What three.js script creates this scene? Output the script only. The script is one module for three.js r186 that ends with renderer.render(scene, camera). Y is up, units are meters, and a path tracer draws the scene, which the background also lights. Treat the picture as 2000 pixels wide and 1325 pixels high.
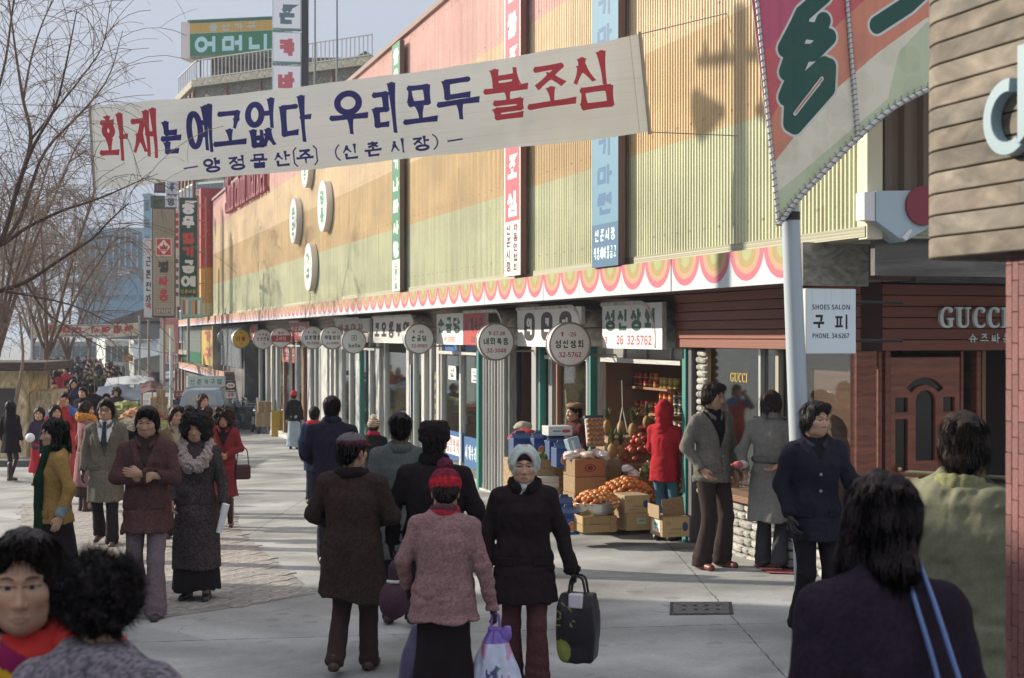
import * as THREE from 'three';
import { mergeGeometries, toCreasedNormals } from 'three/addons/utils/BufferGeometryUtils.js';
import { RoundedBoxGeometry } from 'three/addons/geometries/RoundedBoxGeometry.js';
import { TextGeometry } from 'three/addons/geometries/TextGeometry.js';
import { FontLoader } from 'three/addons/loaders/FontLoader.js';

// ---------------------------------------------------------------- camera, sky, sun, exposure
const EYE = 2.2, F = 2778, HY = 655;
const scene = new THREE.Scene();
const camera = new THREE.PerspectiveCamera(26.83, 1024 / 678, 0.1, 2500);
camera.position.set(0, EYE, 0);
camera.rotation.x = -0.0027; camera.focus = 13; camera.userData.fStop = 5.6;
const SUN_AZ = -0.40, SUN_EL = 0.375;                 // the sun stands left of the street, a little beyond the camera's square
const sunDir = new THREE.Vector3(-Math.cos(SUN_AZ) * Math.cos(SUN_EL), Math.sin(SUN_EL), Math.sin(SUN_AZ) * Math.cos(SUN_EL));
{
  const W = 256, Hh = 128, data = new Float32Array(W * Hh * 4);
  for (let j = 0; j < Hh; j++) for (let i = 0; i < W; i++) {
    const el = ((j + 0.5) / Hh - 0.5) * Math.PI, az = ((i + 0.5) / W - 0.5) * 2 * Math.PI;
    const dir = new THREE.Vector3(Math.cos(az) * Math.cos(el), Math.sin(el), Math.sin(az) * Math.cos(el));
    const t = Math.pow(Math.max(0, Math.sin(el)), 1.2), k = Math.pow(Math.max(0, dir.dot(sunDir)), 6) * 0.13;
    const c = el < 0 ? [0.25, 0.25, 0.25] : [0.188 * (1 - t) + 0.40 * t + k, 0.208 * (1 - t) + 0.425 * t + k * 0.92, 0.248 * (1 - t) + 0.475 * t + k * 0.8];
    data.set([c[0], c[1], c[2], 1], (j * W + i) * 4);
  }
  const t = new THREE.DataTexture(data, W, Hh, THREE.RGBAFormat, THREE.FloatType);
  t.mapping = THREE.EquirectangularReflectionMapping; t.magFilter = t.minFilter = THREE.LinearFilter; t.wrapS = THREE.RepeatWrapping; t.needsUpdate = true;
  scene.background = t; scene.environment = t;
}
const sun = new THREE.DirectionalLight(new THREE.Color(1, 0.91, 0.76), 2.8);
sun.target.position.set(0, 0, -20); sun.position.copy(sunDir).multiplyScalar(80).add(sun.target.position);
sun.castShadow = true; sun.shadow.mapSize.set(4096, 4096); sun.shadow.radius = 1;
Object.assign(sun.shadow.camera, { left: -60, right: 60, top: 60, bottom: -60, near: 1, far: 250 });
scene.add(sun, sun.target);
scene.fog = new THREE.FogExp2(new THREE.Color(0.62, 0.72, 0.86), 0.0009);
const renderer = new THREE.WebGLRenderer({ antialias: true });
renderer.toneMapping = THREE.LinearToneMapping; renderer.toneMappingExposure = 2.5;
renderer.shadowMap.enabled = true;

// ---------------------------------------------------------------- helpers
let seed = 7;
const rnd = () => { seed = (seed + 0x6d2b79f5) | 0; let t = Math.imul(seed ^ (seed >>> 15), 1 | seed); t = (t + Math.imul(t ^ (t >>> 7), 61 | t)) ^ t; return ((t ^ (t >>> 14)) >>> 0) / 4294967296; };
const rr = (a, b) => a + (b - a) * rnd(), pick = (a) => a[Math.floor(rnd() * a.length)];
const V = (x, y, z) => new THREE.Vector3(x, y, z);
const clamp = (x, a, b) => Math.min(b, Math.max(a, x)), lerp = (a, b, t) => a + (b - a) * t;
const sstep = (a, b, x) => { const t = clamp((x - a) / (b - a), 0, 1); return t * t * (3 - 2 * t); };
const used = {};
const numbered = (n) => { const k = used[n] = (used[n] ?? -1) + 1; return k ? n + '_' + String(k).padStart(3, '0') : n; };
function tag(o, label, category, group, kind) { if (label) o.userData.label = label; if (category) o.userData.category = category; if (group) o.userData.group = group; if (kind) o.userData.kind = kind; return o; }
function thing(name, label, category, pos = [0, 0, 0], turn = 0, group) {
  const o = new THREE.Group(); o.name = numbered(name); o.position.set(...pos); o.rotation.y = turn; scene.add(o);
  return tag(o, label, category, group);
}
function part(name, geo, mat, parent, pos, rotY) {
  const g = Array.isArray(geo) ? merge(geo) : geo;
  const m = new THREE.Mesh(g, mat); m.name = name; m.castShadow = m.receiveShadow = true;
  if (pos) m.position.set(...pos);
  if (rotY) m.rotation.y = rotY;
  (parent ?? scene).add(m); return m;
}
function solo(name, geo, mat, label, category, pos, turn, group) { const m = part(numbered(name), geo, mat, scene, pos, turn); return tag(m, label, category, group); }
function struct(name, geo, mat, pos) { const m = part(name, geo, mat, scene, pos); m.userData.kind = 'structure'; return m; }
function merge(list) {
  const idx = list.every((g) => g.index), L = idx ? list : list.map((g) => (g.index ? g.toNonIndexed() : g));
  const names = ['position', 'normal', 'uv'].filter((a) => L.every((g) => g.attributes[a]));
  if (L.every((g) => g.attributes.color)) names.push('color');
  for (const g of L) for (const a of Object.keys(g.attributes)) if (!names.includes(a)) g.deleteAttribute(a);
  return mergeGeometries(L);
}
const lin = (r, g, b) => new THREE.Color().setRGB(r, g, b);
const mats = {};
function M(color, rough = 0.8, o = {}) {
  const key = JSON.stringify([color, rough, o]);
  if (!mats[key]) { mats[key] = new THREE.MeshStandardMaterial({ roughness: rough, ...o }); mats[key].color.setRGB(...color); }
  return mats[key];
}
const box = (w, h, d, x = 0, y = 0, z = 0) => new THREE.BoxGeometry(w, h, d).translate(x, y, z);
const boxb = (x0, x1, y0, y1, z0, z1) => new THREE.BoxGeometry(x1 - x0, y1 - y0, z1 - z0).translate((x0 + x1) / 2, (y0 + y1) / 2, (z0 + z1) / 2);
const rbox = (w, h, d, r = 0.01, x = 0, y = 0, z = 0, seg = 2) => new RoundedBoxGeometry(w, h, d, seg, r).translate(x, y, z);
function rod(a, b, r0, r1 = r0, n = 8) {
  const A = V(...a), B = V(...b), L = A.distanceTo(B), g = new THREE.CylinderGeometry(r1, r0, L, n);
  g.applyQuaternion(new THREE.Quaternion().setFromUnitVectors(V(0, 1, 0), B.clone().sub(A).normalize()));
  return g.translate(...A.add(B).multiplyScalar(0.5).toArray());
}
const tube = (pts, r, n = 24, k = 6) => new THREE.TubeGeometry(new THREE.CatmullRomCurve3(pts.map((p) => (p.isVector3 ? p : V(...p)))), n, r, k);
function extr(pts, depth, bevel = 0) {
  const s = new THREE.Shape(pts.map((p) => new THREE.Vector2(p[0], p[1])));
  return new THREE.ExtrudeGeometry(s, { depth, bevelEnabled: bevel > 0, bevelSize: bevel, bevelThickness: bevel, bevelSegments: 1, steps: 1 });
}
const at = (px, py, d) => [((px - 1000) / F) * d, EYE + ((HY - py) / F) * d, -d];
const below = (x, d) => 2.0 + 0.022 * (d < 45 ? Math.max(d, -6) : 45 + 6 * (1 - Math.exp(-(d - 45) / 6))) - 0.03 * clamp(x, -8, 8);
const gy = (x, z) => EYE - below(x, -z);
function onGround(px, py) { let d = 10; for (let i = 0; i < 40; i++) d = lerp(d, (F * below(((px - 1000) / F) * d, d)) / Math.max(py - HY, 8), 0.6); const x = ((px - 1000) / F) * d; return [x, gy(x, -d), -d]; }

// value noise
const perm = new Uint8Array(512); { const p = [...Array(256).keys()]; for (let i = 255; i > 0; i--) { const j = Math.floor(rnd() * (i + 1)); [p[i], p[j]] = [p[j], p[i]]; } for (let i = 0; i < 512; i++) perm[i] = p[i & 255]; }
function noise(x, y, z) {
  const X = Math.floor(x), Y = Math.floor(y), Z = Math.floor(z); x -= X; y -= Y; z -= Z;
  const u = x * x * (3 - 2 * x), v = y * y * (3 - 2 * y), w = z * z * (3 - 2 * z), a = X & 255, b = Y & 255, c = Z & 255;
  const h = (i, j, k) => perm[(perm[(perm[(a + i) & 255] + b + j) & 255] + c + k) & 255] / 127.5 - 1;
  return lerp(lerp(lerp(h(0, 0, 0), h(1, 0, 0), u), lerp(h(0, 1, 0), h(1, 1, 0), u), v), lerp(lerp(h(0, 0, 1), h(1, 0, 1), u), lerp(h(0, 1, 1), h(1, 1, 1), u), v), w);
}
const fbm = (x, y, z, n = 4) => { let s = 0, a = 0.5; for (let i = 0; i < n; i++) { s += a * noise(x, y, z); x *= 2.03; y *= 2.03; z *= 2.03; a *= 0.5; } return s; };

// canvas textures
function canvas(w, h, draw) { const c = document.createElement('canvas'); c.width = w; c.height = h; const x = c.getContext('2d'); draw(x, w, h); return c; }
function tex(w, h, draw, o = {}) { const t = new THREE.CanvasTexture(canvas(w, h, draw)); t.colorSpace = THREE.SRGBColorSpace; t.magFilter = THREE.LinearFilter; Object.assign(t, o); return t; }
function speckle(x, w, h, n, dark, light, smin = 1, smax = 3) { for (let i = 0; i < n; i++) { x.fillStyle = rnd() < 0.5 ? dark : light; const s = rr(smin, smax); x.fillRect(rnd() * w, rnd() * h, s, s); } }
function wear(x, w, h, amt = 1) {
  for (let i = 0; i < 26 * amt; i++) { const g = x.createLinearGradient(0, 0, 0, h), px = rnd() * w; g.addColorStop(0, `rgba(70,55,40,${0.10 * rnd()})`); g.addColorStop(1, 'rgba(70,55,40,0)'); x.fillStyle = g; x.fillRect(px, 0, rr(1, w * 0.02 + 1), h * rr(0.2, 1)); }
  speckle(x, w, h, 400 * amt, 'rgba(60,50,40,.10)', 'rgba(255,255,240,.12)', 1, 3);
}
// tileable detail map, one grey value around 1
function detail(n, f, contrast, sharp = 0, sx = 1, sy = 1) {
  const d = new Uint8Array(n * n * 4);
  for (let j = 0; j < n; j++) for (let i = 0; i < n; i++) {
    const a = (i / n) * 6.28318, b = (j / n) * 6.28318, R = f / 6.28318;
    let v = fbm(Math.cos(a) * R * sx + 9, Math.sin(a) * R * sx + Math.cos(b) * R * sy, Math.sin(b) * R * sy + 4, 5);
    v = 1 - contrast * (0.5 + v) + sharp * (rnd() - 0.5);
    const k = clamp(v, 0, 1) * 255; d.set([k, k, k, 255], (j * n + i) * 4);
  }
  const t = new THREE.DataTexture(d, n, n); t.magFilter = THREE.LinearFilter; t.wrapS = t.wrapT = THREE.RepeatWrapping; t.needsUpdate = true; return t;
}
const D = { fine: detail(256, 14, 0.3, 0.12), coarse: detail(512, 9, 0.35, 0.08), grain: detail(256, 10, 0.26, 0.1, 0.25, 3), cloth: detail(256, 40, 0.4, 0.2) };
D.fine.colorSpace = D.coarse.colorSpace = D.grain.colorSpace = THREE.SRGBColorSpace;
const rep = (t, x, y = x) => { const c = t.clone(); c.repeat.set(x, y); c.needsUpdate = true; return c; };
const wood = (c, r = 0.6, sx = 1, sy = 1) => M2('w' + c + r + sx, { color: c, roughness: r, map: rep(D.grain, sx, sy), bumpMap: D.grain, bumpScale: 0.002 });
const rough = (c, r = 0.85, s = 1) => M2('r' + c + r + s, { color: c, roughness: r, map: rep(D.fine, s), bumpMap: D.fine, bumpScale: 0.002 });
function M2(key, o) { if (!mats[key]) { const { color, ...r } = o; mats[key] = new THREE.MeshStandardMaterial(r); mats[key].color.setRGB(...color); } return mats[key]; }
const glassM = new THREE.MeshPhysicalMaterial({ color: 0xe8f0ee, roughness: 0.03, transmission: 1, thickness: 0, ior: 1.5 });
const whiteP = rough([0.72, 0.72, 0.68], 0.5), alu = M([0.55, 0.56, 0.55], 0.35, { metalness: 0.7 }), dark = M([0.03, 0.025, 0.025], 0.8), teal = M([0.04, 0.22, 0.19], 0.5);
// ---------------------------------------------------------------- Hangul, composed stroke by stroke
const O_ = 'O';
const JA = {
  ㄱ: [[[0.04, 0.08], [0.95, 0.08], [0.92, 0.5], [0.8, 0.98]]], ㄴ: [[[0.06, 0.03], [0.06, 0.92], [0.97, 0.92]]], ㄷ: [[[0.95, 0.08], [0.06, 0.08], [0.06, 0.92], [0.97, 0.92]]],
  ㄹ: [[[0.05, 0.06], [0.93, 0.06], [0.93, 0.5], [0.07, 0.5], [0.07, 0.94], [0.97, 0.94]]], ㅁ: [[[0.06, 0.06], [0.94, 0.06], [0.94, 0.94], [0.06, 0.94], [0.06, 0.06]]],
  ㅂ: [[[0.08, 0.03], [0.08, 0.95], [0.92, 0.95], [0.92, 0.03]], [[0.08, 0.48], [0.92, 0.48]]], ㅅ: [[[0.5, 0.03], [0.42, 0.4], [0.04, 0.97]], [[0.46, 0.35], [0.96, 0.97]]], ㅇ: O_,
  ㅈ: [[[0.06, 0.08], [0.94, 0.08], [0.5, 0.55], [0.04, 0.97]], [[0.55, 0.5], [0.96, 0.97]]], ㅊ: [[[0.5, 0], [0.5, 0.2]], [[0.06, 0.24], [0.94, 0.24], [0.5, 0.62], [0.04, 0.98]], [[0.55, 0.58], [0.96, 0.98]]],
  ㅋ: [[[0.04, 0.08], [0.95, 0.08], [0.92, 0.5], [0.8, 0.98]], [[0.04, 0.5], [0.9, 0.46]]], ㅌ: [[[0.95, 0.06], [0.06, 0.06], [0.06, 0.94], [0.97, 0.94]], [[0.06, 0.5], [0.9, 0.5]]],
  ㅍ: [[[0, 0.06], [1, 0.06]], [[0.28, 0.1], [0.3, 0.9]], [[0.72, 0.1], [0.7, 0.9]], [[-0.04, 0.95], [1.04, 0.92]]], ㅎ: [[[0.5, 0], [0.5, 0.14]], [[0.06, 0.25], [0.94, 0.25]], { o: [0.5, 0.68, 0.33, 0.29] }],
};
const TW = { ㄲ: 'ㄱㄱ', ㄸ: 'ㄷㄷ', ㅃ: 'ㅂㅂ', ㅆ: 'ㅅㅅ', ㅉ: 'ㅈㅈ', ㅄ: 'ㅂㅅ', ㄺ: 'ㄹㄱ', ㄶ: 'ㄴㅎ', ㅀ: 'ㄹㅎ' };
const VO = {
  ㅏ: [[[0.35, 0], [0.35, 1]], [[0.35, 0.48], [0.98, 0.48]]], ㅐ: [[[0.12, 0.03], [0.12, 0.95]], [[0.12, 0.48], [0.8, 0.48]], [[0.85, 0], [0.85, 1]]], ㅑ: [[[0.35, 0], [0.35, 1]], [[0.35, 0.35], [0.98, 0.35]], [[0.35, 0.62], [0.98, 0.62]]],
  ㅓ: [[[0.75, 0], [0.75, 1]], [[0.05, 0.48], [0.75, 0.48]]], ㅔ: [[[0.48, 0.03], [0.48, 0.95]], [[0, 0.48], [0.48, 0.48]], [[0.92, 0], [0.92, 1]]], ㅕ: [[[0.75, 0], [0.75, 1]], [[0.05, 0.35], [0.75, 0.35]], [[0.05, 0.62], [0.75, 0.62]]],
  ㅖ: [[[0.48, 0.03], [0.48, 0.95]], [[0, 0.35], [0.48, 0.35]], [[0, 0.62], [0.48, 0.62]], [[0.92, 0], [0.92, 1]]], ㅣ: [[[0.5, 0], [0.5, 1]]],
  ㅗ: [[[0.5, 0.1], [0.5, 0.8]], [[0, 0.82], [1, 0.82]]], ㅛ: [[[0.32, 0.1], [0.32, 0.8]], [[0.68, 0.1], [0.68, 0.8]], [[0, 0.82], [1, 0.82]]], ㅜ: [[[0, 0.15], [1, 0.15]], [[0.52, 0.15], [0.52, 1]]],
  ㅠ: [[[0, 0.15], [1, 0.15]], [[0.32, 0.15], [0.3, 1]], [[0.68, 0.15], [0.68, 1]]], ㅡ: [[[0, 0.5], [1, 0.5]]],
};
const LS = [...'ㄱㄲㄴㄷㄸㄹㅁㅂㅃㅅㅆㅇㅈㅉㅊㅋㅌㅍㅎ'], VS = [...'ㅏㅐㅑㅒㅓㅔㅕㅖㅗㅘㅙㅚㅛㅜㅝㅞㅟㅠㅡㅢㅣ'], TS = ['', ...'ㄱㄲㄳㄴㄵㄶㄷㄹㄺㄻㄼㄽㄾㄿㅀㅁㅂㅄㅅㅆㅇㅈㅊㅋㅌㅍㅎ'];
const CV = { ㅘ: 'ㅗㅏ', ㅙ: 'ㅗㅐ', ㅚ: 'ㅗㅣ', ㅝ: 'ㅜㅓ', ㅞ: 'ㅜㅔ', ㅟ: 'ㅜㅣ', ㅢ: 'ㅡㅣ' };
function glyph(ch) {               // list of {pts} or {o} in a unit cell, y down
  const out = [], n = ch.charCodeAt(0) - 0xac00;
  const put = (strokes, x, y, w, h) => {
    if (strokes === O_) { out.push({ o: [x + w / 2, y + h / 2, w / 2, h / 2] }); return; }
    for (const s of strokes) out.push(s.o ? { o: [x + s.o[0] * w, y + s.o[1] * h, s.o[2] * w, s.o[3] * h] } : { pts: s.map((p) => [x + p[0] * w, y + p[1] * h]) });
  };
  const con = (j, x, y, w, h) => { if (TW[j]) { put(JA[TW[j][0]], x, y, w * 0.47, h); put(JA[TW[j][1]], x + w * 0.53, y, w * 0.47, h); } else put(JA[j], x, y, w, h); };
  const l = LS[Math.floor(n / 588)], v = VS[Math.floor((n % 588) / 28)], t = TS[n % 28];
  if (CV[v]) {
    const hh = t ? 0.62 : 1;
    con(l, 0.06, 0.04 * hh, 0.46, 0.42 * hh); put(VO[CV[v][0]], 0, 0.5 * hh, 0.62, 0.4 * hh); put(VO[CV[v][1]], 0.66, 0, 0.34, hh);
    if (t) con(t, 0.15, 0.66, 0.7, 0.32);
  } else if ('ㅗㅛㅜㅠㅡ'.includes(v)) {
    if (t) { con(l, 0.2, 0, 0.6, 0.34); put(VO[v], 0, 0.38, 1, 0.24); con(t, 0.18, 0.66, 0.66, 0.33); } else { con(l, 0.18, 0.04, 0.62, 0.44); put(VO[v], 0, 0.52, 1, 0.44); }
  } else if (t) { con(l, 0.02, 0.06, 0.5, 0.46); put(VO[v], 0.58, 0, 0.4, 0.6); con(t, 0.16, 0.66, 0.76, 0.33); } else { con(l, 0.02, 0.14, 0.5, 0.72); put(VO[v], 0.58, 0, 0.42, 1); }
  return out;
}
function hangul(x, ch, X, Y, w, h, lw, style = 'block') {
  x.lineWidth = lw; x.lineCap = style === 'round' ? 'round' : 'butt'; x.lineJoin = style === 'round' ? 'round' : 'miter';
  const m = lw / 2, W = w - lw, Hh = h - lw;
  for (const s of glyph(ch)) {
    if (s.o) { x.beginPath(); x.ellipse(X + m + s.o[0] * W, Y + m + s.o[1] * Hh, Math.max(1, s.o[2] * W), Math.max(1, s.o[3] * Hh), 0, 0, 7); x.stroke(); continue; }
    const P = s.pts.map((p) => [X + m + p[0] * W, Y + m + p[1] * Hh]);
    if (style !== 'brush') { x.beginPath(); P.forEach((p, i) => (i ? x.lineTo(...p) : x.moveTo(...p))); x.stroke(); continue; }
    for (let i = 0; i + 1 < P.length; i++) {                 // a brush: heavy slanted start, tapering end
      const [a, b] = [P[i], P[i + 1]], L = Math.hypot(b[0] - a[0], b[1] - a[1]) || 1, dx = (b[0] - a[0]) / L, dy = (b[1] - a[1]) / L, down = Math.abs(dy) > Math.abs(dx);
      const k0 = lw * (down ? 0.62 : 0.46), k1 = lw * (down && i + 2 === P.length ? 0.28 : 0.5), e = lw * 0.28;
      x.beginPath(); x.moveTo(a[0] - dx * e - dy * k0 * 1.25, a[1] - dy * e + dx * k0 * -0.2 - (down ? 0 : k0)); x.lineTo(a[0] + dy * k0, a[1] - dx * k0 + (down ? -e : 0));
      x.quadraticCurveTo((a[0] + b[0]) / 2 + dy * k1 * 0.7, (a[1] + b[1]) / 2 - dx * k1 * 0.7, b[0] + dy * k1 + dx * e, b[1] - dx * k1 + dy * e);
      x.lineTo(b[0] - dy * k1 + dx * e * 0.4, b[1] + dx * k1 + dy * e * 0.4); x.quadraticCurveTo((a[0] + b[0]) / 2 - dy * k1 * 0.7, (a[1] + b[1]) / 2 + dx * k1 * 0.7, a[0] - dy * k0, a[1] + dx * k0); x.closePath(); x.fill();
      x.beginPath(); x.arc(a[0], a[1], lw * 0.46, 0, 7); x.fill(); if (i + 2 < P.length) { x.beginPath(); x.arc(b[0], b[1], lw * 0.48, 0, 7); x.fill(); }
    }
  }
}
function htext(x, str, X, Y, w, h, lw, color, { vertical, style, gap = 0.12 } = {}) {
  x.fillStyle = x.strokeStyle = color;
  for (const ch of str) {
    if (/[가-힣]/.test(ch)) hangul(x, ch, X, Y, w, h, lw, style);
    else if (ch !== ' ') { x.font = `bold ${h * 1.1}px sans-serif`; x.textAlign = 'center'; x.textBaseline = 'middle'; x.fillText(ch, X + w / 2, Y + h / 2); }
    if (vertical) Y += h * (1 + gap); else X += (ch === ' ' ? 0.55 : 1) * w * (1 + gap);
  }
}
function ltext(x, str, X, Y, size, color, font = 'sans-serif', w) { x.fillStyle = color; x.font = `bold ${size}px ${font}`; x.textAlign = 'center'; x.textBaseline = 'middle'; x.fillText(str, X, Y, w); }
// ---------------------------------------------------------------- the wall's own frame: x along the wall towards the camera, y up, z out into the street
const TH = 0.31, CT = Math.cos(TH), ST = Math.sin(TH), PHI = TH - Math.PI / 2, X0 = 7.09;
const Wl = (x, y, v) => [X0 + x * ST - v * CT, y, x * CT + v * ST];
const wd = (px, v) => (F * (X0 - v / CT)) / (px - (1000 - F * Math.tan(TH)));
const wx = (px, v = 0) => -(wd(px, v) + v * ST) / CT;
const wy = (px, py, v = 0) => EYE + ((HY - py) / F) * wd(px, v);
const wg = (x, v) => { const p = Wl(x, 0, v); return gy(p[0], p[2]); };
function wthing(name, label, cat, x, y, v, group) { const g = thing(name, label, cat, Wl(x, y, v), PHI, group); g.o = [x, y, v]; return g; }
function wpart(g, name, geo, mat, up) { const q = Array.isArray(geo) ? merge(geo) : geo; q.translate(-g.o[0], -g.o[1], -g.o[2]); return part(name, q, mat, up ?? g); }

// ---------------------------------------------------------------- ground
const TERR = (() => {
  const xs = [], zs = [];
  for (let x = -30; x <= 20; x += 1) xs.push(x);
  for (const x of [40, 90, 250, 800, 2000]) { xs.push(x + 0); xs.unshift(-x); }
  for (let z = 12; z >= -60; z -= 1) zs.push(z);
  for (const z of [-80, -110, -160, -250, -400, -700, -1200, -2000]) zs.push(z);
  zs.unshift(40, 30, 20);
  const pos = [], uv = [], idx = [];
  for (const z of zs) for (const x of xs) { pos.push(x, gy(x, z), z); uv.push(x / 5, z / 5); }
  const n = xs.length;
  for (let j = 0; j + 1 < zs.length; j++) for (let i = 0; i + 1 < n; i++) { const a = j * n + i, up = zs[j] > zs[j + 1]; idx.push(a, a + 1, a + n, a + 1, a + n + 1, a + n); void up; }
  const g = new THREE.BufferGeometry(); g.setAttribute('position', new THREE.Float32BufferAttribute(pos, 3)); g.setAttribute('uv', new THREE.Float32BufferAttribute(uv, 2)); g.setIndex(idx); g.computeVertexNormals(); return g;
})();
const groundTex = tex(2048, 2048, (x, w, h) => {
  x.fillStyle = '#b0afab'; x.fillRect(0, 0, w, h);
  const im = x.getImageData(0, 0, w, h), d = im.data;
  for (let j = 0; j < h; j++) for (let i = 0; i < w; i++) {
    const a = (i / w) * 6.28318, b = (j / h) * 6.28318, p = 1.1;
    const v = (((i >> 2) + (j >> 2)) & 0) + fbm(Math.cos(a) * p + 3, Math.sin(a) * p + Math.cos(b) * p, Math.sin(b) * p, 5) * 0.6 + noise(i * 0.12, j * 0.12, 1) * 0.05 + (rnd() - 0.5) * 0.2;
    const k = 4 * (j * w + i); d[k] *= 1 + v * 0.6; d[k + 1] *= 1 + v * 0.6; d[k + 2] *= 1 + v * 0.62;
  }
  x.putImageData(im, 0, 0);
  for (let i = 0; i < 90; i++) { x.fillStyle = `rgba(40,38,36,${rr(0.04, 0.16)})`; x.beginPath(); x.ellipse(rnd() * w, rnd() * h, rr(3, 40), rr(3, 30), rnd() * 3, 0, 7); x.fill(); }
  for (let i = 0; i < 14; i++) { x.strokeStyle = `rgba(45,42,40,${rr(0.25, 0.5)})`; x.lineWidth = rr(1, 2.2); x.beginPath(); let px = rnd() * w, py = rnd() * h, a = rnd() * 6; x.moveTo(px, py); for (let k = 0; k < 26; k++) { a += rr(-0.5, 0.5); px += Math.cos(a) * 18; py += Math.sin(a) * 18; x.lineTo(px, py); } x.stroke(); }
  for (const [X, Y, a, b] of [[0, 300, w, 7], [0, 1330, w, 6], [700, 0, 6, h]]) { for (let i = 0; i < 60; i++) { x.fillStyle = `rgba(38,36,34,${rr(0.3, 0.75)})`; a > b ? x.fillRect(X + (i / 60) * a, Y + rr(-2, 2), a / 58, b * rr(0.5, 1.2)) : x.fillRect(X + rr(-2, 2), Y + (i / 60) * b, a * rr(0.4, 1), b / 58); } }
  speckle(x, w, h, 9000, 'rgba(50,48,46,.35)', 'rgba(230,228,220,.25)', 1, 3);
}, { wrapS: THREE.RepeatWrapping, wrapT: THREE.RepeatWrapping });
const groundM = new THREE.MeshStandardMaterial({ map: groundTex, roughness: 0.9, bumpMap: D.fine, bumpScale: 0.004 }); groundM.color.setRGB(0.62, 0.625, 0.635);
struct('ground', TERR, groundM);

// patches laid on the ground follow it
function patch(poly, lift, cell = 0.5) {
  const s = new THREE.ShapeGeometry(new THREE.Shape(poly.map((p) => new THREE.Vector2(p[0], -p[1]))));
  s.rotateX(-Math.PI / 2); void cell;
  const P = s.attributes.position, U = s.attributes.uv;
  for (let i = 0; i < P.count; i++) { P.setY(i, gy(P.getX(i), P.getZ(i)) + lift); U.setXY(i, P.getX(i) / 3, P.getZ(i) / 3); }
  s.computeVertexNormals(); return s;
}
// interlocking pavers of the walkway on the left
{
  const poly = [[452, 985], [470, 1040], [530, 1092], [618, 1160], [470, 1186], [330, 1206], [150, 1216], [40, 1222], [40, 985]].map((p) => onGround(...p)).map((p) => [p[0], p[2]]);
  const inside = (x, z) => { let c = false; for (let i = 0, j = poly.length - 1; i < poly.length; j = i++) { const [a, b] = poly[i], [e, f] = poly[j]; if (b > z !== f > z && x < ((e - a) * (z - b)) / (f - b) + a) c = !c; } return c; };
  const way = tag(thing('paved_walkway', null, null, [0, 0, 0]), null, null, null, 'structure');
  const bed = part('mortar_bed', patch(poly, 0.004), M2('bed', { color: [0.5, 0.49, 0.48], map: groundTex, roughness: 0.9 }), way);
  const P = 0.25, base = [];
  const outline = (r) => { const q = []; const wave = (t) => 0.022 * Math.sin(t * Math.PI * 2); for (const [ax, ay, bx, by] of [[-1, -1, 1, -1], [1, -1, 1, 1], [1, 1, -1, 1], [-1, 1, -1, -1]]) for (let k = 0; k < 6; k++) { const t = k / 6, X = lerp(ax, bx, t) * r, Y = lerp(ay, by, t) * r; ax === bx ? q.push([X + wave(t) * (ay < by ? 1 : -1), Y]) : q.push([X, Y + wave(t) * (ax < bx ? 1 : -1)]); } return q; };
  const geo = extr(outline(P / 2 - 0.007), 0.012, 0.003); geo.rotateX(-Math.PI / 2); void base;
  const tones = [[0.40, 0.36, 0.33], [0.36, 0.33, 0.305], [0.43, 0.385, 0.35], [0.38, 0.345, 0.32], [0.34, 0.315, 0.30]].map((c) => rough(c, 0.9, 2));
  const spots = [];
  for (let i = -40; i < 40; i++) for (let j = -70; j < 40; j++) {
    const a = 0.62, x = -4 + (i * Math.cos(a) - j * Math.sin(a)) * P, z = -13.5 + (i * Math.sin(a) + j * Math.cos(a)) * P;
    if (inside(x, z) && [[-1, 0], [1, 0], [0, -1], [0, 1]].every(([u, v]) => inside(x + u * 0.1, z + v * 0.1))) spots.push([x, z, (-z - 9) + Math.abs(x + 3)]);
  }
  spots.sort((p, q) => q[1] - p[1]);
  const rest = [];
  spots.forEach(([x, z], i) => {
    const y = gy(x, z) - 0.006 + rr(-0.001, 0.003), n = V(0.03 + rr(-0.012, 0.012), 1, -0.022 + rr(-0.012, 0.012)).normalize();
    const q = new THREE.Quaternion().setFromUnitVectors(V(0, 1, 0), V(-0.03, 1, -0.022).normalize()); void n;
    if (i < 300) { const m = part('paver', geo, pick(tones), way, [x, y, z]); m.quaternion.copy(q).multiply(new THREE.Quaternion().setFromAxisAngle(V(0, 1, 0), -0.62)); }
    else rest.push(geo.clone().applyMatrix4(new THREE.Matrix4().compose(V(x, y, z), q.clone().multiply(new THREE.Quaternion().setFromAxisAngle(V(0, 1, 0), -0.62)), V(1, 1, 1))));
  });
  if (rest.length) tag(part('paver', rest, tones[0], way), null, null, null, 'stuff');
  void bed;
}
// raised kerb island with the street trees, far left
{
  const f = [[-60, 912], [72, 912], [150, 892], [186, 862], [200, 800]].map((p) => onGround(...p)), poly = [...f.map((p) => [p[0], p[2]]), [-24, -62], [-34, -62], [-34, f[0][2]]];
  const top = patch(poly, 0.13), side = [];
  for (let i = 0; i + 1 < f.length; i++) { const a = f[i], b = f[i + 1], g = box(Math.hypot(b[0] - a[0], b[2] - a[2]), 0.22, 0.16); g.rotateY(-Math.atan2(b[2] - a[2], b[0] - a[0])); g.translate((a[0] + b[0]) / 2, (a[1] + b[1]) / 2 + 0.03, (a[2] + b[2]) / 2); side.push(g); }
  struct('pavement', top, M2('pv', { color: [0.5, 0.5, 0.5], map: groundTex, roughness: 0.9 }));
  struct('kerb', side, rough([0.16, 0.155, 0.15], 0.9, 2));
}

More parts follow.
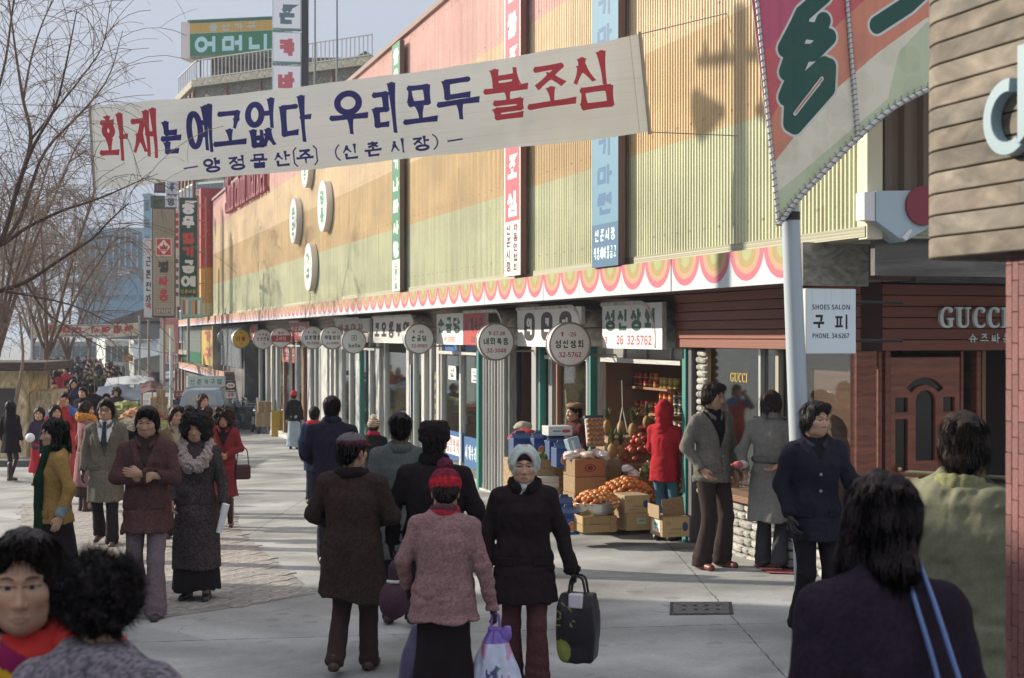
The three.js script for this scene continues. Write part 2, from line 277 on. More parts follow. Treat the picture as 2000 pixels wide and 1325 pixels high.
// ---------------------------------------------------------------- the market hall
const WALL_V = 0.9, FAS_V = 1.02, wallL = wx(415, WALL_V), wallR = wx(1694, WALL_V), WB = 3.03, WT = 7.46;
const hall = wthing('market_hall', 'long market hall clad in corrugated sheet painted with pink, ochre and pale yellow diagonal bands', 'building', (wallL + wallR) / 2, 0, 0);
const stripeTex = tex(2048, 512, (x, w, h) => {
  const U = (px, py) => [((wx(px, WALL_V) - wallL) / (wallR - wallL)) * w, h - ((wy(px, py, WALL_V) - WB) / (WT - WB)) * h];
  x.fillStyle = '#dfb7ad'; x.fillRect(0, 0, w, h);
  const band = (a, b, col) => { const p = U(...a), q = U(...b), k = (q[1] - p[1]) / (q[0] - p[0]); x.fillStyle = col; x.beginPath(); x.moveTo(-10, p[1] - k * (p[0] + 10)); x.lineTo(w + 10, p[1] + k * (w + 10 - p[0])); x.lineTo(w + 10, h + 10); x.lineTo(-10, h + 10); x.fill(); };
  x.fillStyle = '#c998a1'; { const p = U(423, 400), q = U(700, 60); x.beginPath(); x.moveTo(0, 0); x.lineTo(p[0] * 0, p[1]); x.lineTo(...q); x.lineTo(q[0], 0); x.fill(); }
  band([423, 441], [1090, 12], '#dcc6a4'); band([422, 494], [1468, 10], '#cbb288'); band([422, 555], [1489, 227], '#c3c4a4');
  const im = x.getImageData(0, 0, w, h), d = im.data;
  for (let j = 0; j < h; j++) for (let i = 0; i < w; i++) { const v = 1 + 0.05 * noise(i * 0.5, j * 0.01, 2) + 0.07 * fbm(i * 0.02, j * 0.02, 7) + 0.06 * (rnd() - 0.5), k = 4 * (j * w + i); d[k] *= v; d[k + 1] *= v; d[k + 2] *= v; }
  x.putImageData(im, 0, 0);
  for (let i = 0; i < 130; i++) { const X = rnd() * w, Y = rnd() < 0.5 ? 0 : rnd() * h, L = rr(30, 220), g = x.createLinearGradient(0, Y, 0, Y + L); g.addColorStop(0, `rgba(95,62,38,${rr(0.05, 0.2)})`); g.addColorStop(1, 'rgba(95,62,38,0)'); x.fillStyle = g; x.fillRect(X, Y, rr(1, 4), L); }
  for (const Y of [14, 130, 250, 370, 490]) for (let X = 0; X < w; X += 13) { x.fillStyle = `rgba(70,50,38,${rr(0.2, 0.5)})`; x.fillRect(X + rr(-1, 1), Y, 1.6, 2.4); }
  for (let i = 0; i < 40; i++) { x.fillStyle = `rgba(${rnd() < 0.5 ? '255,245,225' : '80,70,60'},${rr(0.02, 0.06)})`; x.fillRect(Math.floor(rnd() * 40) * (w / 40), Math.floor(rnd() * 3) * (h / 3), w / 40, h / 3); }
  for (let i = 0; i < 22; i++) { x.fillStyle = 'rgba(80,65,50,.16)'; x.fillRect((i / 22) * w + rr(-4, 4), 0, 1, h); }
});
function corrugated(x0, x1, y0, y1, v, pitch, depth, axisZ = false, uvOf) {
  const pos = [], uv = [], prof = [[0, 0], [0.35, 0], [0.5, 1], [0.85, 1]], pts = [];
  const n = Math.round((x1 - x0) / pitch);
  for (let i = 0; i < n; i++) for (const [a, b] of prof) pts.push([x0 + (i + a) * pitch, v + b * depth]);
  for (let i = 0; i + 1 < pts.length; i++) {
    const [a, za] = pts[i], [b, zb] = pts[i + 1];
    for (const [x, y, z] of [[a, y0, za], [b, y0, zb], [b, y1, zb], [a, y0, za], [b, y1, zb], [a, y1, za]]) { axisZ ? pos.push(-z, y, x) : pos.push(x, y, z); uv.push(...(uvOf ? uvOf(x, y) : [x, y])); }
  }
  const g = new THREE.BufferGeometry(); g.setAttribute('position', new THREE.Float32BufferAttribute(pos, 3)); g.setAttribute('uv', new THREE.Float32BufferAttribute(uv, 2)); g.computeVertexNormals(); return g;
}
wpart(hall, 'wall', corrugated(wallL, wallR, WB, WT, WALL_V - 0.016, 0.062, 0.016, false, (x, y) => [(x - wallL) / (wallR - wallL), (y - WB) / (WT - WB)]), new THREE.MeshStandardMaterial({ map: stripeTex, roughness: 0.62 }));
const creamM = rough([0.52, 0.50, 0.36], 0.7, 1), brownW = M([0.16, 0.10, 0.07], 0.8), soffM = rough([0.24, 0.15, 0.12], 0.85, 1), beigeW = rough([0.42, 0.37, 0.29], 0.85, 1);
wpart(hall, 'wall_base_strip', boxb(wallL, wallR, 2.945, WB - 0.002, -0.1, WALL_V + 0.02), creamM);
wpart(hall, 'roof_edge', boxb(wallL - 0.1, wallR + 0.05, WT + 0.002, WT + 0.09, -14, WALL_V + 0.06), rough([0.40, 0.30, 0.27], 0.8, 1));
wpart(hall, 'end_wall', [corrugated(-14, WALL_V - 0.1, WB, WT, -(wallR - 0.1), 0.17, 0.045, true)], M([0.15, 0.11, 0.075], 0.7));
wpart(hall, 'corner_trim', boxb(wallR - 0.1, wallR + 0.02, WB - 0.1, WT, WALL_V - 0.12, WALL_V + 0.012), M([0.62, 0.58, 0.42], 0.6));
wpart(hall, 'rear_wall', [boxb(wallL, wallR - 0.12, -2, WT, -14.2, -14)], beigeW);
wpart(hall, 'far_end_wall', [boxb(wallL - 0.2, wallL - 0.01, -2, WT, -14, WALL_V)], beigeW);
wpart(hall, 'upper_floor', [boxb(wallL, wallR - 0.1, 2.70, 2.93, -14, -0.12)], soffM);
// canopy with scalloped panels
const scal = tex(1024, 256, (x, w, h) => {
  x.fillStyle = '#b9c1c5'; x.fillRect(0, 0, w, h);
  for (let i = -1; i < 3; i++) { const c = (i + 0.5) * (w / 2); [['#b55a6c', 0.5, 0.86], ['#b98a6c', 0.385, 0.66], ['#9c8850', 0.28, 0.49], ['#9aa06c', 0.14, 0.30]].forEach(([col, a, b]) => { x.fillStyle = col; x.beginPath(); x.ellipse(c, 0, (a * w) / 2, b * h, 0, 0, 7); x.fill(); }); }
  wear(x, w, h, 2); x.fillStyle = 'rgba(60,50,50,.5)'; x.fillRect(0, 0, 3, h);
});
const scalM = new THREE.MeshStandardMaterial({ map: scal, roughness: 0.55 });
const fasR = wx(1566, FAS_V), fasL = wx(330, FAS_V), SCP = 1.28;
wpart(hall, 'canopy', [boxb(fasL, fasR - 0.01, 2.66, 2.94, 0.0, FAS_V - 0.02), boxb(fasL, fasR, 2.655, 2.66, 0, FAS_V - 0.02)], soffM);
for (let x = fasR; x > fasL; x -= SCP) { const a = Math.max(fasL, x - SCP); const g = boxb(a + 0.004, x - 0.004, 2.63, 2.944, FAS_V - 0.018, FAS_V + rr(-0.002, 0.004)); wpart(hall, 'panel', g, scalM); }
wpart(hall, 'canopy_end', [boxb(fasR + 0.002, fasR + 0.03, 2.60, 2.95, 0.42, FAS_V + 0.005)], rough([0.36, 0.35, 0.32], 0.8, 1));
// pilaster at the far end, painted red over ochre
{
  const x = wallL, g = [boxb(x - 0.9, x - 0.05, 2.96, 8.0, -0.2, WALL_V + 0.45)];
  const t = tex(32, 256, (c, w, h) => { c.fillStyle = '#9c3a3c'; c.fillRect(0, 0, w, h); c.fillStyle = '#b58a4a'; c.fillRect(0, h * 0.62, w, h); c.fillStyle = '#b8b184'; c.fillRect(0, h * 0.9, w, h); wear(c, w, h, 1); });
  wpart(hall, 'pilaster', g, new THREE.MeshStandardMaterial({ map: t, roughness: 0.7 }));
}
// lintel zone over the shops, with the brown wood strip on the last bay
const shopL = wx(478, 0), shopR = wx(1690, 0);
wpart(hall, 'lintel', boxb(shopL, wx(1335, 0) - 0.02, 2.06, 2.655, -0.12, 0.0), beigeW);
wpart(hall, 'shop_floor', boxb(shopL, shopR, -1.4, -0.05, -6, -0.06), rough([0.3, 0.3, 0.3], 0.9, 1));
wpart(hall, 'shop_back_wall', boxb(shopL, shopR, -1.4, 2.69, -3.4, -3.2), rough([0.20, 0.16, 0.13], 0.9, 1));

// ---------------------------------------------------------------- shop fronts
const FR = { w: whiteP, a: alu, t: teal, b: M([0.24, 0.12, 0.07], 0.6), g: rough([0.40, 0.41, 0.40], 0.5, 1), blue: M([0.05, 0.13, 0.33], 0.5), d: dark };
const railY = 1.86;
function shop(label, x0, x1, posts, o = {}) {
  const xm = (x0 + x1) / 2, yb = wg(xm, 0), g = wthing('market_shop', label, 'shop', xm, yb, 0, null);
  for (const [px, w, m, v = 0.03, d = 0.09, top = 2.06] of posts) { const x = wx(px, v); wpart(g, 'post', boxb(x - w / 2, x + w / 2, yb - 0.15, top - 0.003, v - d / 2, v + d / 2), FR[m]); }
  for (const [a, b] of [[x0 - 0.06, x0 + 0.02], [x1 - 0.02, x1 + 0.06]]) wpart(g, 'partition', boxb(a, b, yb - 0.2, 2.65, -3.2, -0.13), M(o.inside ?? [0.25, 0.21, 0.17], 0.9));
  const panes = o.panes ?? [];
  for (const [pa, pb, ya, yt] of panes) wpart(g, 'pane', boxb(wx(pa, 0.03), wx(pb, 0.03), ya ?? yb + 0.16, yt ?? railY - 0.02, 0.018, 0.024), glassM);
  for (const [pa, pb] of o.upper ?? []) wpart(g, 'clerestory_pane', boxb(wx(pa, 0.03), wx(pb, 0.03), railY + 0.06, 2.05, 0.016, 0.024), o.upperM ?? M([0.30, 0.30, 0.27], 0.25));
  if (o.rail) wpart(g, 'rail', boxb(wx(o.rail[0], 0.03), wx(o.rail[1], 0.03), railY, railY + 0.055, -0.02, 0.085), whiteP);
  if (o.sill) wpart(g, 'sill', boxb(wx(o.sill[0], 0.03), wx(o.sill[1], 0.03), yb - 0.3, yb + 0.15, -0.05, 0.09), o.sillM ?? whiteP);
  return g;
}
const fruitShop = shop('open-fronted fruit shop with shelves of tins behind piles of fruit', wx(1165), wx(1333), [[1343, 0.09, 't', 0.1], [1172, 0.16, 'w', 0], [1158, 0.06, 't', 0.1], [1220, 0.03, 'w', 0.03, 0.05], [1264, 0.03, 'w', 0.03, 0.05], [1312, 0.03, 'w', 0.03, 0.05]].map((p) => (p[0] > 1200 && p[0] < 1330 ? null : p)).filter(Boolean), { rail: [1180, 1337], upper: [[1182, 1219], [1222, 1262], [1266, 1311], [1314, 1336]], inside: [0.30, 0.20, 0.14] });
for (const px of [1220.5, 1264, 1312.5]) { const x = wx(px, 0.03); wpart(fruitShop, 'mullion', boxb(x - 0.014, x + 0.014, railY + 0.057, 2.055, 0.0, 0.045), whiteP); }
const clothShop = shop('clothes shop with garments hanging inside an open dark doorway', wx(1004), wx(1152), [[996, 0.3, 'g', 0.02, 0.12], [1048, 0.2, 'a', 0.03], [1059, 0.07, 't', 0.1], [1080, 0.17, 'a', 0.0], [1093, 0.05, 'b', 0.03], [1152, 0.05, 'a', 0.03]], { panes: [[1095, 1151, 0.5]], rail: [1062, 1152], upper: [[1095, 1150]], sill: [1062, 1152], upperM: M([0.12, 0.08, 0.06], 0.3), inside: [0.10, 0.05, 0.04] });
const jewelShop = shop('jewellery and watch shop with blue upper panes and blue lower panels', wx(857), wx(940), [[859, 0.17, 'w', 0.03], [903, 0.1, 'w', 0.03], [937.5, 0.12, 't', 0.1], [866, 0.05, 'w', 0.03]], { panes: [[868, 901], [906, 934]], rail: [861, 936], upper: [[866, 901], [906, 935]], sill: [855, 948], upperM: M([0.05, 0.14, 0.36], 0.3), inside: [0.20, 0.19, 0.18] });
{ // folded shutter bundle beside the jeweller
  const g = wthing('folded_shutter', 'folded silver grille shutter standing between the clothes shop and the jeweller', 'shutter', wx(968, 0.1), wg(wx(968), 0), 0.05);
  const a = wx(944, 0.1), b = wx(990, 0.1), n = 16;
  for (let i = 0; i < n; i++) { const x = lerp(a, b, (i + 0.5) / n); wpart(g, 'slat', boxb(x - 0.018, x + 0.018, g.o[1] + 0.02, 2.05, 0.03 + (i % 2) * 0.05, 0.09 + (i % 2) * 0.05), i % 3 ? alu : FR.g); }
  wpart(g, 'foot', boxb(a, b, g.o[1] - 0.1, g.o[1] + 0.02, 0.0, 0.17), whiteP);
}
const clothShop2 = shop('fabric shop with one tall clear window and white posts', wx(738), wx(848), [[741, 0.35, 'w', 0.03], [800, 0.22, 'w', 0.05], [755, 0.08, 'a', 0.03], [812, 0.1, 'a', 0.03], [830, 0.22, 'w', 0.06], [845, 0.14, 'a', 0.03]], { panes: [[756, 797], [803, 811], [814, 828], [833, 844]], sill: [738, 848], inside: [0.34, 0.33, 0.27] });
const farShops = [
  ['narrow shop front of white door frames under the round monogram sign', 655, 736, [[657, 0.2, 'w'], [668, 0.4, 'a'], [686, 0.16, 'a'], [702, 0.5, 'w'], [706, 0.1, 't', 0.1], [725, 0.14, 'w']], [[659, 667], [671, 685], [688, 700], [708, 724], [727, 735]]],
  ['shop front with a bright white post and paired doors', 592, 654, [[594, 0.4, 'b'], [606, 0.5, 'w'], [618, 0.2, 'a'], [627, 0.25, 'a'], [636, 0.9, 'w'], [648, 0.2, 'w']], [[597, 604], [608, 617], [620, 626], [628, 634], [639, 647]]],
  ['shop front with a red board over a brown doorway', 540, 590, [[542, 0.3, 'a'], [556, 0.2, 'b'], [570, 0.7, 'd'], [580, 0.3, 'w']], [[544, 555], [557, 568], [572, 579], [582, 589]]],
  ['farthest shop front of pale frames by the dark pillar', 480, 539, [[483, 1.1, 'd'], [497, 0.7, 'd'], [508, 0.3, 'w'], [522, 0.3, 'a'], [532, 0.3, 'w']], [[485, 495], [500, 507], [510, 521], [524, 531]]],
];
for (const [label, a, b, posts, panes] of farShops) shop(label, wx(a), wx(b), posts, { panes, rail: [a + 2, b - 1], sill: [a, b], inside: [0.3, 0.29, 0.26] });
// ---------------------------------------------------------------- signs on the hall
const faceM = (t, r = 0.5) => new THREE.MeshStandardMaterial({ map: t, roughness: r });
function facePlane(w, h) { return new THREE.PlaneGeometry(w, h); }
// flat board parallel to the wall: box with a printed face 3 mm proud
function wallBoard(name, label, cat, px0, px1, y0, y1, v, depth, t, o = {}) {
  const a = wx(px0, v), b = wx(px1, v), g = wthing(name, label, cat, (a + b) / 2, y0, v, o.group);
  wpart(g, 'board', boxb(a, b, y0, y1, v - depth, v), o.side ?? whiteP);
  wpart(g, 'face', facePlane(b - a - (o.inset ?? 0), y1 - y0 - (o.inset ?? 0)).translate((a + b) / 2, (y0 + y1) / 2, v + 0.003), faceM(t));
  return g;
}
const vb = (px, py) => wy(px, py, 1.05);
wallBoard('wall_banner', 'narrow green vertical banner with white lettering hung on the striped wall', 'banner', 766, 781, vb(773, 569), vb(773, 85), 1.05, 0.08, tex(128, 1024, (x, w, h) => {
  x.fillStyle = '#3f7a5c'; x.fillRect(0, 0, w, h); x.fillStyle = '#d8d6cc'; x.fillRect(0, h - 130, w, 130); htext(x, '불우이웃돕기나라사랑', 12, 14, 104, 74, 17, '#dcdad0', { vertical: true, gap: 0.2 }); htext(x, '신촌시장', 38, h - 122, 52, 26, 6, '#3f7a5c', { vertical: true }); wear(x, w, h);
}), { side: M([0.12, 0.08, 0.07], 0.7) });
wallBoard('wall_banner', 'red vertical banner with white lettering hung between the green and the blue one', 'banner', 985, 1017, vb(1001, 539), vb(1001, -60), 1.05, 0.08, tex(160, 1400, (x, w, h) => {
  x.fillStyle = '#b3505c'; x.fillRect(0, 0, w, h); x.fillStyle = '#d6d0c8'; x.fillRect(0, 0, 12, h); x.fillRect(w - 10, 0, 10, h); x.fillRect(0, h - 250, w, 250);
  htext(x, '산불조심불조심', 24, 20, 112, 130, 24, '#e2dcd6', { vertical: true, gap: 0.26 }); htext(x, '신촌시장', 20, h - 238, 48, 50, 8, '#4a3034', { vertical: true }); htext(x, '자동인합회', 90, h - 238, 46, 40, 7, '#4a3034', { vertical: true }); wear(x, w, h);
}), { side: M([0.14, 0.06, 0.06], 0.7) });
wallBoard('wall_banner', 'wide blue vertical banner with dark blue lettering nearest the street corner', 'banner', 1157, 1208, vb(1182, 521), vb(1182, -70), 1.05, 0.08, tex(220, 1400, (x, w, h) => {
  x.fillStyle = '#5d879e'; x.fillRect(0, 0, w, h); x.fillStyle = '#3d6584'; x.fillRect(0, h - 200, w, 200);
  htext(x, '읽기마련만들기마련', 40, 10, 140, 112, 22, '#3a6288', { vertical: true, gap: 0.16 }); htext(x, '신촌시장', 22, h - 180, 40, 62, 8, '#cfdde2'); htext(x, '직장새마을금고', 12, h - 96, 25, 62, 6, '#cfdde2'); wear(x, w, h);
}), { side: M([0.12, 0.07, 0.07], 0.7) });
// oval-looking round plates on the wall
for (const [px, py, r, str, where] of [[577, 432, 45, '본관', 'left of the four'], [634, 403, 50, '명동', 'second from the right banner and highest in full view'], [606, 522, 47, '가구', 'lowest of the four'], [600, 327, 40, '신촌', 'under the big banner']]) {
  const x = wx(px, 1), y = wy(px, py, 1), R = (r * wd(px, 1)) / F, g = wthing('wall_plate', `white round wall plate, ${where}`, 'sign', x, y, WALL_V + 0.02);
  const c = new THREE.CylinderGeometry(R, R, 0.14, 40); c.rotateX(Math.PI / 2); wpart(g, 'plate', c.translate(x, y, WALL_V + 0.09), M([0.5, 0.48, 0.45], 0.6));
  const t = tex(256, 256, (c2, w, h) => { c2.fillStyle = '#dcdad6'; c2.fillRect(0, 0, w, h); htext(c2, str, 66, 40, 125, 82, 17, '#3f7f68', { vertical: true }); wear(c2, w, h, 0.5); });
  wpart(g, 'face', new THREE.CircleGeometry(R - 0.02, 40).translate(x, y, WALL_V + 0.163), faceM(t));
}
const fSerif = await new FontLoader().loadAsync('fonts/droid/droid_serif_bold.typeface.json');
{ // raised script letters on the pink corner
  const g = wthing('wall_lettering', 'raised dark red metal lettering slanting across the pink corner of the wall', 'sign', wx(442, 1), wy(442, 415, 1), WALL_V);
  const txt = 'Shin chon Market', a = wx(441, 1), b = wx(520, 1), n = txt.length, mt = M([0.22, 0.035, 0.05], 0.5), back = M([0.5, 0.42, 0.40], 0.6);
  let cx = 0; const glyphs = [];
  for (const ch of txt) { if (ch === ' ') { cx += 0.55; continue; } const q = new TextGeometry(ch, { font: fSerif, size: 1, depth: 0.12, curveSegments: 4 }); q.computeBoundingBox(); const w = q.boundingBox.max.x; glyphs.push([q, cx]); cx += w + 0.2; }
  const sx = (b - a) / cx, y0 = wy(442, 417, 1), y1 = wy(520, 372, 1), sy = 1.18;
  for (const [q, c0] of glyphs) { const x = a + c0 * sx; q.applyMatrix4(new THREE.Matrix4().makeShear(0, 0, 0.25, 0, 0, 0)); q.scale(sx, sy, 1); q.scale(1.12, 1, 1); q.translate(x, lerp(y0, y1, (x - a) / (b - a)), WALL_V + 0.03); wpart(g, 'letter', q, mt); }
  void n; void back;
}
// sign boards with rounded hoods over the shops
function hood(g, a, b) {
  const r = 0.46, t = 0.045, y0 = 2.055, y1 = 2.60, sh = new THREE.Shape();
  sh.moveTo(b, y0); sh.lineTo(b, y1 - r); sh.absarc(b - r, y1 - r, r, 0, Math.PI / 2); sh.lineTo(a + 0.05, y1); sh.lineTo(a + 0.05, y1 - t); sh.lineTo(b - r, y1 - t); sh.absarc(b - r, y1 - r, r - t, Math.PI / 2, 0, true); sh.lineTo(b - t, y0); sh.lineTo(b, y0);
  wpart(g, 'hood', new THREE.ExtrudeGeometry(sh, { depth: 0.34, bevelEnabled: false, curveSegments: 14 }).translate(0, 0, 0.004), whiteP);
}
function shopSign(label, px0, px1, pxHood, t) {
  const g = wallBoard('shop_sign', label, 'sign', px0, px1, 2.04, 2.57, 0.335, 0.05, t, {});
  if (pxHood) { const a = wx(px0, 0.3), b = wx(pxHood, 0.1); hood(g, a, b); }
  return g;
}
const signTex = (bg, draw, w = 512) => tex(w, 200, (x, W, h) => { x.fillStyle = bg; x.fillRect(0, 0, W, h); draw(x, W, h); wear(x, W, h, 0.8); });
shopSign('white shop board with green lettering and a red phone number over the fruit shop', 1177, 1294, 1319, signTex('#dfe3e2', (x) => { htext(x, '성신상회', 20, 14, 104, 108, 20, '#1f5a48', { gap: 0.1 }); ltext(x, '가', 38, 166, 1, '#b04048'); htext(x, '가', 20, 140, 30, 44, 5, '#b04048'); ltext(x, '26  32·5762', 280, 162, 58, '#b04048', 'sans-serif', 400); }));
shopSign('white shop board with three letters in black pills over the clothes shop', 1011, 1136, 1172, signTex('#e2e4e2', (x) => { [['의', 60], ['크', 205], ['다', 350]].forEach(([c, X]) => { x.fillStyle = '#241d22'; x.beginPath(); x.roundRect(X, 20, 92, 150, 40); x.fill(); x.fillStyle = '#e2e4e2'; htext(x, c, X + 18, 44, 56, 100, 14, '#e6e6e2'); }); }));
shopSign('white and green shop board over the jeweller', 853, 905, null, signTex('#dde2df', (x) => { htext(x, '순금당', 20, 20, 138, 110, 20, '#23604f', { gap: 0.1 }); ltext(x, '49 320983', 260, 166, 46, '#b0434c'); }));
shopSign('red shop board with dark lettering beside the white and green one', 906.5, 948, 1013, signTex('#b23f3c', (x) => { htext(x, '시계수리', 20, 20, 104, 110, 18, '#42262a', { gap: 0.1 }); ltext(x, '32 0983', 260, 166, 46, '#3a2024'); }));
shopSign('white shop board with heavy black lettering over the fabric shop', 729, 806, 836, signTex('#d8d8d2', (x) => { htext(x, '코오롱부인', 10, 34, 88, 130, 22, '#241c1e', { gap: 0.1 }); }));
shopSign('dark plain shop board over the monogram shop', 655, 722, 728, signTex('#b9b8b0', (x) => { htext(x, '벨라양장', 40, 34, 88, 120, 18, '#7a4a44', { gap: 0.15 }); }));
shopSign('red shop board with white lettering in the far row', 566, 600, 604, signTex('#a63c42', (x) => { htext(x, '분식센타', 30, 34, 96, 120, 18, '#e0d4cc', { gap: 0.15 }); }));
shopSign('small red shop board at the far end of the row', 455, 500, null, signTex('#9c3a40', (x) => { htext(x, '양과점', 60, 34, 110, 120, 18, '#dccfc6', { gap: 0.15 }); }));
// round signs hanging square to the wall
const rim = M([0.30, 0.25, 0.23], 0.4, { metalness: 0.4 });
function roundSign(label, px, py, r, draw, v = 0.66, yaw = 0, bg = '#e8eae6') {
  const x = wx(px, v), y = wy(px, py, v), R = (r * wd(px, v)) / F, g = wthing('round_sign', label, 'sign', x, y, v);
  if (yaw) g.rotation.y += yaw;
  const drum = new THREE.CylinderGeometry(R, R, 0.13, 44); drum.rotateZ(Math.PI / 2); wpart(g, 'drum', drum.translate(x, y, v), M([0.62, 0.63, 0.62], 0.45));
  for (const s of [-1, 1]) { const t = new THREE.TorusGeometry(R, 0.012, 6, 44); t.rotateY(Math.PI / 2); wpart(g, 'rim', t.translate(x + s * 0.065, y, v), rim); }
  const t = tex(256, 256, (c, w, h) => { c.fillStyle = bg; c.fillRect(0, 0, w, h); draw(c, w, h); speckle(c, w, h, 90, 'rgba(80,70,60,.2)', 'rgba(255,255,255,.2)', 1, 3); });
  const f = new THREE.CircleGeometry(R - 0.012, 44); f.rotateY(Math.PI / 2); wpart(g, 'face', f.translate(x + 0.0675, y, v), faceM(t, 0.45));
  const f2 = f.clone(); void f2;
  wpart(g, 'bracket', rod([x, y + R * 0.75, v - R * 0.6], [x, y + R * 0.75, 0.02], 0.014), rim); wpart(g, 'bracket', rod([x, y - R * 0.5, v - R * 0.8], [x, y - R * 0.5, 0.02], 0.014), rim);
}
const three = (a, b, c, col = '#3d4440') => (x) => { ltext(x, a, 128, 62, 40, '#a8434a'); if (/[가-힣]/.test(a)) 0; htext(x, b, 128 - (b.length * 50) / 2, 96, 44, 56, 8, col, { gap: 0.13 }); ltext(x, c, 128, 192, 42, '#a8434a'); };
const withGa = (n, b, c) => (x) => { htext(x, '가', 62, 46, 26, 36, 5, '#a8434a'); ltext(x, '-' + n, 142, 66, 38, '#a8434a'); three('', b, c)(x); };
roundSign('largest round grey sign, hanging over the clothes shop with four letters and a phone number', 1110, 673, 42, withGa('26', '성신상회', '32-5762'));
roundSign('round grey sign hanging by the folded shutter, second largest', 967, 668, 35.5, withGa('27.28', '내외복장', '32-3048'));
roundSign('round grey sign hanging before the fabric shop board', 817, 662, 29, withGa('49', '순금당', '32-0983'));
roundSign('round grey sign with a small square monogram', 690, 667, 23.5, (x) => { x.strokeStyle = '#4a4442'; x.lineWidth = 6; x.strokeRect(104, 62, 50, 54); ltext(x, 'B', 129, 90, 40, '#4a4442', 'serif'); ltext(x, 'bella', 132, 176, 58, '#3c3434'); });
roundSign('round grey sign just left of the monogram sign', 648, 660, 22, withGa('69', '제일상회', '32-6968'));
roundSign('round grey sign third from the monogram sign to the left', 610, 660, 22, withGa('70', '삼보양품', '33-5350'));
roundSign('round sign half red, half white in the far row', 548, 660, 19, (x, w, h) => { x.fillStyle = '#b0444a'; x.fillRect(0, 96, w, 90); htext(x, '고려당', 50, 108, 46, 60, 8, '#e0d6cc'); htext(x, '양과', 84, 44, 38, 38, 6, '#7a5a40'); });
roundSign('round pale sign with red and dark lettering left of the red and white one', 513, 663, 19, (x) => { htext(x, '사무실', 62, 46, 40, 36, 6, '#a8434a'); htext(x, '한은전통', 40, 98, 40, 52, 7, '#4c4444'); ltext(x, '가-70', 128, 190, 34, '#a8434a'); });
roundSign('yellow round sign with red lettering at the end of the far row', 469, 662, 18, (x) => { htext(x, '다방', 50, 86, 70, 80, 13, '#a8303a'); ltext(x, '지하', 128, 50, 1, '#a8303a'); htext(x, '가', 112, 28, 34, 34, 6, '#a8303a'); htext(x, '구', 112, 186, 34, 34, 6, '#a8303a'); }, 0.9, 0.35, '#dcb83e');
roundSign('small dull grey round sign beside the yellow one', 440, 660, 15, (x) => { htext(x, '신촌', 60, 90, 60, 70, 9, '#6a6a6a'); }, 0.5, 0, '#9aa3a6');
// window lettering of the jeweller and the paper strips
{
  const mk = (label, a, b, py0, py1, draw, bg, w = 256, h = 256) => wallBoard('window_panel', label, 'sign', a, b, wy((a + b) / 2, py1, 0.07), wy((a + b) / 2, py0, 0.07), 0.07, 0.03, tex(w, h, (x, W, H) => { x.fillStyle = bg; x.fillRect(0, 0, W, H); draw(x, W, H); wear(x, W, H, 0.6); }), { side: FR.blue });
  mk('blue panel with a white field of red lettering under the jeweller window', 868, 902, 843, 898, (x, w, h) => { x.fillStyle = '#d8d8d4'; x.fillRect(24, 40, w - 44, h - 84); htext(x, '금은보석', 34, 56, 42, 140, 10, '#b0424c', { gap: 0.12 }); }, '#2f5a8e');
  mk('blue panel with pale lettering right of the red lettered one', 907, 934, 856, 914, (x) => { htext(x, '시계수리', 16, 60, 48, 140, 10, '#dfe4e6', { gap: 0.15 }); }, '#34618f');
  mk('narrow white strip with black vertical lettering on the fabric shop post', 795, 802, 712, 838, (x) => { htext(x, '수입양복지전문', 30, 14, 68, 62, 14, '#241c1e', { vertical: true, gap: 0.3 }); }, '#dcdad4', 128, 620);
  mk('paper notice with dark writing taped high in the jeweller window', 876, 891, 715, 742, (x) => { htext(x, '세일', 60, 40, 130, 80, 16, '#3a5a58', { vertical: true }); }, '#d8d8d0', 256, 256);
  mk('small blue and white notice in the right jeweller pane', 921, 934, 720, 748, (x, w, h) => { htext(x, '시계', 60, 30, 130, 70, 16, '#3a5a8a', { vertical: true }); x.fillStyle = '#a04048'; x.fillRect(60, 200, 130, 30); void w; void h; }, '#d0d4d6');
  mk('narrow strip of yellow vertical lettering on a dark post', 848, 852, 725, 850, (x) => { htext(x, '금은시계보석', 30, 14, 68, 70, 14, '#b8a03a', { vertical: true, gap: 0.4 }); }, '#2a2220', 128, 620);
  mk('two stacked red plates with white lettering hanging under the red board', 551, 576, 679, 708, (x) => { x.fillStyle = '#d8c8bc'; x.fillRect(0, 122, 256, 12); htext(x, '미용실', 40, 26, 56, 70, 10, '#e0d4cc'); htext(x, '이원', 60, 156, 60, 70, 10, '#e0d4cc'); }, '#a8443c');
}
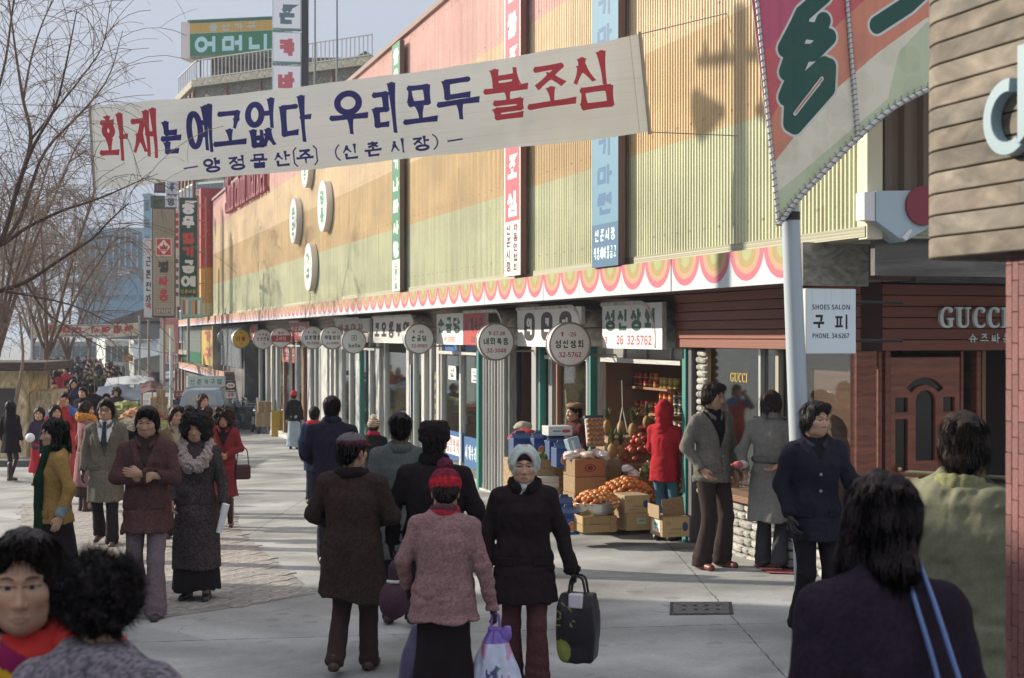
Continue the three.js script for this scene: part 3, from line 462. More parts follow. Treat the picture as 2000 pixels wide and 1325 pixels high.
// ---------------------------------------------------------------- shoe shop at the corner: planks, window, stone base, recessed door
const eV = (px) => { const k = (px - 1000) / F; return (X0 + shopR * ST + k * shopR * CT) / (CT - k * ST); };
const eD = (px) => -shopR * CT - eV(px) * ST;
const eX = (px) => -eV(px), eY = (px, py) => EYE + ((HY - py) / F) * eD(px);
const woodRed = [[0.29, 0.09, 0.052], [0.32, 0.10, 0.057], [0.26, 0.08, 0.048], [0.30, 0.094, 0.056]].map((c) => wood(c, 0.55, 0.7, 3));
{
  const x0 = wx(1333, 0.1), x1 = shopR + 0.16, base = wg((x0 + x1) / 2, 0), g = wthing('shoe_shop', 'corner shoe shop with reddish wooden plank fascia, display window and low white stone base', 'shop', (x0 + x1) / 2, base, 0);
  const ph = 0.098;
  for (let i = 0; i < 6; i++) { const y = 2.062 + i * ph; wpart(g, 'plank', rbox(x1 - x0, ph - 0.006, 0.05, 0.006, (x0 + x1) / 2, y + ph / 2, 0.16 + (i % 2) * 0.006), woodRed[i % 4]); }
  wpart(g, 'fascia_back', boxb(x0 + 0.01, x1 - 0.04, 2.06, 2.65, -0.1, 0.13), M([0.05, 0.02, 0.015], 0.9));
  const post = (pa, pb, m, v = 0.05, d = 0.14, y0 = base - 0.2, y1 = 2.06) => wpart(g, 'post', boxb(wx(pa, v), wx(pb, v), y0, y1, v - d / 2, v + d / 2), m);
  post(1352, 1362, rough([0.14, 0.14, 0.145], 0.7, 1)); post(1382, 1386, M([0.42, 0.28, 0.14], 0.5), 0.03, 0.04); post(1486, 1490, alu, 0.02, 0.05, base + 0.62); post(1520, 1526, M([0.35, 0.33, 0.25], 0.5), 0.02, 0.06, base + 0.62); post(1681, 1693, woodRed[1], 0.08, 0.2);
  for (const [a, b] of [[1388, 1486], [1490, 1520], [1526, 1681]]) wpart(g, 'pane', boxb(wx(a, 0), wx(b, 0), base + 0.63, 2.06, -0.004, 0.004), glassM);
  const sx0 = wx(1420, 0.1), sx1 = wx(1684, 0.1);
  wpart(g, 'sill', rbox(sx1 - sx0, 0.07, 0.26, 0.012, (sx0 + sx1) / 2, base + 0.585, 0.10), wood([0.26, 0.12, 0.06], 0.5, 1, 3));
  wpart(g, 'base', boxb(sx0, sx1, base - 0.3, base + 0.55, -0.1, 0.12), rough([0.25, 0.24, 0.22], 0.95, 2));
  const tones = [[0.62, 0.60, 0.55], [0.52, 0.50, 0.46], [0.68, 0.66, 0.62], [0.45, 0.44, 0.40]].map((c) => rough(c, 0.85, 1));
  const stoneG = [0, 1, 2, 3].map(() => { const q = new THREE.DodecahedronGeometry(0.5, 1), p = q.attributes.position; for (let i = 0; i < p.count; i++) { const n = 1 + 0.18 * noise(p.getX(i) * 3 + 9, p.getY(i) * 3, p.getZ(i) * 3); p.setXYZ(i, clamp(p.getX(i) * n * 1.3, -0.5, 0.5), clamp(p.getY(i) * n * 1.3, -0.5, 0.5), p.getZ(i) * n); } q.computeVertexNormals(); return q; });
  const stones = (xa, xb, ya, yb, v, sw, sh) => { for (let y = ya; y < yb - sh * 0.3; y += sh) { let x = xa + rr(-sw, 0) * 0.5; while (x < xb) { const w = sw * rr(0.6, 1.5), h = sh * rr(0.85, 1.05); const m = part('stone', pick(stoneG), pick(tones), g, [clamp(x + w / 2, xa + w / 2, xb - w / 2) - g.o[0], y + h / 2 - g.o[1], v - g.o[2]]); m.scale.set(w * 0.96, h * 0.94, 0.09 + rr(0, 0.03)); x += w; } } };
  stones(sx0, sx1, base - 0.06, base + 0.53, 0.12, 0.22, 0.085);
  stones(wx(1363, 0.06), wx(1381, 0.06), base + 0.5, 2.04, 0.05, 0.14, 0.075);
  // shop interior: display step, curtain, shelf and shoes
  wpart(g, 'display_step', boxb(wx(1390, -0.3), wx(1680, -0.3), base - 0.3, base + 0.60, -1.2, -0.12), rough([0.30, 0.16, 0.09], 0.7, 1));
  wpart(g, 'display_back', boxb(wx(1388, -1.3), shopR - 0.1, base, 2.06, -1.32, -1.28), rough([0.36, 0.22, 0.10], 0.8, 1));
  wpart(g, 'gold_curtain', [corrugated(wx(1600, -0.9), wx(1650, -0.9), base + 0.6, 1.75, -0.95, 0.07, 0.04)], M([0.55, 0.36, 0.08], 0.7));
  wpart(g, 'side_wall', boxb(wx(1345, 0) - 0.05, wx(1345, 0) + 0.03, base - 0.2, 2.65, -3.2, -0.13), rough([0.3, 0.2, 0.12], 0.9, 1));
  for (let i = 0; i < 9; i++) { const x = lerp(wx(1400, -0.3), wx(1670, -0.3), i / 8 + rr(-0.03, 0.03)); const sh = new THREE.SphereGeometry(0.06, 10, 8); sh.scale(0.8, 0.7, 1.9); const q = solo('display_shoe', sh.translate(0, 0.04, 0), M(pick([[0.04, 0.02, 0.02], [0.22, 0.08, 0.04], [0.45, 0.42, 0.38]]), 0.3), `polished shoe in the display window, ${['first', 'second', 'third', 'fourth', 'fifth', 'sixth', 'seventh', 'eighth', 'last'][i]} from the left end`, 'shoe', Wl(x, base + 0.60, -0.35), PHI + rr(-0.6, 0.6), null); void q; }
  // small painted lettering on the glass
  const t = tex(256, 96, (x, w, h) => { x.clearRect(0, 0, w, h); ltext(x, 'GUCCI', w / 2, h / 2, 72, '#b89a3c', 'serif'); });
  wpart(g, 'glass_lettering', new THREE.PlaneGeometry(wx(1462, 0.01) - wx(1424, 0.01), 0.17).translate((wx(1424, 0.01) + wx(1462, 0.01)) / 2, wy(1443, 738, 0.01), 0.008), new THREE.MeshStandardMaterial({ map: t, transparent: true, roughness: 0.5 }));
  // hanging handbag on its straps
  const bx = wx(1640, -0.25), bag = wthing('handbag', 'black handbag with a white flap hanging on straps in the shoe shop window', 'handbag', bx, 1.0, -0.25);
  wpart(bag, 'body', rbox(0.34, 0.26, 0.09, 0.03, bx, 1.02, -0.25), M([0.02, 0.018, 0.018], 0.4)); wpart(bag, 'flap', rbox(0.30, 0.07, 0.10, 0.02, bx, 1.17, -0.25), M([0.6, 0.58, 0.55], 0.5));
  wpart(bag, 'strap', [rod([bx - 0.12, 1.17, -0.25], [bx, 1.75, -0.25], 0.008), rod([bx + 0.12, 1.17, -0.25], [bx, 1.75, -0.25], 0.008), rod([bx, 1.75, -0.25], [bx, 2.06, -0.25], 0.004)], M([0.02, 0.02, 0.02], 0.5));

  // the end face with the recessed entrance, turned square to the street wall
  const e = thing('shop_entrance', 'recessed entrance under a reddish plank fascia with pale raised letters and an arched wooden door', 'entrance', Wl(shopR, wg(shopR, -0.8), 0), PHI + Math.PI / 2), ey = e.position.y;
  const ep = (n, geo, m, up) => { const q = Array.isArray(geo) ? merge(geo) : geo; q.translate(0, -ey, 0); return part(n, q, m, up ?? e); };
  const R = 2.6;
  for (let i = 0; i < 6; i++) ep('plank', rbox(R - eX(1694), ph - 0.006, 0.05, 0.006, (R + eX(1694)) / 2, 2.062 + i * ph + ph / 2, 0.085 + (i % 2) * 0.006), woodRed[(i + 1) % 4]);
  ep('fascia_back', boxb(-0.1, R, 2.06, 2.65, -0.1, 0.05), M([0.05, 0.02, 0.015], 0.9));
  ep('beam', boxb(eX(1745), R, 2.66, 2.86, -0.2, 0.35), rough([0.20, 0.19, 0.20], 0.8, 1));
  ep('recess_side', boxb(eX(1730), eX(1740), ey - 0.2, 2.06, -1.4, 0.0), woodRed[0]);
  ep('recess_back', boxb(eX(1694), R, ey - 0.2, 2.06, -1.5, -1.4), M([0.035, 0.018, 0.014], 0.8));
  for (const [a, b, z] of [[1692, 1698, 0.04], [1716, 1724, -0.05], [1884, 1890, -0.1], [1918, 1927, -0.12]]) ep('jamb', rbox(eX(b) - eX(a), 2.06 - ey + 0.1, 0.1, 0.01, (eX(a) + eX(b)) / 2, (2.06 + ey - 0.1) / 2, z), woodRed[1]);
  // door leaf: pierced for the panes
  const dx0 = eX(1746), dx1 = eX(1880), cx = eX(1813), y = (py) => eY(1813, py), hw = (dx1 - dx0) / 2;
  const leaf = new THREE.Shape([[dx0, ey + 0.03], [dx1, ey + 0.03], [dx1, 2.0], [dx0, 2.0]].map((p) => new THREE.Vector2(...p)));
  const holes = [];
  const arch = (xa, xb, ya, yb) => { const r = (xb - xa) / 2, p = new THREE.Path(); p.moveTo(xa, ya); p.lineTo(xb, ya); p.lineTo(xb, yb - r); p.absarc((xa + xb) / 2, yb - r, r, 0, Math.PI); p.lineTo(xa, ya); return p; };
  const rect = (xa, xb, ya, yb) => { const p = new THREE.Path(); p.moveTo(xa, ya); p.lineTo(xb, ya); p.lineTo(xb, yb); p.lineTo(xa, yb); p.lineTo(xa, ya); return p; };
  holes.push(arch(eX(1794), eX(1834), y(902), y(762)), rect(eX(1754), eX(1780), y(806), y(776)), rect(eX(1848), eX(1872), y(806), y(776)), rect(eX(1754), eX(1780), y(922), y(818)), rect(eX(1848), eX(1872), y(922), y(818)), rect(eX(1754), eX(1872), y(1000), y(936)));
  { const p = new THREE.Path(), r0 = hw * 0.36 + 0.04, r1 = hw * 0.68, yc = y(790); p.absarc(cx, yc, r1, 0.62, Math.PI - 0.62); p.absarc(cx, yc, r0, Math.PI - 0.62, 0.62, true); p.closePath(); holes.push(p); }
  leaf.holes = holes;
  const d = ep('door', new THREE.ExtrudeGeometry(leaf, { depth: 0.05, bevelEnabled: true, bevelSize: 0.006, bevelThickness: 0.008, bevelSegments: 2, curveSegments: 14 }).translate(0, 0, -0.10), wood([0.34, 0.095, 0.045], 0.3, 2, 1));
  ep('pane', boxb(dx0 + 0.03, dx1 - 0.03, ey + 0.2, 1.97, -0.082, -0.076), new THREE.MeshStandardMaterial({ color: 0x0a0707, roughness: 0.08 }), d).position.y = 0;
  ep('knob', new THREE.SphereGeometry(0.03, 12, 8).translate(dx0 + 0.06, y(915), -0.01), M([0.6, 0.45, 0.2], 0.3, { metalness: 1 }), d);
  for (const c of d.children) c.position.y = 0;
  // raised letters
  const lm = M([0.74, 0.84, 0.80], 0.45); let lx = eX(1815);
  const h = eY(1880, 600) - eY(1880, 640), total = eX(1951) - eX(1815), gl = [...'GUCCI'].map((c) => { const q = new TextGeometry(c, { font: fSerif, size: h * 0.98, depth: 0.03, curveSegments: 8, bevelEnabled: true, bevelSize: 0.002, bevelThickness: 0.003, bevelSegments: 1 }); q.computeBoundingBox(); return q; });
  const sum = gl.reduce((s, q) => s + q.boundingBox.max.x, 0), gap = 0.016, sc = (total - gap * 4) / sum;
  for (const q of gl) { const w = q.boundingBox.max.x * sc; q.scale(sc, 1, 1).translate(lx, eY(1880, 640), 0.118); ep('letter', q, lm); lx += w + gap; }
  const strokes = (str, X, Y, w, hh, lw) => { const list = []; for (const ch of str) { for (const s of glyph(ch)) { if (s.o) { const t2 = new THREE.TorusGeometry(1, lw / (s.o[2] * w) * 0.5, 6, 16); t2.scale(s.o[2] * w, s.o[3] * hh, lw * 0.6); list.push(t2.translate(X + s.o[0] * w, Y - s.o[1] * hh, 0)); } else for (let i = 0; i + 1 < s.pts.length; i++) list.push(rod([X + s.pts[i][0] * w, Y - s.pts[i][1] * hh, 0], [X + s.pts[i + 1][0] * w, Y - s.pts[i + 1][1] * hh, 0], lw * 0.5, lw * 0.5, 6)); } X += w * 1.35; } return list.map((q) => q.toNonIndexed()); };
  ep('small_lettering', merge(strokes('슈즈싸롱', eX(1876), eY(1900, 652), 0.088, 0.082, 0.013)).translate(0, 0, 0.125), lm);
}
// projecting square sign of the shoe shop
{
  const v0 = 1.06, x = wx(1567, v0), w = 0.50, y0 = 1.98, y1 = 2.58, g = thing('projecting_sign', 'square grey projecting sign with black lettering beside the pale pole', 'sign', at(1568, 692, 10.75), PHI + Math.PI / 2); void x; void v0; void y0; void y1;
  const H = (128 * 10.75) / F, W = (112 * 10.75) / F;
  part('box', rbox(W, H, 0.09, 0.008, W / 2, H / 2, 0), M([0.58, 0.57, 0.52], 0.5), g);
  const t = tex(448, 512, (c, W2, H2) => { c.fillStyle = '#dde6ea'; c.fillRect(0, 0, W2, H2); ltext(c, 'SHOES SALON', 224, 142, 54, '#241c20', 'sans-serif', 350); htext(c, '구', 52, 196, 118, 128, 20, '#1c1418'); htext(c, '피', 250, 192, 150, 134, 17, '#1c1418'); ltext(c, 'PHONE. 34:6267', 220, 372, 54, '#241c20', 'sans-serif', 340); wear(c, W2, H2, 0.6); });
  part('face', new THREE.PlaneGeometry(W - 0.012, H - 0.012).translate(W / 2, H / 2, 0.048), faceM(t), g);
  for (const k of [0.8, 0.2]) part('bracket', rod([W, H * k, -0.02], [W + 0.5, H * k, -0.1], 0.012), dark, g);
}
// pole and the painted arch sign over the alley
{
  const foot = at(1577, 1220, 10.42), head = at(1543, 425, 10.42); foot[1] = gy(foot[0], foot[2]);
  const g = thing('sign_pole', 'pale blue grey steel pole that carries the big arched sign', 'pole', foot);
  part('shaft', rod([0, -0.05, 0], [head[0] - foot[0], head[1] - foot[1] + 0.1, 0], 0.078, 0.066, 24), M([0.40, 0.45, 0.48], 0.45), g);
  part('collar', rod([head[0] - foot[0], head[1] - foot[1] - 0.02, 0], [head[0] - foot[0], head[1] - foot[1] + 0.04, 0], 0.073, 0.073, 20), dark, g);
  const D0 = 10.36, o = at(1520, 440, D0), g2 = thing('arch_sign', 'large arched canvas sign with big green letters on pink and cream bands', 'sign', o, -0.06);
  const q = (px, py) => [((px - 1520) / F) * D0, ((440 - py) / F) * D0];
  const curve = [[1520, 440], [1556, 392], [1610, 335], [1668, 276], [1735, 218], [1805, 180], [1880, 152], [1960, 134], [2060, 124]].map((p) => q(...p));
  const outline = [...curve, q(2060, -330), q(1430, -330)];
  const s = new THREE.Shape(); s.moveTo(...outline[0]); s.splineThru(curve.slice(1).map((p) => new THREE.Vector2(...p))); s.lineTo(...q(2060, -330)); s.lineTo(...q(1430, -330)); s.lineTo(...outline[0]);
  const t = tex(1024, 1024, (c, W, H) => {
    const T = (px, py) => [((px - 1430) / 630) * W, ((py + 330) / 770) * H], P = (cx, cy) => T(1300 + cx / 2.857, cy / 2.857);
    c.fillStyle = '#d0647f'; c.fillRect(0, 0, W, H);
    const below2 = (pts, col) => { c.fillStyle = col; c.beginPath(); pts.forEach((p, i) => (i ? c.lineTo(...P(...p)) : c.moveTo(...P(...p)))); c.lineTo(W + 50, H + 50); c.lineTo(-50, H + 50); c.fill(); };
    below2([[420, 520], [545, 310], [720, 90], [900, -120], [1400, -520], [2400, -900]], '#d86c6e'); below2([[480, 840], [570, 690], [760, 380], [960, 140], [1180, -60], [1500, -240], [2400, -500]], '#e4957a'); below2([[540, 1010], [600, 915], [760, 710], [960, 490], [1180, 300], [1430, 120], [2400, -300]], '#f2e8d0'); below2([[1230, 560], [1290, 300], [1440, 140], [2400, -160]], '#d0d8b4');
    const pen = (pts, w, col) => { c.strokeStyle = col; c.lineWidth = (w / 2.857) * (W / 630); c.lineCap = c.lineJoin = 'round'; c.beginPath(); pts.forEach((p, i) => (i ? c.lineTo(...P(...p)) : c.moveTo(...P(...p)))); c.stroke(); };
    const letters = [[[930, -150], [880, -20], [760, 85], [730, 150], [665, 275]], [[760, 100], [740, 170], [850, 185], [875, 125]], [[760, 170], [720, 260], [672, 405]], [[905, 215], [820, 300], [770, 300], [720, 420], [668, 545]], [[880, 370], [800, 440], [700, 590], [695, 690], [720, 705], [900, 500], [905, 380]], [[1500, -110], [1340, 40], [1170, 150]], [[1180, -60], [1240, -120], [1300, -150]], [[640, -420], [800, -620], [1000, -560]], [[1000, -760], [900, -500]]];
    for (const l of letters) pen(l, 106, '#e0dcd4'); for (const l of letters) pen(l, 82, '#2f5a50');
    pen([[868, 445], [720, 638]], 20, '#e0dcd4'); pen([[868, 445], [724, 632]], 8, '#c98266');
    wear(c, W, H, 1.5); for (let i = 0; i < 60; i++) { const p = P(rr(600, 1400), rr(200, 1000)); c.fillStyle = `rgba(120,110,80,${rr(0.02, 0.07)})`; c.beginPath(); c.arc(...p, rr(5, 40), 0, 7); c.fill(); }
  });
  const f = new THREE.ShapeGeometry(s, 24), P = f.attributes.position, U = f.attributes.uv, a = q(1430, 440), b = q(2060, -330);
  for (let i = 0; i < P.count; i++) U.setXY(i, (P.getX(i) - a[0]) / (b[0] - a[0]), (P.getY(i) - a[1]) / (b[1] - a[1]));
  part('canvas', f.translate(0, 0, 0.02), new THREE.MeshStandardMaterial({ map: t, roughness: 0.75 }), g2);
  part('backing', new THREE.ExtrudeGeometry(s, { depth: 0.03, bevelEnabled: false, curveSegments: 24 }).translate(0, 0, -0.014), M([0.30, 0.28, 0.26], 0.8), g2);
  const pipe = M([0.60, 0.60, 0.58], 0.4, { metalness: 0.3 }), v3 = (p) => V(p[0], p[1], 0.03);
  const pc = new THREE.CatmullRomCurve3(curve.map(v3));
  part('frame_pipe', [new THREE.TubeGeometry(pc, 60, 0.019, 8)], pipe, g2);
  part('frame_pipe', rod([...q(1520, 440), 0.03], [...q(1446, -330), 0.03], 0.014), pipe, g2); part('frame_pipe', rod([...q(1672, 268), 0.035], [...q(1625, -330), 0.035], 0.014), pipe, g2); part('frame_pipe', rod([...q(1835, 166), 0.035], [...q(1815, -330), 0.035], 0.014), pipe, g2);
  const lash = [], wrap = (x, y, ang, r = 0.024) => { const tt = new THREE.TorusGeometry(r, 0.004, 5, 10); tt.rotateY(Math.PI / 2); tt.rotateZ(ang + 0.4); lash.push(tt.translate(x, y, 0.03)); };
  for (let i = 0; i < 46; i++) { const p = pc.getPoint(i / 46), tn = pc.getTangent(i / 46); wrap(p.x, p.y, Math.atan2(tn.y, tn.x)); lash.push(rod([p.x - tn.y * 0.02, p.y + tn.x * 0.02, 0.035], [p.x - tn.y * 0.05 + 0.012, p.y + tn.x * 0.055, 0.03], 0.003, 0.003, 5)); }
  for (const [a2, b2] of [[q(1520, 440), q(1446, -330)], [q(1672, 268), q(1625, -330)]]) for (let i = 0; i < 60; i++) { const x = lerp(a2[0], b2[0], i / 60), y = lerp(a2[1], b2[1], i / 60); wrap(x, y, Math.PI / 2, 0.019); }
  part('lashing', lash.map((l) => l.toNonIndexed()), M([0.28, 0.25, 0.22], 0.9), g2);
}
// end wall panels over the alley and the angular box sign
wpart(hall, 'end_panel', [boxb(wallR - 0.16, wallR - 0.1, 2.66, 3.3, -6, WALL_V - 0.13)], rough([0.21, 0.19, 0.17], 0.85, 1));
{
  const g = thing('box_sign', 'angular white and pale blue box sign with a red disc under the brown end wall', 'sign', at(1697, 470, 10.6), PHI + Math.PI / 2), k = 10.6 / F, p = (px, py) => [(px - 1697) * k, (470 - py) * k];
  part('body', extr([p(1722, 430), p(1786, 470), p(1850, 436), p(1850, 366), p(1722, 371)], 0.25).translate(0, 0, -0.3), M([0.42, 0.52, 0.57], 0.5), g);
  part('side', extr([p(1697, 428), p(1721, 430), p(1721, 371), p(1697, 374)], 0.12).translate(0, 0, -0.18), M([0.75, 0.74, 0.72], 0.5), g);
  part('disc', new THREE.CylinderGeometry(0.15, 0.15, 0.02, 28).rotateX(Math.PI / 2).translate(...p(1826, 398), -0.035), M([0.24, 0.03, 0.045], 0.5), g);
  part('strip', extr([p(1777, 462), p(1787, 468), p(1800, 448), p(1795, 445)], 0.02).translate(0, 0, -0.045), M([0.75, 0.74, 0.72], 0.5), g);
}
// the neighbour on the right: rounded plank upper storey on a tiled pillar, close to the camera
{
  const vf = 4.02, r = 0.2, xc = wx(1838, vf), xe = wx(2150, vf), y0 = 2.452, vb2 = vf - 1.2, g = wthing('plank_building', 'corner clad in curved weathered grey brown planks above the right edge', 'building', xc, y0, vf - 0.5);
  const toneC = [[0.25, 0.205, 0.155], [0.29, 0.235, 0.18], [0.22, 0.185, 0.145], [0.265, 0.23, 0.185], [0.31, 0.26, 0.20]].map((c, i) => M2('pl' + i, { color: c, roughness: 0.8, map: rep(D.coarse, 1.1, 1.7), bumpMap: D.grain, bumpScale: 0.001 }));
  const slab = (xa, xb, round) => { const s = new THREE.Shape(), t = 0.03; if (round) { s.moveTo(xb, vf); s.lineTo(xc, vf); s.absarc(xc, vf - r, r, Math.PI / 2, Math.PI); s.lineTo(xc - r, vb2); s.lineTo(xc - r + t, vb2); s.lineTo(xc - r + t, vf - r); s.absarc(xc, vf - r, r - t, Math.PI, Math.PI / 2, true); s.lineTo(xb, vf - t); s.lineTo(xb, vf); } else { s.moveTo(xa, vf); s.lineTo(xb, vf); s.lineTo(xb, vf - t); s.lineTo(xa, vf - t); s.lineTo(xa, vf); } return s; };
  const ph = 0.07;
  for (let i = 0; i < 17; i++) {
    const cut = i === 2 ? wx(1993, vf) : rr(xc + 0.55, xe - 0.1), y = y0 + i * ph;
    for (const [a, b, round] of [[xc, cut - 0.002, true], [cut + 0.002, xe, false]]) {
      const q = new THREE.ExtrudeGeometry(slab(a, b, round), { depth: ph - 0.011, bevelEnabled: true, bevelSize: 0.003, bevelThickness: 0.003, bevelSegments: 1, curveSegments: 14 });
      q.rotateX(-Math.PI / 2); q.scale(1, 1, -1); { const P = q.attributes.position, n = q.attributes.normal; for (let k = 0; k < P.count; k += 3) for (const A of [P, n, q.attributes.uv]) { const s = A.itemSize; for (let c = 0; c < s; c++) { const t = A.array[(k + 1) * s + c]; A.array[(k + 1) * s + c] = A.array[(k + 2) * s + c]; A.array[(k + 2) * s + c] = t; } } }
      q.translate(0, y + 0.004, 0);
      const U = q.attributes.uv, P = q.attributes.position; for (let k = 0; k < P.count; k++) U.setXY(k, P.getX(k) + P.getZ(k) + i * 0.37, P.getY(k) * 1.3);
      wpart(g, 'plank', q, toneC[(i * 3 + (round ? 0 : 2)) % 5]);
    }
  }
  wpart(g, 'core', boxb(xc - r + 0.04, xe, y0 + 0.02, y0 + 1.3, vb2, vf - 0.24), dark); wpart(g, 'soffit', boxb(xc - 0.02, xe, y0 + 0.006, y0 + 0.018, vb2, vf - 0.035), M([0.06, 0.03, 0.03], 0.9));
  const lx = wx(1980, vf + 0.02), ly = wy(1980, 232, vf), s = new THREE.Shape(); s.absarc(0, 0, 0.112, 1.45, 5.3); s.absarc(0, 0, 0.076, 5.3, 1.45, true); s.closePath();
  const lm = M([0.24, 0.33, 0.37], 0.45), lt = wthing('wall_letter', 'raised pale blue hook-shaped letter on the curved planks', 'letter', lx, ly, vf + 0.004);
  wpart(lt, 'hook', new THREE.ExtrudeGeometry(s, { depth: 0.035, bevelEnabled: true, bevelSize: 0.002, bevelThickness: 0.002, bevelSegments: 1, curveSegments: 24 }).translate(lx, ly, vf + 0.008), lm); wpart(lt, 'stem', extr([[0.05, -0.09], [0.092, -0.06], [0.092, 0.2], [0.05, 0.2]], 0.035, 0.002).translate(lx, ly, vf + 0.008), lm);
  const vp = vf - 0.06, px0 = wx(1967, vp), pw = 0.3, yb = wg(px0, vp) - 0.05, pl = wthing('tiled_pillar', 'near pillar faced with narrow dark pink upright tiles at the right edge', 'pillar', px0 + pw / 2, yb, vp - 0.15);
  wpart(pl, 'core', boxb(px0 + 0.004, px0 + pw, yb, y0 + 0.004, vp - 0.3, vp - 0.004), rough([0.13, 0.06, 0.055], 0.9, 2));
  const tg = rbox(0.029, 0.094, 0.01, 0.002, 0, 0, 0, 1), tm = [[0.30, 0.115, 0.105], [0.27, 0.10, 0.09], [0.33, 0.13, 0.12], [0.25, 0.09, 0.085]].map((c) => rough(c, 0.55, 1));
  for (let c = 0; c < 9; c++) for (let k = 0; k < 27; k++) part('tile', tg, pick(tm), pl, [px0 + 0.016 + c * 0.031 - pl.o[0], 0.06 + k * 0.096 - (c % 2) * 0.048, vp - pl.o[2] + rr(-0.0005, 0.001)]);
}
struct('door_mat', patch([[1470, 1106], [1560, 1100], [1700, 1104], [1700, 1128], [1500, 1122]].map((p) => onGround(...p)).map((p) => [p[0], p[2]]), 0.012), rough([0.40, 0.09, 0.10], 0.95, 6));
// ---------------------------------------------------------------- the fire warning banner across the pavement
{
  const cs = [at(175, 210, 15.6), at(1250, 67, 13.2), at(185, 371, 15.6), at(1270, 258, 13.2)].map((p) => V(...p));
  const g = thing('street_banner', 'wide white cloth banner with red and navy brush lettering stretched over the pavement', 'banner', [cs[2].x, cs[2].y, cs[2].z]), o = cs[2].clone();
  const nx = 90, ny = 14, pos = [], uv = [], idx = [];
  for (let j = 0; j <= ny; j++) for (let i = 0; i <= nx; i++) {
    const u = i / nx, v = j / ny, p = cs[0].clone().lerp(cs[1], u).lerp(cs[2].clone().lerp(cs[3], u), v).sub(o), e = Math.sin(Math.PI * u);
    p.y -= 0.05 * e * (1 - v) + 0.02 * e; p.z += 0.05 * noise(u * 6, v * 2, 3) * Math.min(1, e * 4) + 0.014 * noise(u * 22 + v * 5, v * 4, 6) * Math.min(1, e * 6) + 0.035 * Math.sin(v * 3.1) * e + 0.006 * noise(u * 40, v * 9, 5);
    p.y += 0.012 * noise(u * 14, v * 2, 8);
    pos.push(p.x, p.y, p.z); uv.push(u, 1 - v); if (i < nx && j < ny) { const a = j * (nx + 1) + i; idx.push(a, a + nx + 1, a + 1, a + 1, a + nx + 1, a + nx + 2); }
  }
  const q = new THREE.BufferGeometry(); q.setAttribute('position', new THREE.Float32BufferAttribute(pos, 3)); q.setAttribute('uv', new THREE.Float32BufferAttribute(uv, 2)); q.setIndex(idx); q.computeVertexNormals();
  const t = tex(2048, 340, (x, w, h) => {
    x.fillStyle = '#f6f6ec'; x.fillRect(0, 0, w, h);
    const U = (px) => { const s = (px - 180) / 1080; return ((s * 15.6) / (13.2 + s * 2.4)) * w; };
    const col = (r) => (r ? '#b8414a' : '#33316f');
    for (const [c, a, b, y0, y1, r] of [['화', 193, 254, 0.10, 0.70, 1], ['재', 255, 312, 0.08, 0.70, 1], ['는', 313, 357, 0.24, 0.66, 0], ['예', 364, 420, 0.08, 0.70, 0], ['고', 416, 486, 0.16, 0.68, 0], ['없', 481, 546, 0.09, 0.70, 0], ['다', 548, 614, 0.10, 0.70, 0], ['우', 644, 724, 0.10, 0.68, 0], ['리', 728, 786, 0.08, 0.70, 0], ['모', 786, 858, 0.12, 0.66, 0], ['두', 854, 942, 0.10, 0.66, 0], ['불', 946, 1038, 0.09, 0.70, 1], ['조', 1028, 1128, 0.12, 0.68, 1], ['심', 1116, 1206, 0.08, 0.72, 1]]) htext(x, c, U(a), y0 * h, U(b) - U(a), (y1 - y0) * h, 24, col(r), { style: 'brush' });
    for (const [c, px] of [['양', 412], ['정', 460], ['물', 503], ['산', 548], ['주', 592], ['신', 680], ['촌', 724], ['시', 773], ['장', 818]]) htext(x, c, U(px - 18), 0.75 * h, U(px + 17) - U(px - 18), 0.185 * h, 9.5, '#33316f', { style: 'brush' });
    x.strokeStyle = '#33316f'; x.lineWidth = 6; for (const [a, b] of [[356, 384], [868, 898]]) { x.beginPath(); x.moveTo(U(a), 0.85 * h); x.lineTo(U(b), 0.84 * h); x.stroke(); }
    x.lineWidth = 5; for (const [px, s] of [[570, 1], [614, -1]]) { x.beginPath(); x.moveTo(U(px + 6 * s), 0.73 * h); x.lineTo(U(px), 0.77 * h); x.lineTo(U(px), 0.91 * h); x.lineTo(U(px + 6 * s), 0.95 * h); x.stroke(); } for (const [px, s] of [[660, 1], [838, -1]]) { x.beginPath(); x.arc(U(px + 10 * s), 0.84 * h, 38, s > 0 ? 2.2 : -0.95, s > 0 ? 4.1 : 0.95); x.stroke(); }
    for (let i = 0; i < 500; i++) { x.fillStyle = `rgba(${rnd() < 0.5 ? '70,70,60' : '245,245,235'},${rr(0.015, 0.06)})`; const X = rnd() * w; x.fillRect(X, rnd() * h, rr(60, 500), rr(0.6, 2)); }
    x.fillStyle = 'rgba(120,120,110,.3)'; x.fillRect(10, 0, 3, h); x.fillRect(w - 34, 0, 3, h);
  });
  part('cloth', q, new THREE.MeshPhysicalMaterial({ map: t, roughness: 0.95, transmission: 0.35, thickness: 0, side: THREE.DoubleSide, color: 0xffffff }), g);
  const l = (a) => a.clone().sub(o), stick = M([0.35, 0.30, 0.24], 0.7);
  part('end_stick', rod(l(cs[0]).add(V(0, 0.05, 0)).toArray(), l(cs[2]).add(V(0, -0.05, 0)).toArray(), 0.017), stick, g); part('end_stick', rod(l(cs[1]).add(V(0, 0.02, 0)).toArray(), l(cs[3]).add(V(0, -0.02, 0)).toArray(), 0.017), stick, g);
  const rope = M([0.3, 0.28, 0.25], 0.9), rp = (a, b) => part('rope', rod(l(a).toArray(), l(V(...b)).toArray(), 0.005, 0.005, 5), rope, g);
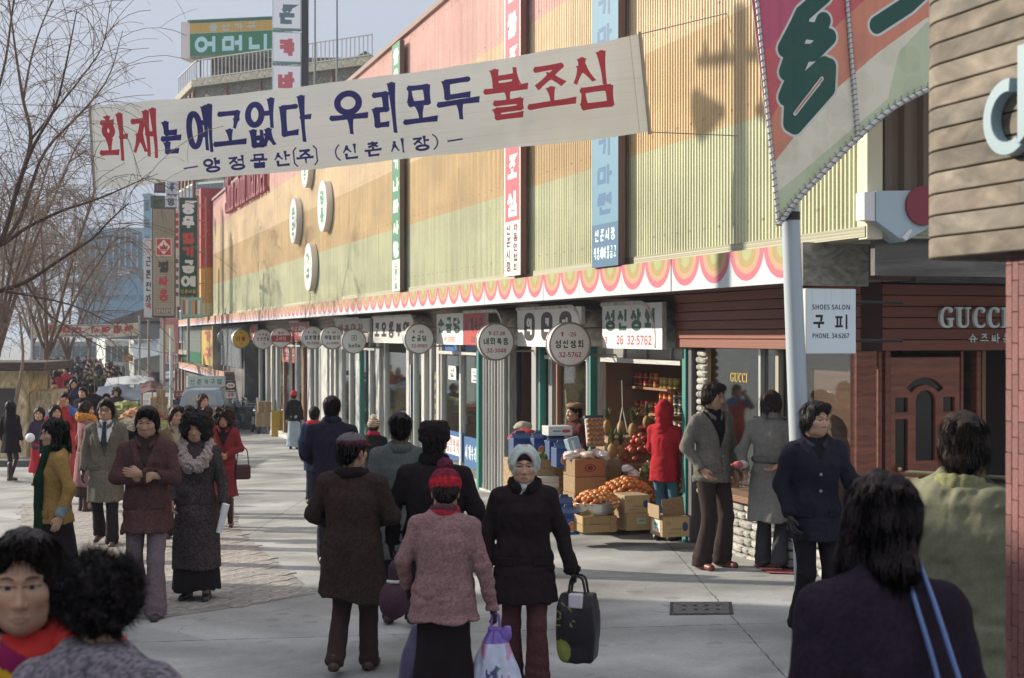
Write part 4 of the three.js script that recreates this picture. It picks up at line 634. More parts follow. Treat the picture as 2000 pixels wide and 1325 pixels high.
  rp(cs[1], Wl(wx(1420, 0.9), 5.15, 0.9)); rp(cs[3], Wl(wx(1440, 0.9), 4.0, 0.9)); rp(cs[0], [-7.1, 4.95, -16.6]); rp(cs[2], [-7.1, 3.9, -16.6]);
}
// drain cover
{
  const a = onGround(1370, 1192), g = thing('drain_cover', 'rectangular cast iron drain cover with two rows of slots set in the pavement', 'drain cover', [a[0], a[1] + 0.006, a[2]], -0.12);
  g.rotation.z = 0.03; g.rotation.x = 0.022;
  const w = 0.44, d = 0.42, s = new THREE.Shape([[-w / 2, -d / 2], [w / 2, -d / 2], [w / 2, d / 2], [-w / 2, d / 2]].map((p) => new THREE.Vector2(...p)));
  for (let i = 0; i < 4; i++) for (let j = 0; j < 2; j++) { const p = new THREE.Path(); p.absellipse(-0.135 + i * 0.09, -0.08 + j * 0.15, 0.024, 0.032, 0, 6.283); s.holes.push(p); }
  const q = new THREE.ExtrudeGeometry(s, { depth: 0.012, bevelEnabled: true, bevelSize: 0.003, bevelThickness: 0.003, bevelSegments: 1 }); q.rotateX(-Math.PI / 2);
  part('lid', q, rough([0.17, 0.16, 0.155], 0.7, 3), g); part('frame', [boxb(-w / 2 - 0.03, w / 2 + 0.03, -0.004, 0.008, d / 2 + 0.008, d / 2 + 0.03), boxb(-w / 2 - 0.03, w / 2 + 0.03, -0.004, 0.008, -d / 2 - 0.03, -d / 2 - 0.008), boxb(-w / 2 - 0.03, -w / 2 - 0.008, -0.004, 0.008, -d / 2 - 0.008, d / 2 + 0.008), boxb(w / 2 + 0.008, w / 2 + 0.03, -0.004, 0.008, -d / 2 - 0.008, d / 2 + 0.008)], M([0.05, 0.045, 0.045], 0.8), g);
  part('sump', boxb(-w / 2, w / 2, 0, 0.002, -d / 2, d / 2), M([0.01, 0.01, 0.01], 1), g);
}

// ---------------------------------------------------------------- fruit display
const TURN = PHI + Math.PI / 2;
const kraft = [[0.42, 0.28, 0.15], [0.47, 0.33, 0.19], [0.38, 0.25, 0.13]], boxTex = (bg, draw, w = 256, h = 256) => faceM(tex(w, h, (x) => { x.fillStyle = bg; x.fillRect(0, 0, w, h); draw(x, w, h); wear(x, w, h, 0.8); }), 0.8);
// a box given by its place in the photograph's view and its distance; front towards the street corner
function carton(name, label, cat, pa, pb, pt, pbm, d, depth, front, sideM, o = {}) {
  const k = d / F, w = ((pb - pa) * k) / 1.0, h = (pbm - pt) * k, p = at((pa + pb) / 2, pbm, d), g = thing(name, label, cat, p, (o.turn ?? TURN) + (o.yaw ?? 0), o.group);
  part('body', rbox(w, h, depth, Math.min(0.012, h / 6), 0, h / 2, -depth / 2), sideM, g);
  if (front) part('printed_front', new THREE.PlaneGeometry(w - 0.012, h - 0.012).translate(0, h / 2, 0.003), front, g);
  if (o.tilt) g.rotation.set(o.tilt, g.rotation.y, o.roll ?? 0, 'YXZ');
  g.dims = [w, h, depth]; return g;
}
const K = (i) => rough(kraft[i % 3], 0.85, 2);
function woodCrate(label, pa, pb, pt, pbm, d, depth) {
  const k = d / F, w = (pb - pa) * k, h = (pbm - pt) * k, g = thing('wooden_crate', label, 'crate', at((pa + pb) / 2, pbm, d), TURN), wm = [0, 1, 2].map((i) => wood([[0.46, 0.31, 0.13], [0.42, 0.28, 0.12], [0.5, 0.35, 0.16]][i], 0.7, 1, 2));
  const n = Math.max(2, Math.round(h / 0.09)), s = h / n;
  for (let i = 0; i < n; i++) { part('slat', rbox(w, s - 0.006, 0.012, 0.003, 0, (i + 0.5) * s, 0), wm[i % 3], g); part('slat', rbox(0.012, s - 0.006, depth - 0.02, 0.003, -w / 2 + 0.006, (i + 0.5) * s, -depth / 2), wm[(i + 1) % 3], g); part('slat', rbox(0.012, s - 0.006, depth - 0.02, 0.003, w / 2 - 0.006, (i + 0.5) * s, -depth / 2), wm[(i + 2) % 3], g); }
  for (const x of [-w / 2 + 0.05, w / 2 - 0.05]) part('batten', rbox(0.05, h, 0.01, 0.002, x, h / 2, 0.012), wm[1], g);
  part('floor', box(w - 0.03, h * 0.75, depth - 0.02, 0, h * 0.375, -depth / 2), wm[0], g);
  return g;
}
const fruitG = new THREE.SphereGeometry(1, 14, 10); { const p = fruitG.attributes.position; for (let i = 0; i < p.count; i++) { const y = p.getY(i); p.setY(i, y * 0.86 - (y > 0.9 ? 0.08 : 0)); } fruitG.computeVertexNormals(); }
const fm = (c) => rough(c, 0.42, 2), tang = [[0.86, 0.33, 0.08], [0.84, 0.29, 0.065], [0.88, 0.38, 0.11], [0.78, 0.25, 0.06]].map(fm), appl = [[0.62, 0.10, 0.06], [0.56, 0.07, 0.05], [0.68, 0.18, 0.09], [0.5, 0.06, 0.04]].map(fm), green = [[0.42, 0.46, 0.16], [0.48, 0.50, 0.22], [0.38, 0.42, 0.14]].map(fm), orng = [[0.74, 0.33, 0.10], [0.70, 0.28, 0.08]].map(fm);
function fruit(name, label, cat, group, p, r, mt) { const m = solo(name, fruitG, mt, label, cat, p, rr(0, 6), group); m.scale.setScalar(r); m.rotation.set(rr(-0.7, 0.7), rr(0, 6), rr(-0.7, 0.7)); return m; }
// a heap: grid of fruit on a mound, in the turned frame
function heap(c, w, dp, h, r, pyr, f) {
  const cs = Math.cos(TURN), sn = Math.sin(TURN), s = r * 1.78;
  for (let a = -w / 2; a <= w / 2; a += s) for (let b = -dp / 2; b <= dp / 2; b += s) {
    const q = (a / (w / 2)) ** 2 + (b / (dp / 2)) ** 2; if (q > 1.02) continue;
    const aa = a + rr(-0.3, 0.3) * r, bb = b + rr(-0.3, 0.3) * r, y = h * Math.pow(Math.max(0, 1 - q), pyr) + rr(-0.2, 0.4) * r;
    f([c[0] + aa * cs + bb * sn, c[1] + y, c[2] - aa * sn + bb * cs]);
  }
}
woodCrate('flat wooden crate under the metal bowl of tangerines', 1136, 1207, 1008, 1041, 15.4, 0.36);
{
  const c = at(1165, 1007, 15.55), g = thing('metal_bowl', 'wide shiny metal bowl heaped with tangerines', 'bowl', [c[0], c[1], c[2]]);
  const R = 0.245, pr = [[0, 0], [0.13, 0.0], [0.17, 0.02], [0.215, 0.075], [R, 0.135], [R + 0.018, 0.142], [R + 0.018, 0.149], [R - 0.008, 0.143], [0.205, 0.08], [0.16, 0.03], [0, 0.015]];
  part('bowl', new THREE.LatheGeometry(pr.map((p) => new THREE.Vector2(...p)), 40), M([0.62, 0.62, 0.60], 0.28, { metalness: 0.9 }), g);
  heap([c[0], c[1] + 0.125, c[2]], 0.47, 0.47, 0.13, 0.03, 0.6, (p) => fruit('tangerine', 'tangerine in the heap filling the metal bowl', 'fruit', 'tangerines in the metal bowl', p, rr(0.028, 0.034), pick(tang)));
}
const emblem = (col) => (x, w, h) => { x.strokeStyle = x.fillStyle = col; x.lineWidth = 12; x.beginPath(); x.ellipse(w / 2, h * 0.5, 42, 52, 0, 0, 7); x.stroke(); x.beginPath(); x.ellipse(w / 2, h * 0.5, 24, 32, 0, 0, 7); x.fill(); };
const cit = (x, w, h) => { x.fillStyle = '#3a4470'; x.beginPath(); x.ellipse(w * 0.84, h * 0.5, 28, 62, 0, 0, 7); x.fill(); x.strokeStyle = '#4a4a5a'; x.lineWidth = 5; x.beginPath(); x.arc(w * 0.2, h * 0.3, 18, 0, 7); x.stroke(); ltext(x, 'CITRUS', w * 0.5, h * 0.62, 30, '#4a4a52'); ltext(x, 'FRESH FRUIT', w * 0.42, h * 0.82, 22, '#4a4a52'); };
carton('carton', 'brown fruit carton with faint blue print, upper of the two right of the bowl', 'carton', 1218, 1272, 968, 1003, 15.55, 0.34, boxTex('#b59a70', cit), K(1));
carton('carton', 'brown fruit carton with a pale label, lower of the two right of the bowl', 'carton', 1222, 1272, 1003, 1037, 15.5, 0.36, boxTex('#a58a60', (x) => { x.fillStyle = '#a9b8a0'; x.fillRect(110, 70, 100, 90); x.fillStyle = '#7a8a78'; x.fillRect(125, 95, 70, 30); }), K(0));
{ const g = carton('carton', 'open brown carton with raised flaps at the feet of the child in red', 'carton', 1292, 1350, 1010, 1050, 15.0, 0.33, boxTex('#b29a6e', cit), K(1)); const [w, h, d] = g.dims; part('flap', rbox(w * 0.8, 0.2, 0.01, 0.003, 0.03, h + 0.09, -0.06).applyMatrix4(new THREE.Matrix4().makeRotationZ(0.12)), K(2), g); part('flap', rbox(0.01, 0.14, d * 0.9, 0.003, -w / 2 - 0.03, h + 0.05, -d / 2), K(1), g); part('side_print', new THREE.PlaneGeometry(d * 0.6, h * 0.6).rotateY(-Math.PI / 2).translate(-w / 2 - 0.002, h / 2, -d / 2), boxTex('#cfcabb', (x) => { x.fillStyle = '#4a9aa8'; x.fillRect(60, 60, 136, 70); ltext(x, 'FRUIT', 128, 170, 44, '#3a6a78'); }), g); }
carton('carton', 'reddish brown carton with a dark round emblem under the plastic bags', 'carton', 1121, 1185, 897, 932, 16.4, 0.4, boxTex('#a5714c', emblem('#6a2c2c')), K(2));
carton('carton', 'plain brown carton, second in the stack under the emblem carton', 'carton', 1121, 1186, 932, 965, 16.4, 0.4, boxTex('#a98358', () => 0), K(0)); carton('carton', 'plain brown carton, lowest in the stack under the emblem carton', 'carton', 1120, 1186, 965, 1010, 16.4, 0.4, boxTex('#a37d52', () => 0), K(2));
carton('carton', 'small pale carton between the emblem carton and the apples', 'carton', 1186, 1216, 896, 913, 16.8, 0.3, null, rough([0.55, 0.48, 0.36], 0.85, 2)); carton('carton', 'small brown carton under the pale one between emblem carton and apples', 'carton', 1187, 1216, 913, 938, 16.8, 0.3, null, K(1)); carton('carton', 'long brown carton forming the step under the tangerine heap', 'carton', 1186, 1300, 976, 1034, 16.5, 0.6, null, K(0));
woodCrate('wooden crate of greens behind the woman with the headscarf', 1046, 1086, 898, 932, 17.0, 0.34);
for (let i = 0; i < 14; i++) { const q = at(rr(1048, 1084), rr(888, 900), 17.1); const m = solo('leafy_vegetable', new THREE.IcosahedronGeometry(0.05, 1), rough([0.16, 0.24, 0.06], 0.8, 2), 'leafy green bundle lying in the wooden crate behind the headscarf woman', 'vegetable', q, 0, 'leafy bundles in the wooden crate'); m.scale.set(1, rr(0.5, 0.9), 1); }
carton('carton', 'white carton with a red line under the crate of greens', 'carton', 1046, 1094, 932, 954, 16.9, 0.4, boxTex('#c8c4ba', (x) => { x.fillStyle = '#a05050'; x.fillRect(0, 120, 256, 8); }), whiteP); carton('carton', 'yellowish carton at the bottom under the white one with a red line', 'carton', 1046, 1096, 954, 1000, 16.9, 0.4, null, rough([0.50, 0.38, 0.18], 0.85, 2));
const gift = boxTex('#2f4f92', (x) => { x.fillStyle = '#24407a'; x.fillRect(0, 0, 256, 60); x.fillStyle = '#b8483c'; for (let i = 0; i < 3; i++) { x.beginPath(); x.arc(70 + i * 58, 82, 9, 0, 7); x.fill(); } x.fillStyle = '#d8cdb8'; x.beginPath(); x.arc(128, 160, 66, 0, 7); x.fill(); x.fillStyle = '#c8693a'; x.beginPath(); x.arc(128, 160, 56, 0, 7); x.fill(); x.strokeStyle = '#dcb890'; x.lineWidth = 4; for (let i = 0; i < 9; i++) { x.beginPath(); x.moveTo(128, 160); x.lineTo(128 + 54 * Math.cos(i * 0.7), 160 + 54 * Math.sin(i * 0.7)); x.stroke(); } });
const blueC = rough([0.055, 0.105, 0.24], 0.6, 2);
function giftBox(label, pa, pb, pt, pbm, d, o = {}) { const g = carton('gift_box', label, 'fruit box', pa, pb, pt + (pbm - pt) * 0.2, pbm, d, 0.2, gift, blueC, o); const [w, h] = g.dims; part('gabled_lid', extr([[-w / 2, h], [w / 2, h], [w / 2 - 0.02, h + 0.03], [w * 0.28, h + 0.055], [w * 0.22, h + 0.085], [-w * 0.22, h + 0.085], [-w * 0.28, h + 0.055], [-w / 2 + 0.02, h + 0.03]], 0.012, 0.002).translate(0, 0, -0.11), blueC, g); part('lid_slope', rbox(w, 0.11, 0.008, 0.002, 0, 0, 0).rotateX(-1.05).translate(0, h + 0.026, -0.055), blueC, g); return g; }
giftBox('blue fruit gift box with a round print, leftmost of the upper row', 1002, 1040, 846, 898, 17.3); giftBox('blue fruit gift box with an orange slice print, second in the upper row', 1042, 1075, 846, 896, 17.2); giftBox('blue fruit gift box half hidden, third in the upper row', 1072, 1108, 852, 900, 17.0); giftBox('blue fruit gift box standing foremost left of the plastic bags', 1086, 1119, 866, 914, 16.7); giftBox('blue fruit gift box on the ground right of the woman in black', 1100, 1134, 992, 1046, 15.6); giftBox('blue fruit gift box half hidden behind the woman in black, set farther back', 1092, 1124, 974, 1020, 15.9);
carton('carton', 'white box with a red mark lying on the blue gift boxes', 'carton', 1070, 1120, 833, 852, 17.05, 0.25, boxTex('#c5d2d6', (x) => { x.fillStyle = '#b8484c'; x.beginPath(); x.arc(190, 130, 50, 0, 7); x.fill(); x.fillStyle = '#4a8a98'; x.fillRect(40, 110, 90, 40); }), whiteP); carton('carton', 'pale blue box leaning tilted beside the gift boxes', 'carton', 1116, 1140, 853, 886, 16.6, 0.14, boxTex('#8fb0bd', (x) => { x.fillStyle = '#d0dade'; x.fillRect(60, 40, 60, 170); }), rough([0.32, 0.45, 0.52], 0.6, 1), { roll: 0.25, tilt: -0.15 }); carton('carton', 'upright brown carton carrying the blue gift boxes', 'carton', 1004, 1104, 898, 990, 17.4, 0.5, null, K(1));
// plastic bags of fruit on the carton
for (let i = 0; i < 5; i++) { const q = new THREE.IcosahedronGeometry(0.085, 4), P = q.attributes.position; for (let k = 0; k < P.count; k++) { const n = 1 + 0.5 * fbm(P.getX(k) * 16 + i * 7, P.getY(k) * 16, P.getZ(k) * 16, 3); P.setXYZ(k, P.getX(k) * n * 1.15, P.getY(k) * n * 0.62, P.getZ(k) * n); } q.computeVertexNormals(); solo('plastic_bag', q, new THREE.MeshPhysicalMaterial({ color: [0xe8dcd8, 0xe2c8c0, 0xecd9c9, 0xe0b8b0, 0xe9e4e0][i], roughness: 0.3, transmission: 0.25, thickness: 0 }), ['crumpled clear bag at the left end on the emblem carton', 'crumpled pinkish bag second from the left on the emblem carton', 'crumpled cream bag in the middle on the emblem carton', 'pink crumpled bag second from the right on the emblem carton', 'whitish crumpled bag at the right end on the emblem carton'][i], 'plastic bag', at(1116 + i * 16, 890 - (i % 2) * 4, 16.5 + 0.1 * (i % 2)), i); }
// tray of oranges
{
  const g = carton('fruit_tray', 'white tray of oranges propped upright before the clothes shop', 'fruit tray', 1147, 1183, 815, 872, 16.7, 0.05, null, whiteP, { tilt: -0.22 }), [w, h] = g.dims;
  part('blue_back', rbox(w + 0.02, 0.03, 0.07, 0.005, 0, h + 0.01, -0.03), blueC, g); g.updateMatrixWorld(true);
  for (let i = 0; i < 4; i++) for (let j = 0; j < 6; j++) { const p = V(-w / 2 + (i + 0.5) * (w / 4), (j + 0.5) * (h / 6), 0.012).applyMatrix4(g.matrixWorld); fruit('orange', 'orange bedded in the upright white tray', 'fruit', 'oranges in the upright tray', p.toArray(), 0.026, pick(orng)); }
}
heap(at(1222, 978, 16.2), 0.72, 0.62, 0.25, 0.031, 0.75, (p) => fruit('tangerine', 'tangerine in the broad heap behind the bowl', 'fruit', 'tangerines in the broad heap', p, rr(0.029, 0.036), pick(tang)));
heap(at(1330, 960, 16.0), 0.22, 0.4, 0.10, 0.034, 0.6, (p) => fruit('tangerine', 'tangerine in the small heap beside the teal post', 'fruit', 'tangerines beside the teal post', p, 0.034, pick(tang)));
carton('carton', 'brown carton under the small tangerine heap by the teal post', 'carton', 1310, 1342, 962, 1034, 16.0, 0.3, null, K(2));
heap(at(1252, 908, 16.9), 0.42, 0.46, 0.34, 0.042, 0.9, (p) => fruit('apple', 'red apple in the tall pile beside the pineapples', 'fruit', 'red apples in the tall pile', p, rr(0.038, 0.045), pick(appl)));
heap(at(1275, 934, 16.5), 0.34, 0.34, 0.17, 0.034, 0.8, (p) => fruit('green_apple', 'pale green apple in the pile beside the child in red', 'fruit', 'pale green apples', p, rr(0.03, 0.036), pick(green)));
carton('carton', 'broad brown carton under the apple pile', 'carton', 1216, 1300, 906, 980, 16.9, 0.5, null, K(0));
for (const [i, px, py] of [[0, 1226, 915], [1, 1238, 926], [2, 1305, 942]]) { const q = new THREE.IcosahedronGeometry(0.07, 3), P = q.attributes.position; for (let k = 0; k < P.count; k++) { const n = 1 + 0.6 * fbm(P.getX(k) * 18 + i * 5, P.getY(k) * 18, P.getZ(k) * 18, 3); P.setXYZ(k, P.getX(k) * n, P.getY(k) * n * 0.6, P.getZ(k) * n); } q.computeVertexNormals(); solo('paper_wad', q, M([0.72, 0.74, 0.76], 0.7), ['crumpled white paper left of the green apples, upper', 'crumpled white paper left of the green apples, lower', 'crumpled white paper right of the child in red'][i], 'paper', at(px, py, 16.4), i); }
heap([...onGround(1440, 1050)].map((v, i) => (i === 1 ? v + 0.66 : v)), 0.5, 0.2, 0.12, 0.04, 0.6, (p) => fruit('apple', 'red apple in the tray on the shoe shop sill', 'fruit', 'red apples on the shoe shop sill', [p[0] + 0.02, p[1], p[2] + 0.1], rr(0.035, 0.042), pick(appl)));
// pineapples
function pineapple(label, px, pyb, pyt, d, leaf = 0.2) {
  const k = d / F, h = (pyb - pyt) * k, g = thing('pineapple', label, 'pineapple', at(px, pyb, d), rr(0, 6)), q = new THREE.SphereGeometry(1, 28, 22), P = q.attributes.position;
  for (let i = 0; i < P.count; i++) { const x = P.getX(i), y = P.getY(i), z = P.getZ(i), a = Math.atan2(z, x), b = 1 + 0.07 * Math.max(0, Math.sin(a * 8 + y * 9) * Math.sin(a * 8 - y * 9)); P.setXYZ(i, x * 0.30 * h * b * 1.05, (y * 0.5 + 0.5) * h, z * 0.30 * h * b * 1.05); } q.computeVertexNormals();
  part('fruit', q, rough([0.40, 0.25, 0.08], 0.7, 4), g);
  const lv = []; for (let i = 0; i < 34; i++) { const a = i * 2.4, t = i / 34, L = leaf * (0.55 + 0.5 * rnd()), out = lerp(0.75, 0.08, t); const c = new THREE.ConeGeometry(0.014, L, 4, 3); c.scale(1, 1, 0.35); c.translate(0, L / 2, 0); const p = c.attributes.position; for (let j = 0; j < p.count; j++) { const y = p.getY(j); p.setZ(j, p.getZ(j) + out * y * y * 3.2); } c.rotateX(out * 0.6); c.rotateY(a); lv.push(c.translate(0, h * 0.97 + t * 0.05, 0).toNonIndexed()); }
  const m = merge(lv); m.computeVertexNormals(); part('crown', m, rough([0.11, 0.16, 0.05], 0.6, 1), g); return g;
}
pineapple('front left pineapple standing by the plastic bags', 1196, 897, 866, 16.5, 0.2); pineapple('front right pineapple touching the front left one', 1213, 897, 869, 16.7, 0.19); pineapple('pineapple in the upper row at the left end, in a cord net', 1186, 846, 820, 17.3, 0.15); pineapple('second pineapple of the upper row, hanging on white cords', 1214, 850, 822, 17.2, 0.12); pineapple('third pineapple of the upper row with the tallest crown', 1237, 856, 826, 17.0, 0.25); pineapple('pineapple high on the red tray, left of two', 1264, 838, 812, 17.2, 0.18); pineapple('pineapple high on the red tray beside the red hood', 1288, 838, 808, 17.2, 0.2);
solo('plinth', boxb(-0.27, 0.27, -0.5, 0, -0.2, 0.2), K(1), 'brown box step under the upper row of pineapples', 'box', at(1216, 853, 17.3), TURN);
solo('red_tray', new THREE.LatheGeometry([[0, 0], [0.2, 0], [0.24, 0.05], [0.23, 0.05], [0, 0.012]].map((p) => new THREE.Vector2(...p)), 28), M([0.35, 0.05, 0.05], 0.4), 'dark red tray holding two pineapples under the shelf', 'tray', at(1277, 842, 17.2), 0);
// shelves of tins
{
  const sv = -0.55, sh = (label, pa, pb, py, d = 0.3) => { const a = wx(pa, sv), b = wx(pb, sv), y = wy((pa + pb) / 2, py, sv), g = wthing('shelf', label, 'shelf', (a + b) / 2, y, sv); wpart(g, 'board', rbox(b - a, 0.03, d, 0.004, (a + b) / 2, y, sv), wood([0.35, 0.17, 0.08], 0.6, 1, 2)); for (const x of [a + 0.05, b - 0.05]) wpart(g, 'bracket', rod([x, y - 0.015, sv + d / 2], [x, y - 0.2, sv - d / 2], 0.01), M([0.45, 0.25, 0.12], 0.6)); return y + 0.016; };
  const tin = new THREE.CylinderGeometry(1, 1, 1, 16), ring = new THREE.TorusGeometry(1, 0.05, 4, 16); ring.rotateX(Math.PI / 2);
  const tinT = (bg, band, dot) => faceM(tex(128, 64, (x, w, h) => { x.fillStyle = bg; x.fillRect(0, 0, w, h); x.fillStyle = band; x.fillRect(0, h * 0.62, w, 12); x.fillStyle = dot; for (let i = 0; i < 3; i++) { x.beginPath(); x.arc(20 + i * 43, h * 0.35, 11, 0, 7); x.fill(); } }), 0.35);
  const row = (pa, pb, y, n, rows, r, h, mt, label, group, v = sv) => { for (let j = 0; j < rows; j++) for (let i = 0; i < n; i++) { const x = lerp(wx(pa, v), wx(pb, v), (i + 0.5) / n), m = solo('tin', tin, mt, label, 'tin', Wl(x, y + h * (j + 0.5) + j * 0.004, v + rr(-0.01, 0.01)), rr(0, 6), group); m.scale.set(r, h, r); } };
  const red = tinT('#a8302c', '#d8b870', '#c85a3a'), yel = tinT('#b9a83a', '#7a8a2c', '#d8d08a'), org = tinT('#c86a34', '#e0c060', '#a83028'), wht = tinT('#d0d0cc', '#3a5a4a', '#b03a34'), drk = tinT('#3a3440', '#c8c8c0', '#7a8a4a');
  const y1 = sh('long upper shelf of red and yellow tins in the fruit shop', 1190, 1334, 757); row(1203, 1268, y1, 7, 2, 0.042, 0.085, red, 'red tin in the double row on the upper shelf', 'red tins on the upper shelf'); row(1290, 1327, y1, 4, 1, 0.042, 0.13, yel, 'yellow green tin at the right of the upper shelf', 'yellow tins on the upper shelf'); row(1269, 1288, y1, 2, 2, 0.042, 0.085, org, 'orange red tin between the red and yellow tins', 'orange tins on the upper shelf');
  const y2 = sh('middle shelf of tins and jars at the right of the fruit shop', 1288, 1337, 812); row(1290, 1316, y2, 3, 4, 0.04, 0.085, org, 'orange tin in the tall stack on the middle shelf', 'orange tins on the middle shelf'); row(1317, 1336, y2, 2, 3, 0.042, 0.1, drk, 'dark jar stacked on the middle shelf by the post', 'dark jars on the middle shelf');
  const y3 = sh('lowest shelf of white and red tins beside the child in red', 1300, 1337, 856); row(1308, 1336, y3, 3, 2, 0.04, 0.1, wht, 'white tin with red dots on the lowest shelf', 'white tins on the lowest shelf');
  const y4 = sh('dark back shelf behind the pineapples', 1194, 1292, 806, 0.24); row(1232, 1290, y4, 6, 2, 0.038, 0.07, red, 'red tin on the back shelf above the pineapples', 'red tins on the back shelf'); carton('carton', 'dark blue picture box on the back shelf above the pineapples', 'carton', 1197, 1229, 772, 805, wd(1212, -0.5), 0.15, boxTex('#26345e', (x) => { x.fillStyle = '#b88a50'; x.beginPath(); x.ellipse(128, 120, 70, 60, 0, 0, 7); x.fill(); x.fillStyle = '#cfc8b8'; x.fillRect(60, 180, 140, 50); }), blueC);
  solo('cord_bunch', merge([rod([0, 0, 0], [-0.06, -0.3, 0.02], 0.006, 0.006, 5), rod([0, 0, 0], [0.06, -0.3, 0.02], 0.006, 0.006, 5), rod([0, 0, 0], [0, 0.32, -0.1], 0.004, 0.004, 5)]), M([0.7, 0.68, 0.64], 0.8), 'white cords hanging down to the netted pineapple', 'cord', at(1216, 796, 17.1), 0);
}
// garments and the shopkeeper's stock inside the clothes shop
{
  const coat = (label, px, py, w, h, c, v = -0.45) => { const s = extr([[-w * 0.18, 0], [w * 0.18, 0], [w * 0.5, -0.12], [w * 0.42, -h * 0.6], [w * 0.5, -h], [-w * 0.5, -h], [-w * 0.42, -h * 0.6], [-w * 0.5, -0.12]], 0.1, 0.03); const P = s.attributes.position; for (let i = 0; i < P.count; i++) P.setZ(i, P.getZ(i) + 0.03 * noise(P.getX(i) * 14, P.getY(i) * 2, 2)); s.computeVertexNormals(); return solo('hanging_garment', s, rough(c, 0.9, 4), label, 'garment', Wl(wx(px, v), wy(px, py, v), v), PHI + 0.9); };
  coat('cream coat hanging in the clothes shop window, nearest the fruit shop', 1138, 725, 0.45, 0.95, [0.45, 0.38, 0.28]); coat('pale grey coat hanging second in the clothes shop window', 1124, 722, 0.42, 1.0, [0.40, 0.37, 0.32]); coat('brown jacket hanging third in the clothes shop window', 1108, 728, 0.4, 0.8, [0.20, 0.12, 0.07]); coat('dark red coat hanging just inside the open doorway', 1036, 735, 0.4, 0.95, [0.22, 0.03, 0.03], -0.9); coat('dark jacket hanging deep inside the doorway', 1018, 738, 0.4, 0.9, [0.05, 0.03, 0.04], -1.3);
  const heapG = new THREE.SphereGeometry(0.2, 24, 14, 0, 6.3, 0, 1.6), P = heapG.attributes.position; for (let i = 0; i < P.count; i++) { const n = 1 + 0.25 * noise(P.getX(i) * 8, P.getY(i) * 8, P.getZ(i) * 8); P.setXYZ(i, P.getX(i) * n, P.getY(i) * n * 0.7, P.getZ(i) * n); } heapG.computeVertexNormals();
  solo('cloth_heap', heapG, rough([0.42, 0.03, 0.04], 0.9, 4), 'heap of red cloth in the clothes shop doorway behind the blue boxes', 'cloth', at(1026, 858, 18.3), 0.4); const h2 = heapG.clone().scale(0.6, 0.6, 0.6); solo('cloth_heap', h2, rough([0.5, 0.46, 0.36], 0.9, 4), 'pile of cream cloth above the red heap in the doorway', 'cloth', at(1022, 836, 18.9), 1.4);
}
// jeweller's counter and glassware, mannequin in the fabric shop
{
  const v = -0.5, g = wthing('glass_counter', 'glass display counter with trinkets behind the jeweller window', 'counter', wx(900, v), wg(wx(900), 0), v), a = wx(866, v), b = wx(936, v), y = g.o[1];
  wpart(g, 'cabinet', boxb(a, b, y, y + 0.55, v - 0.25, v + 0.25), rough([0.4, 0.38, 0.33], 0.6, 1)); wpart(g, 'glass_case', boxb(a, b, y + 0.56, y + 0.95, v - 0.24, v + 0.24), glassM);
  for (let i = 0; i < 16; i++) { const q = new THREE.LatheGeometry([[0.001, 0], [0.04, 0], [0.05, 0.03], [0.02, 0.06], [0.045, 0.12], [0.035, 0.16], [0.001, 0.16]].map((p) => new THREE.Vector2(p[0] * rr(0.7, 1.4), p[1])), 12); solo('glass_vase', q, pick([glassM, M([0.6, 0.6, 0.55], 0.2, { metalness: 0.8 }), M([0.6, 0.58, 0.5], 0.3)]), 'small ornament on the jeweller counter', 'ornament', Wl(lerp(a, b, rnd()), y + 0.955, v + rr(-0.15, 0.18)), 0, 'ornaments on the jeweller counter'); }
}
// ---------------------------------------------------------------- trees
const bark = rough([0.19, 0.13, 0.10], 0.95, 3), twigM = M([0.24, 0.17, 0.125], 0.9);
function twigStrip(p, dir, len, r, droop, out) {           // a thin drooping three-sided tube
  const n = 5, pts = []; const q = p.clone(), d = dir.clone().normalize();
  for (let i = 0; i <= n; i++) { pts.push(q.clone()); q.addScaledVector(d, len / n); d.y -= droop / n; d.x += rr(-0.12, 0.12); d.z += rr(-0.12, 0.12); d.normalize(); }
  out.push(new THREE.TubeGeometry(new THREE.CatmullRomCurve3(pts), n, r, 3));
  return pts;
}
function taperTube(pts, r0, r1, k = 7) {
  const c = new THREE.CatmullRomCurve3(pts), n = Math.max(6, pts.length * 4), g = new THREE.TubeGeometry(c, n, 1, k), P = g.attributes.position;
  for (let i = 0; i <= n; i++) { const o = c.getPointAt(i / n), r = lerp(r0, r1, i / n); for (let j = 0; j <= k; j++) { const m = i * (k + 1) + j; P.setXYZ(m, o.x + (P.getX(m) - o.x) * r, o.y + (P.getY(m) - o.y) * r, o.z + (P.getZ(m) - o.z) * r); } }
  return g;
}
function addTwigs(pts, density, len, r, out, droop = 1.3, sub = 3) {
  const c = new THREE.CatmullRomCurve3(pts), L = c.getLength();
  for (let i = 0; i < L * density; i++) {
    const t = Math.pow(rnd(), 0.8), p = c.getPoint(t), tg = c.getTangent(t), side = V(rr(-1, 1), rr(-0.3, 0.9), rr(-1, 1)).normalize();
    const pt = twigStrip(p, tg.clone().multiplyScalar(0.9).add(side), len * rr(0.5, 1.3), r, droop * rr(0.3, 1.2), out);
    for (let k = 0; k < sub; k++) { const a = pt[1 + Math.floor(rnd() * 4)]; twigStrip(a, V(rr(-1, 1), rr(-0.8, 0.4), rr(-1, 1)), len * rr(0.25, 0.6), r * 0.6, droop * rr(0.2, 1), out); }
  }
}
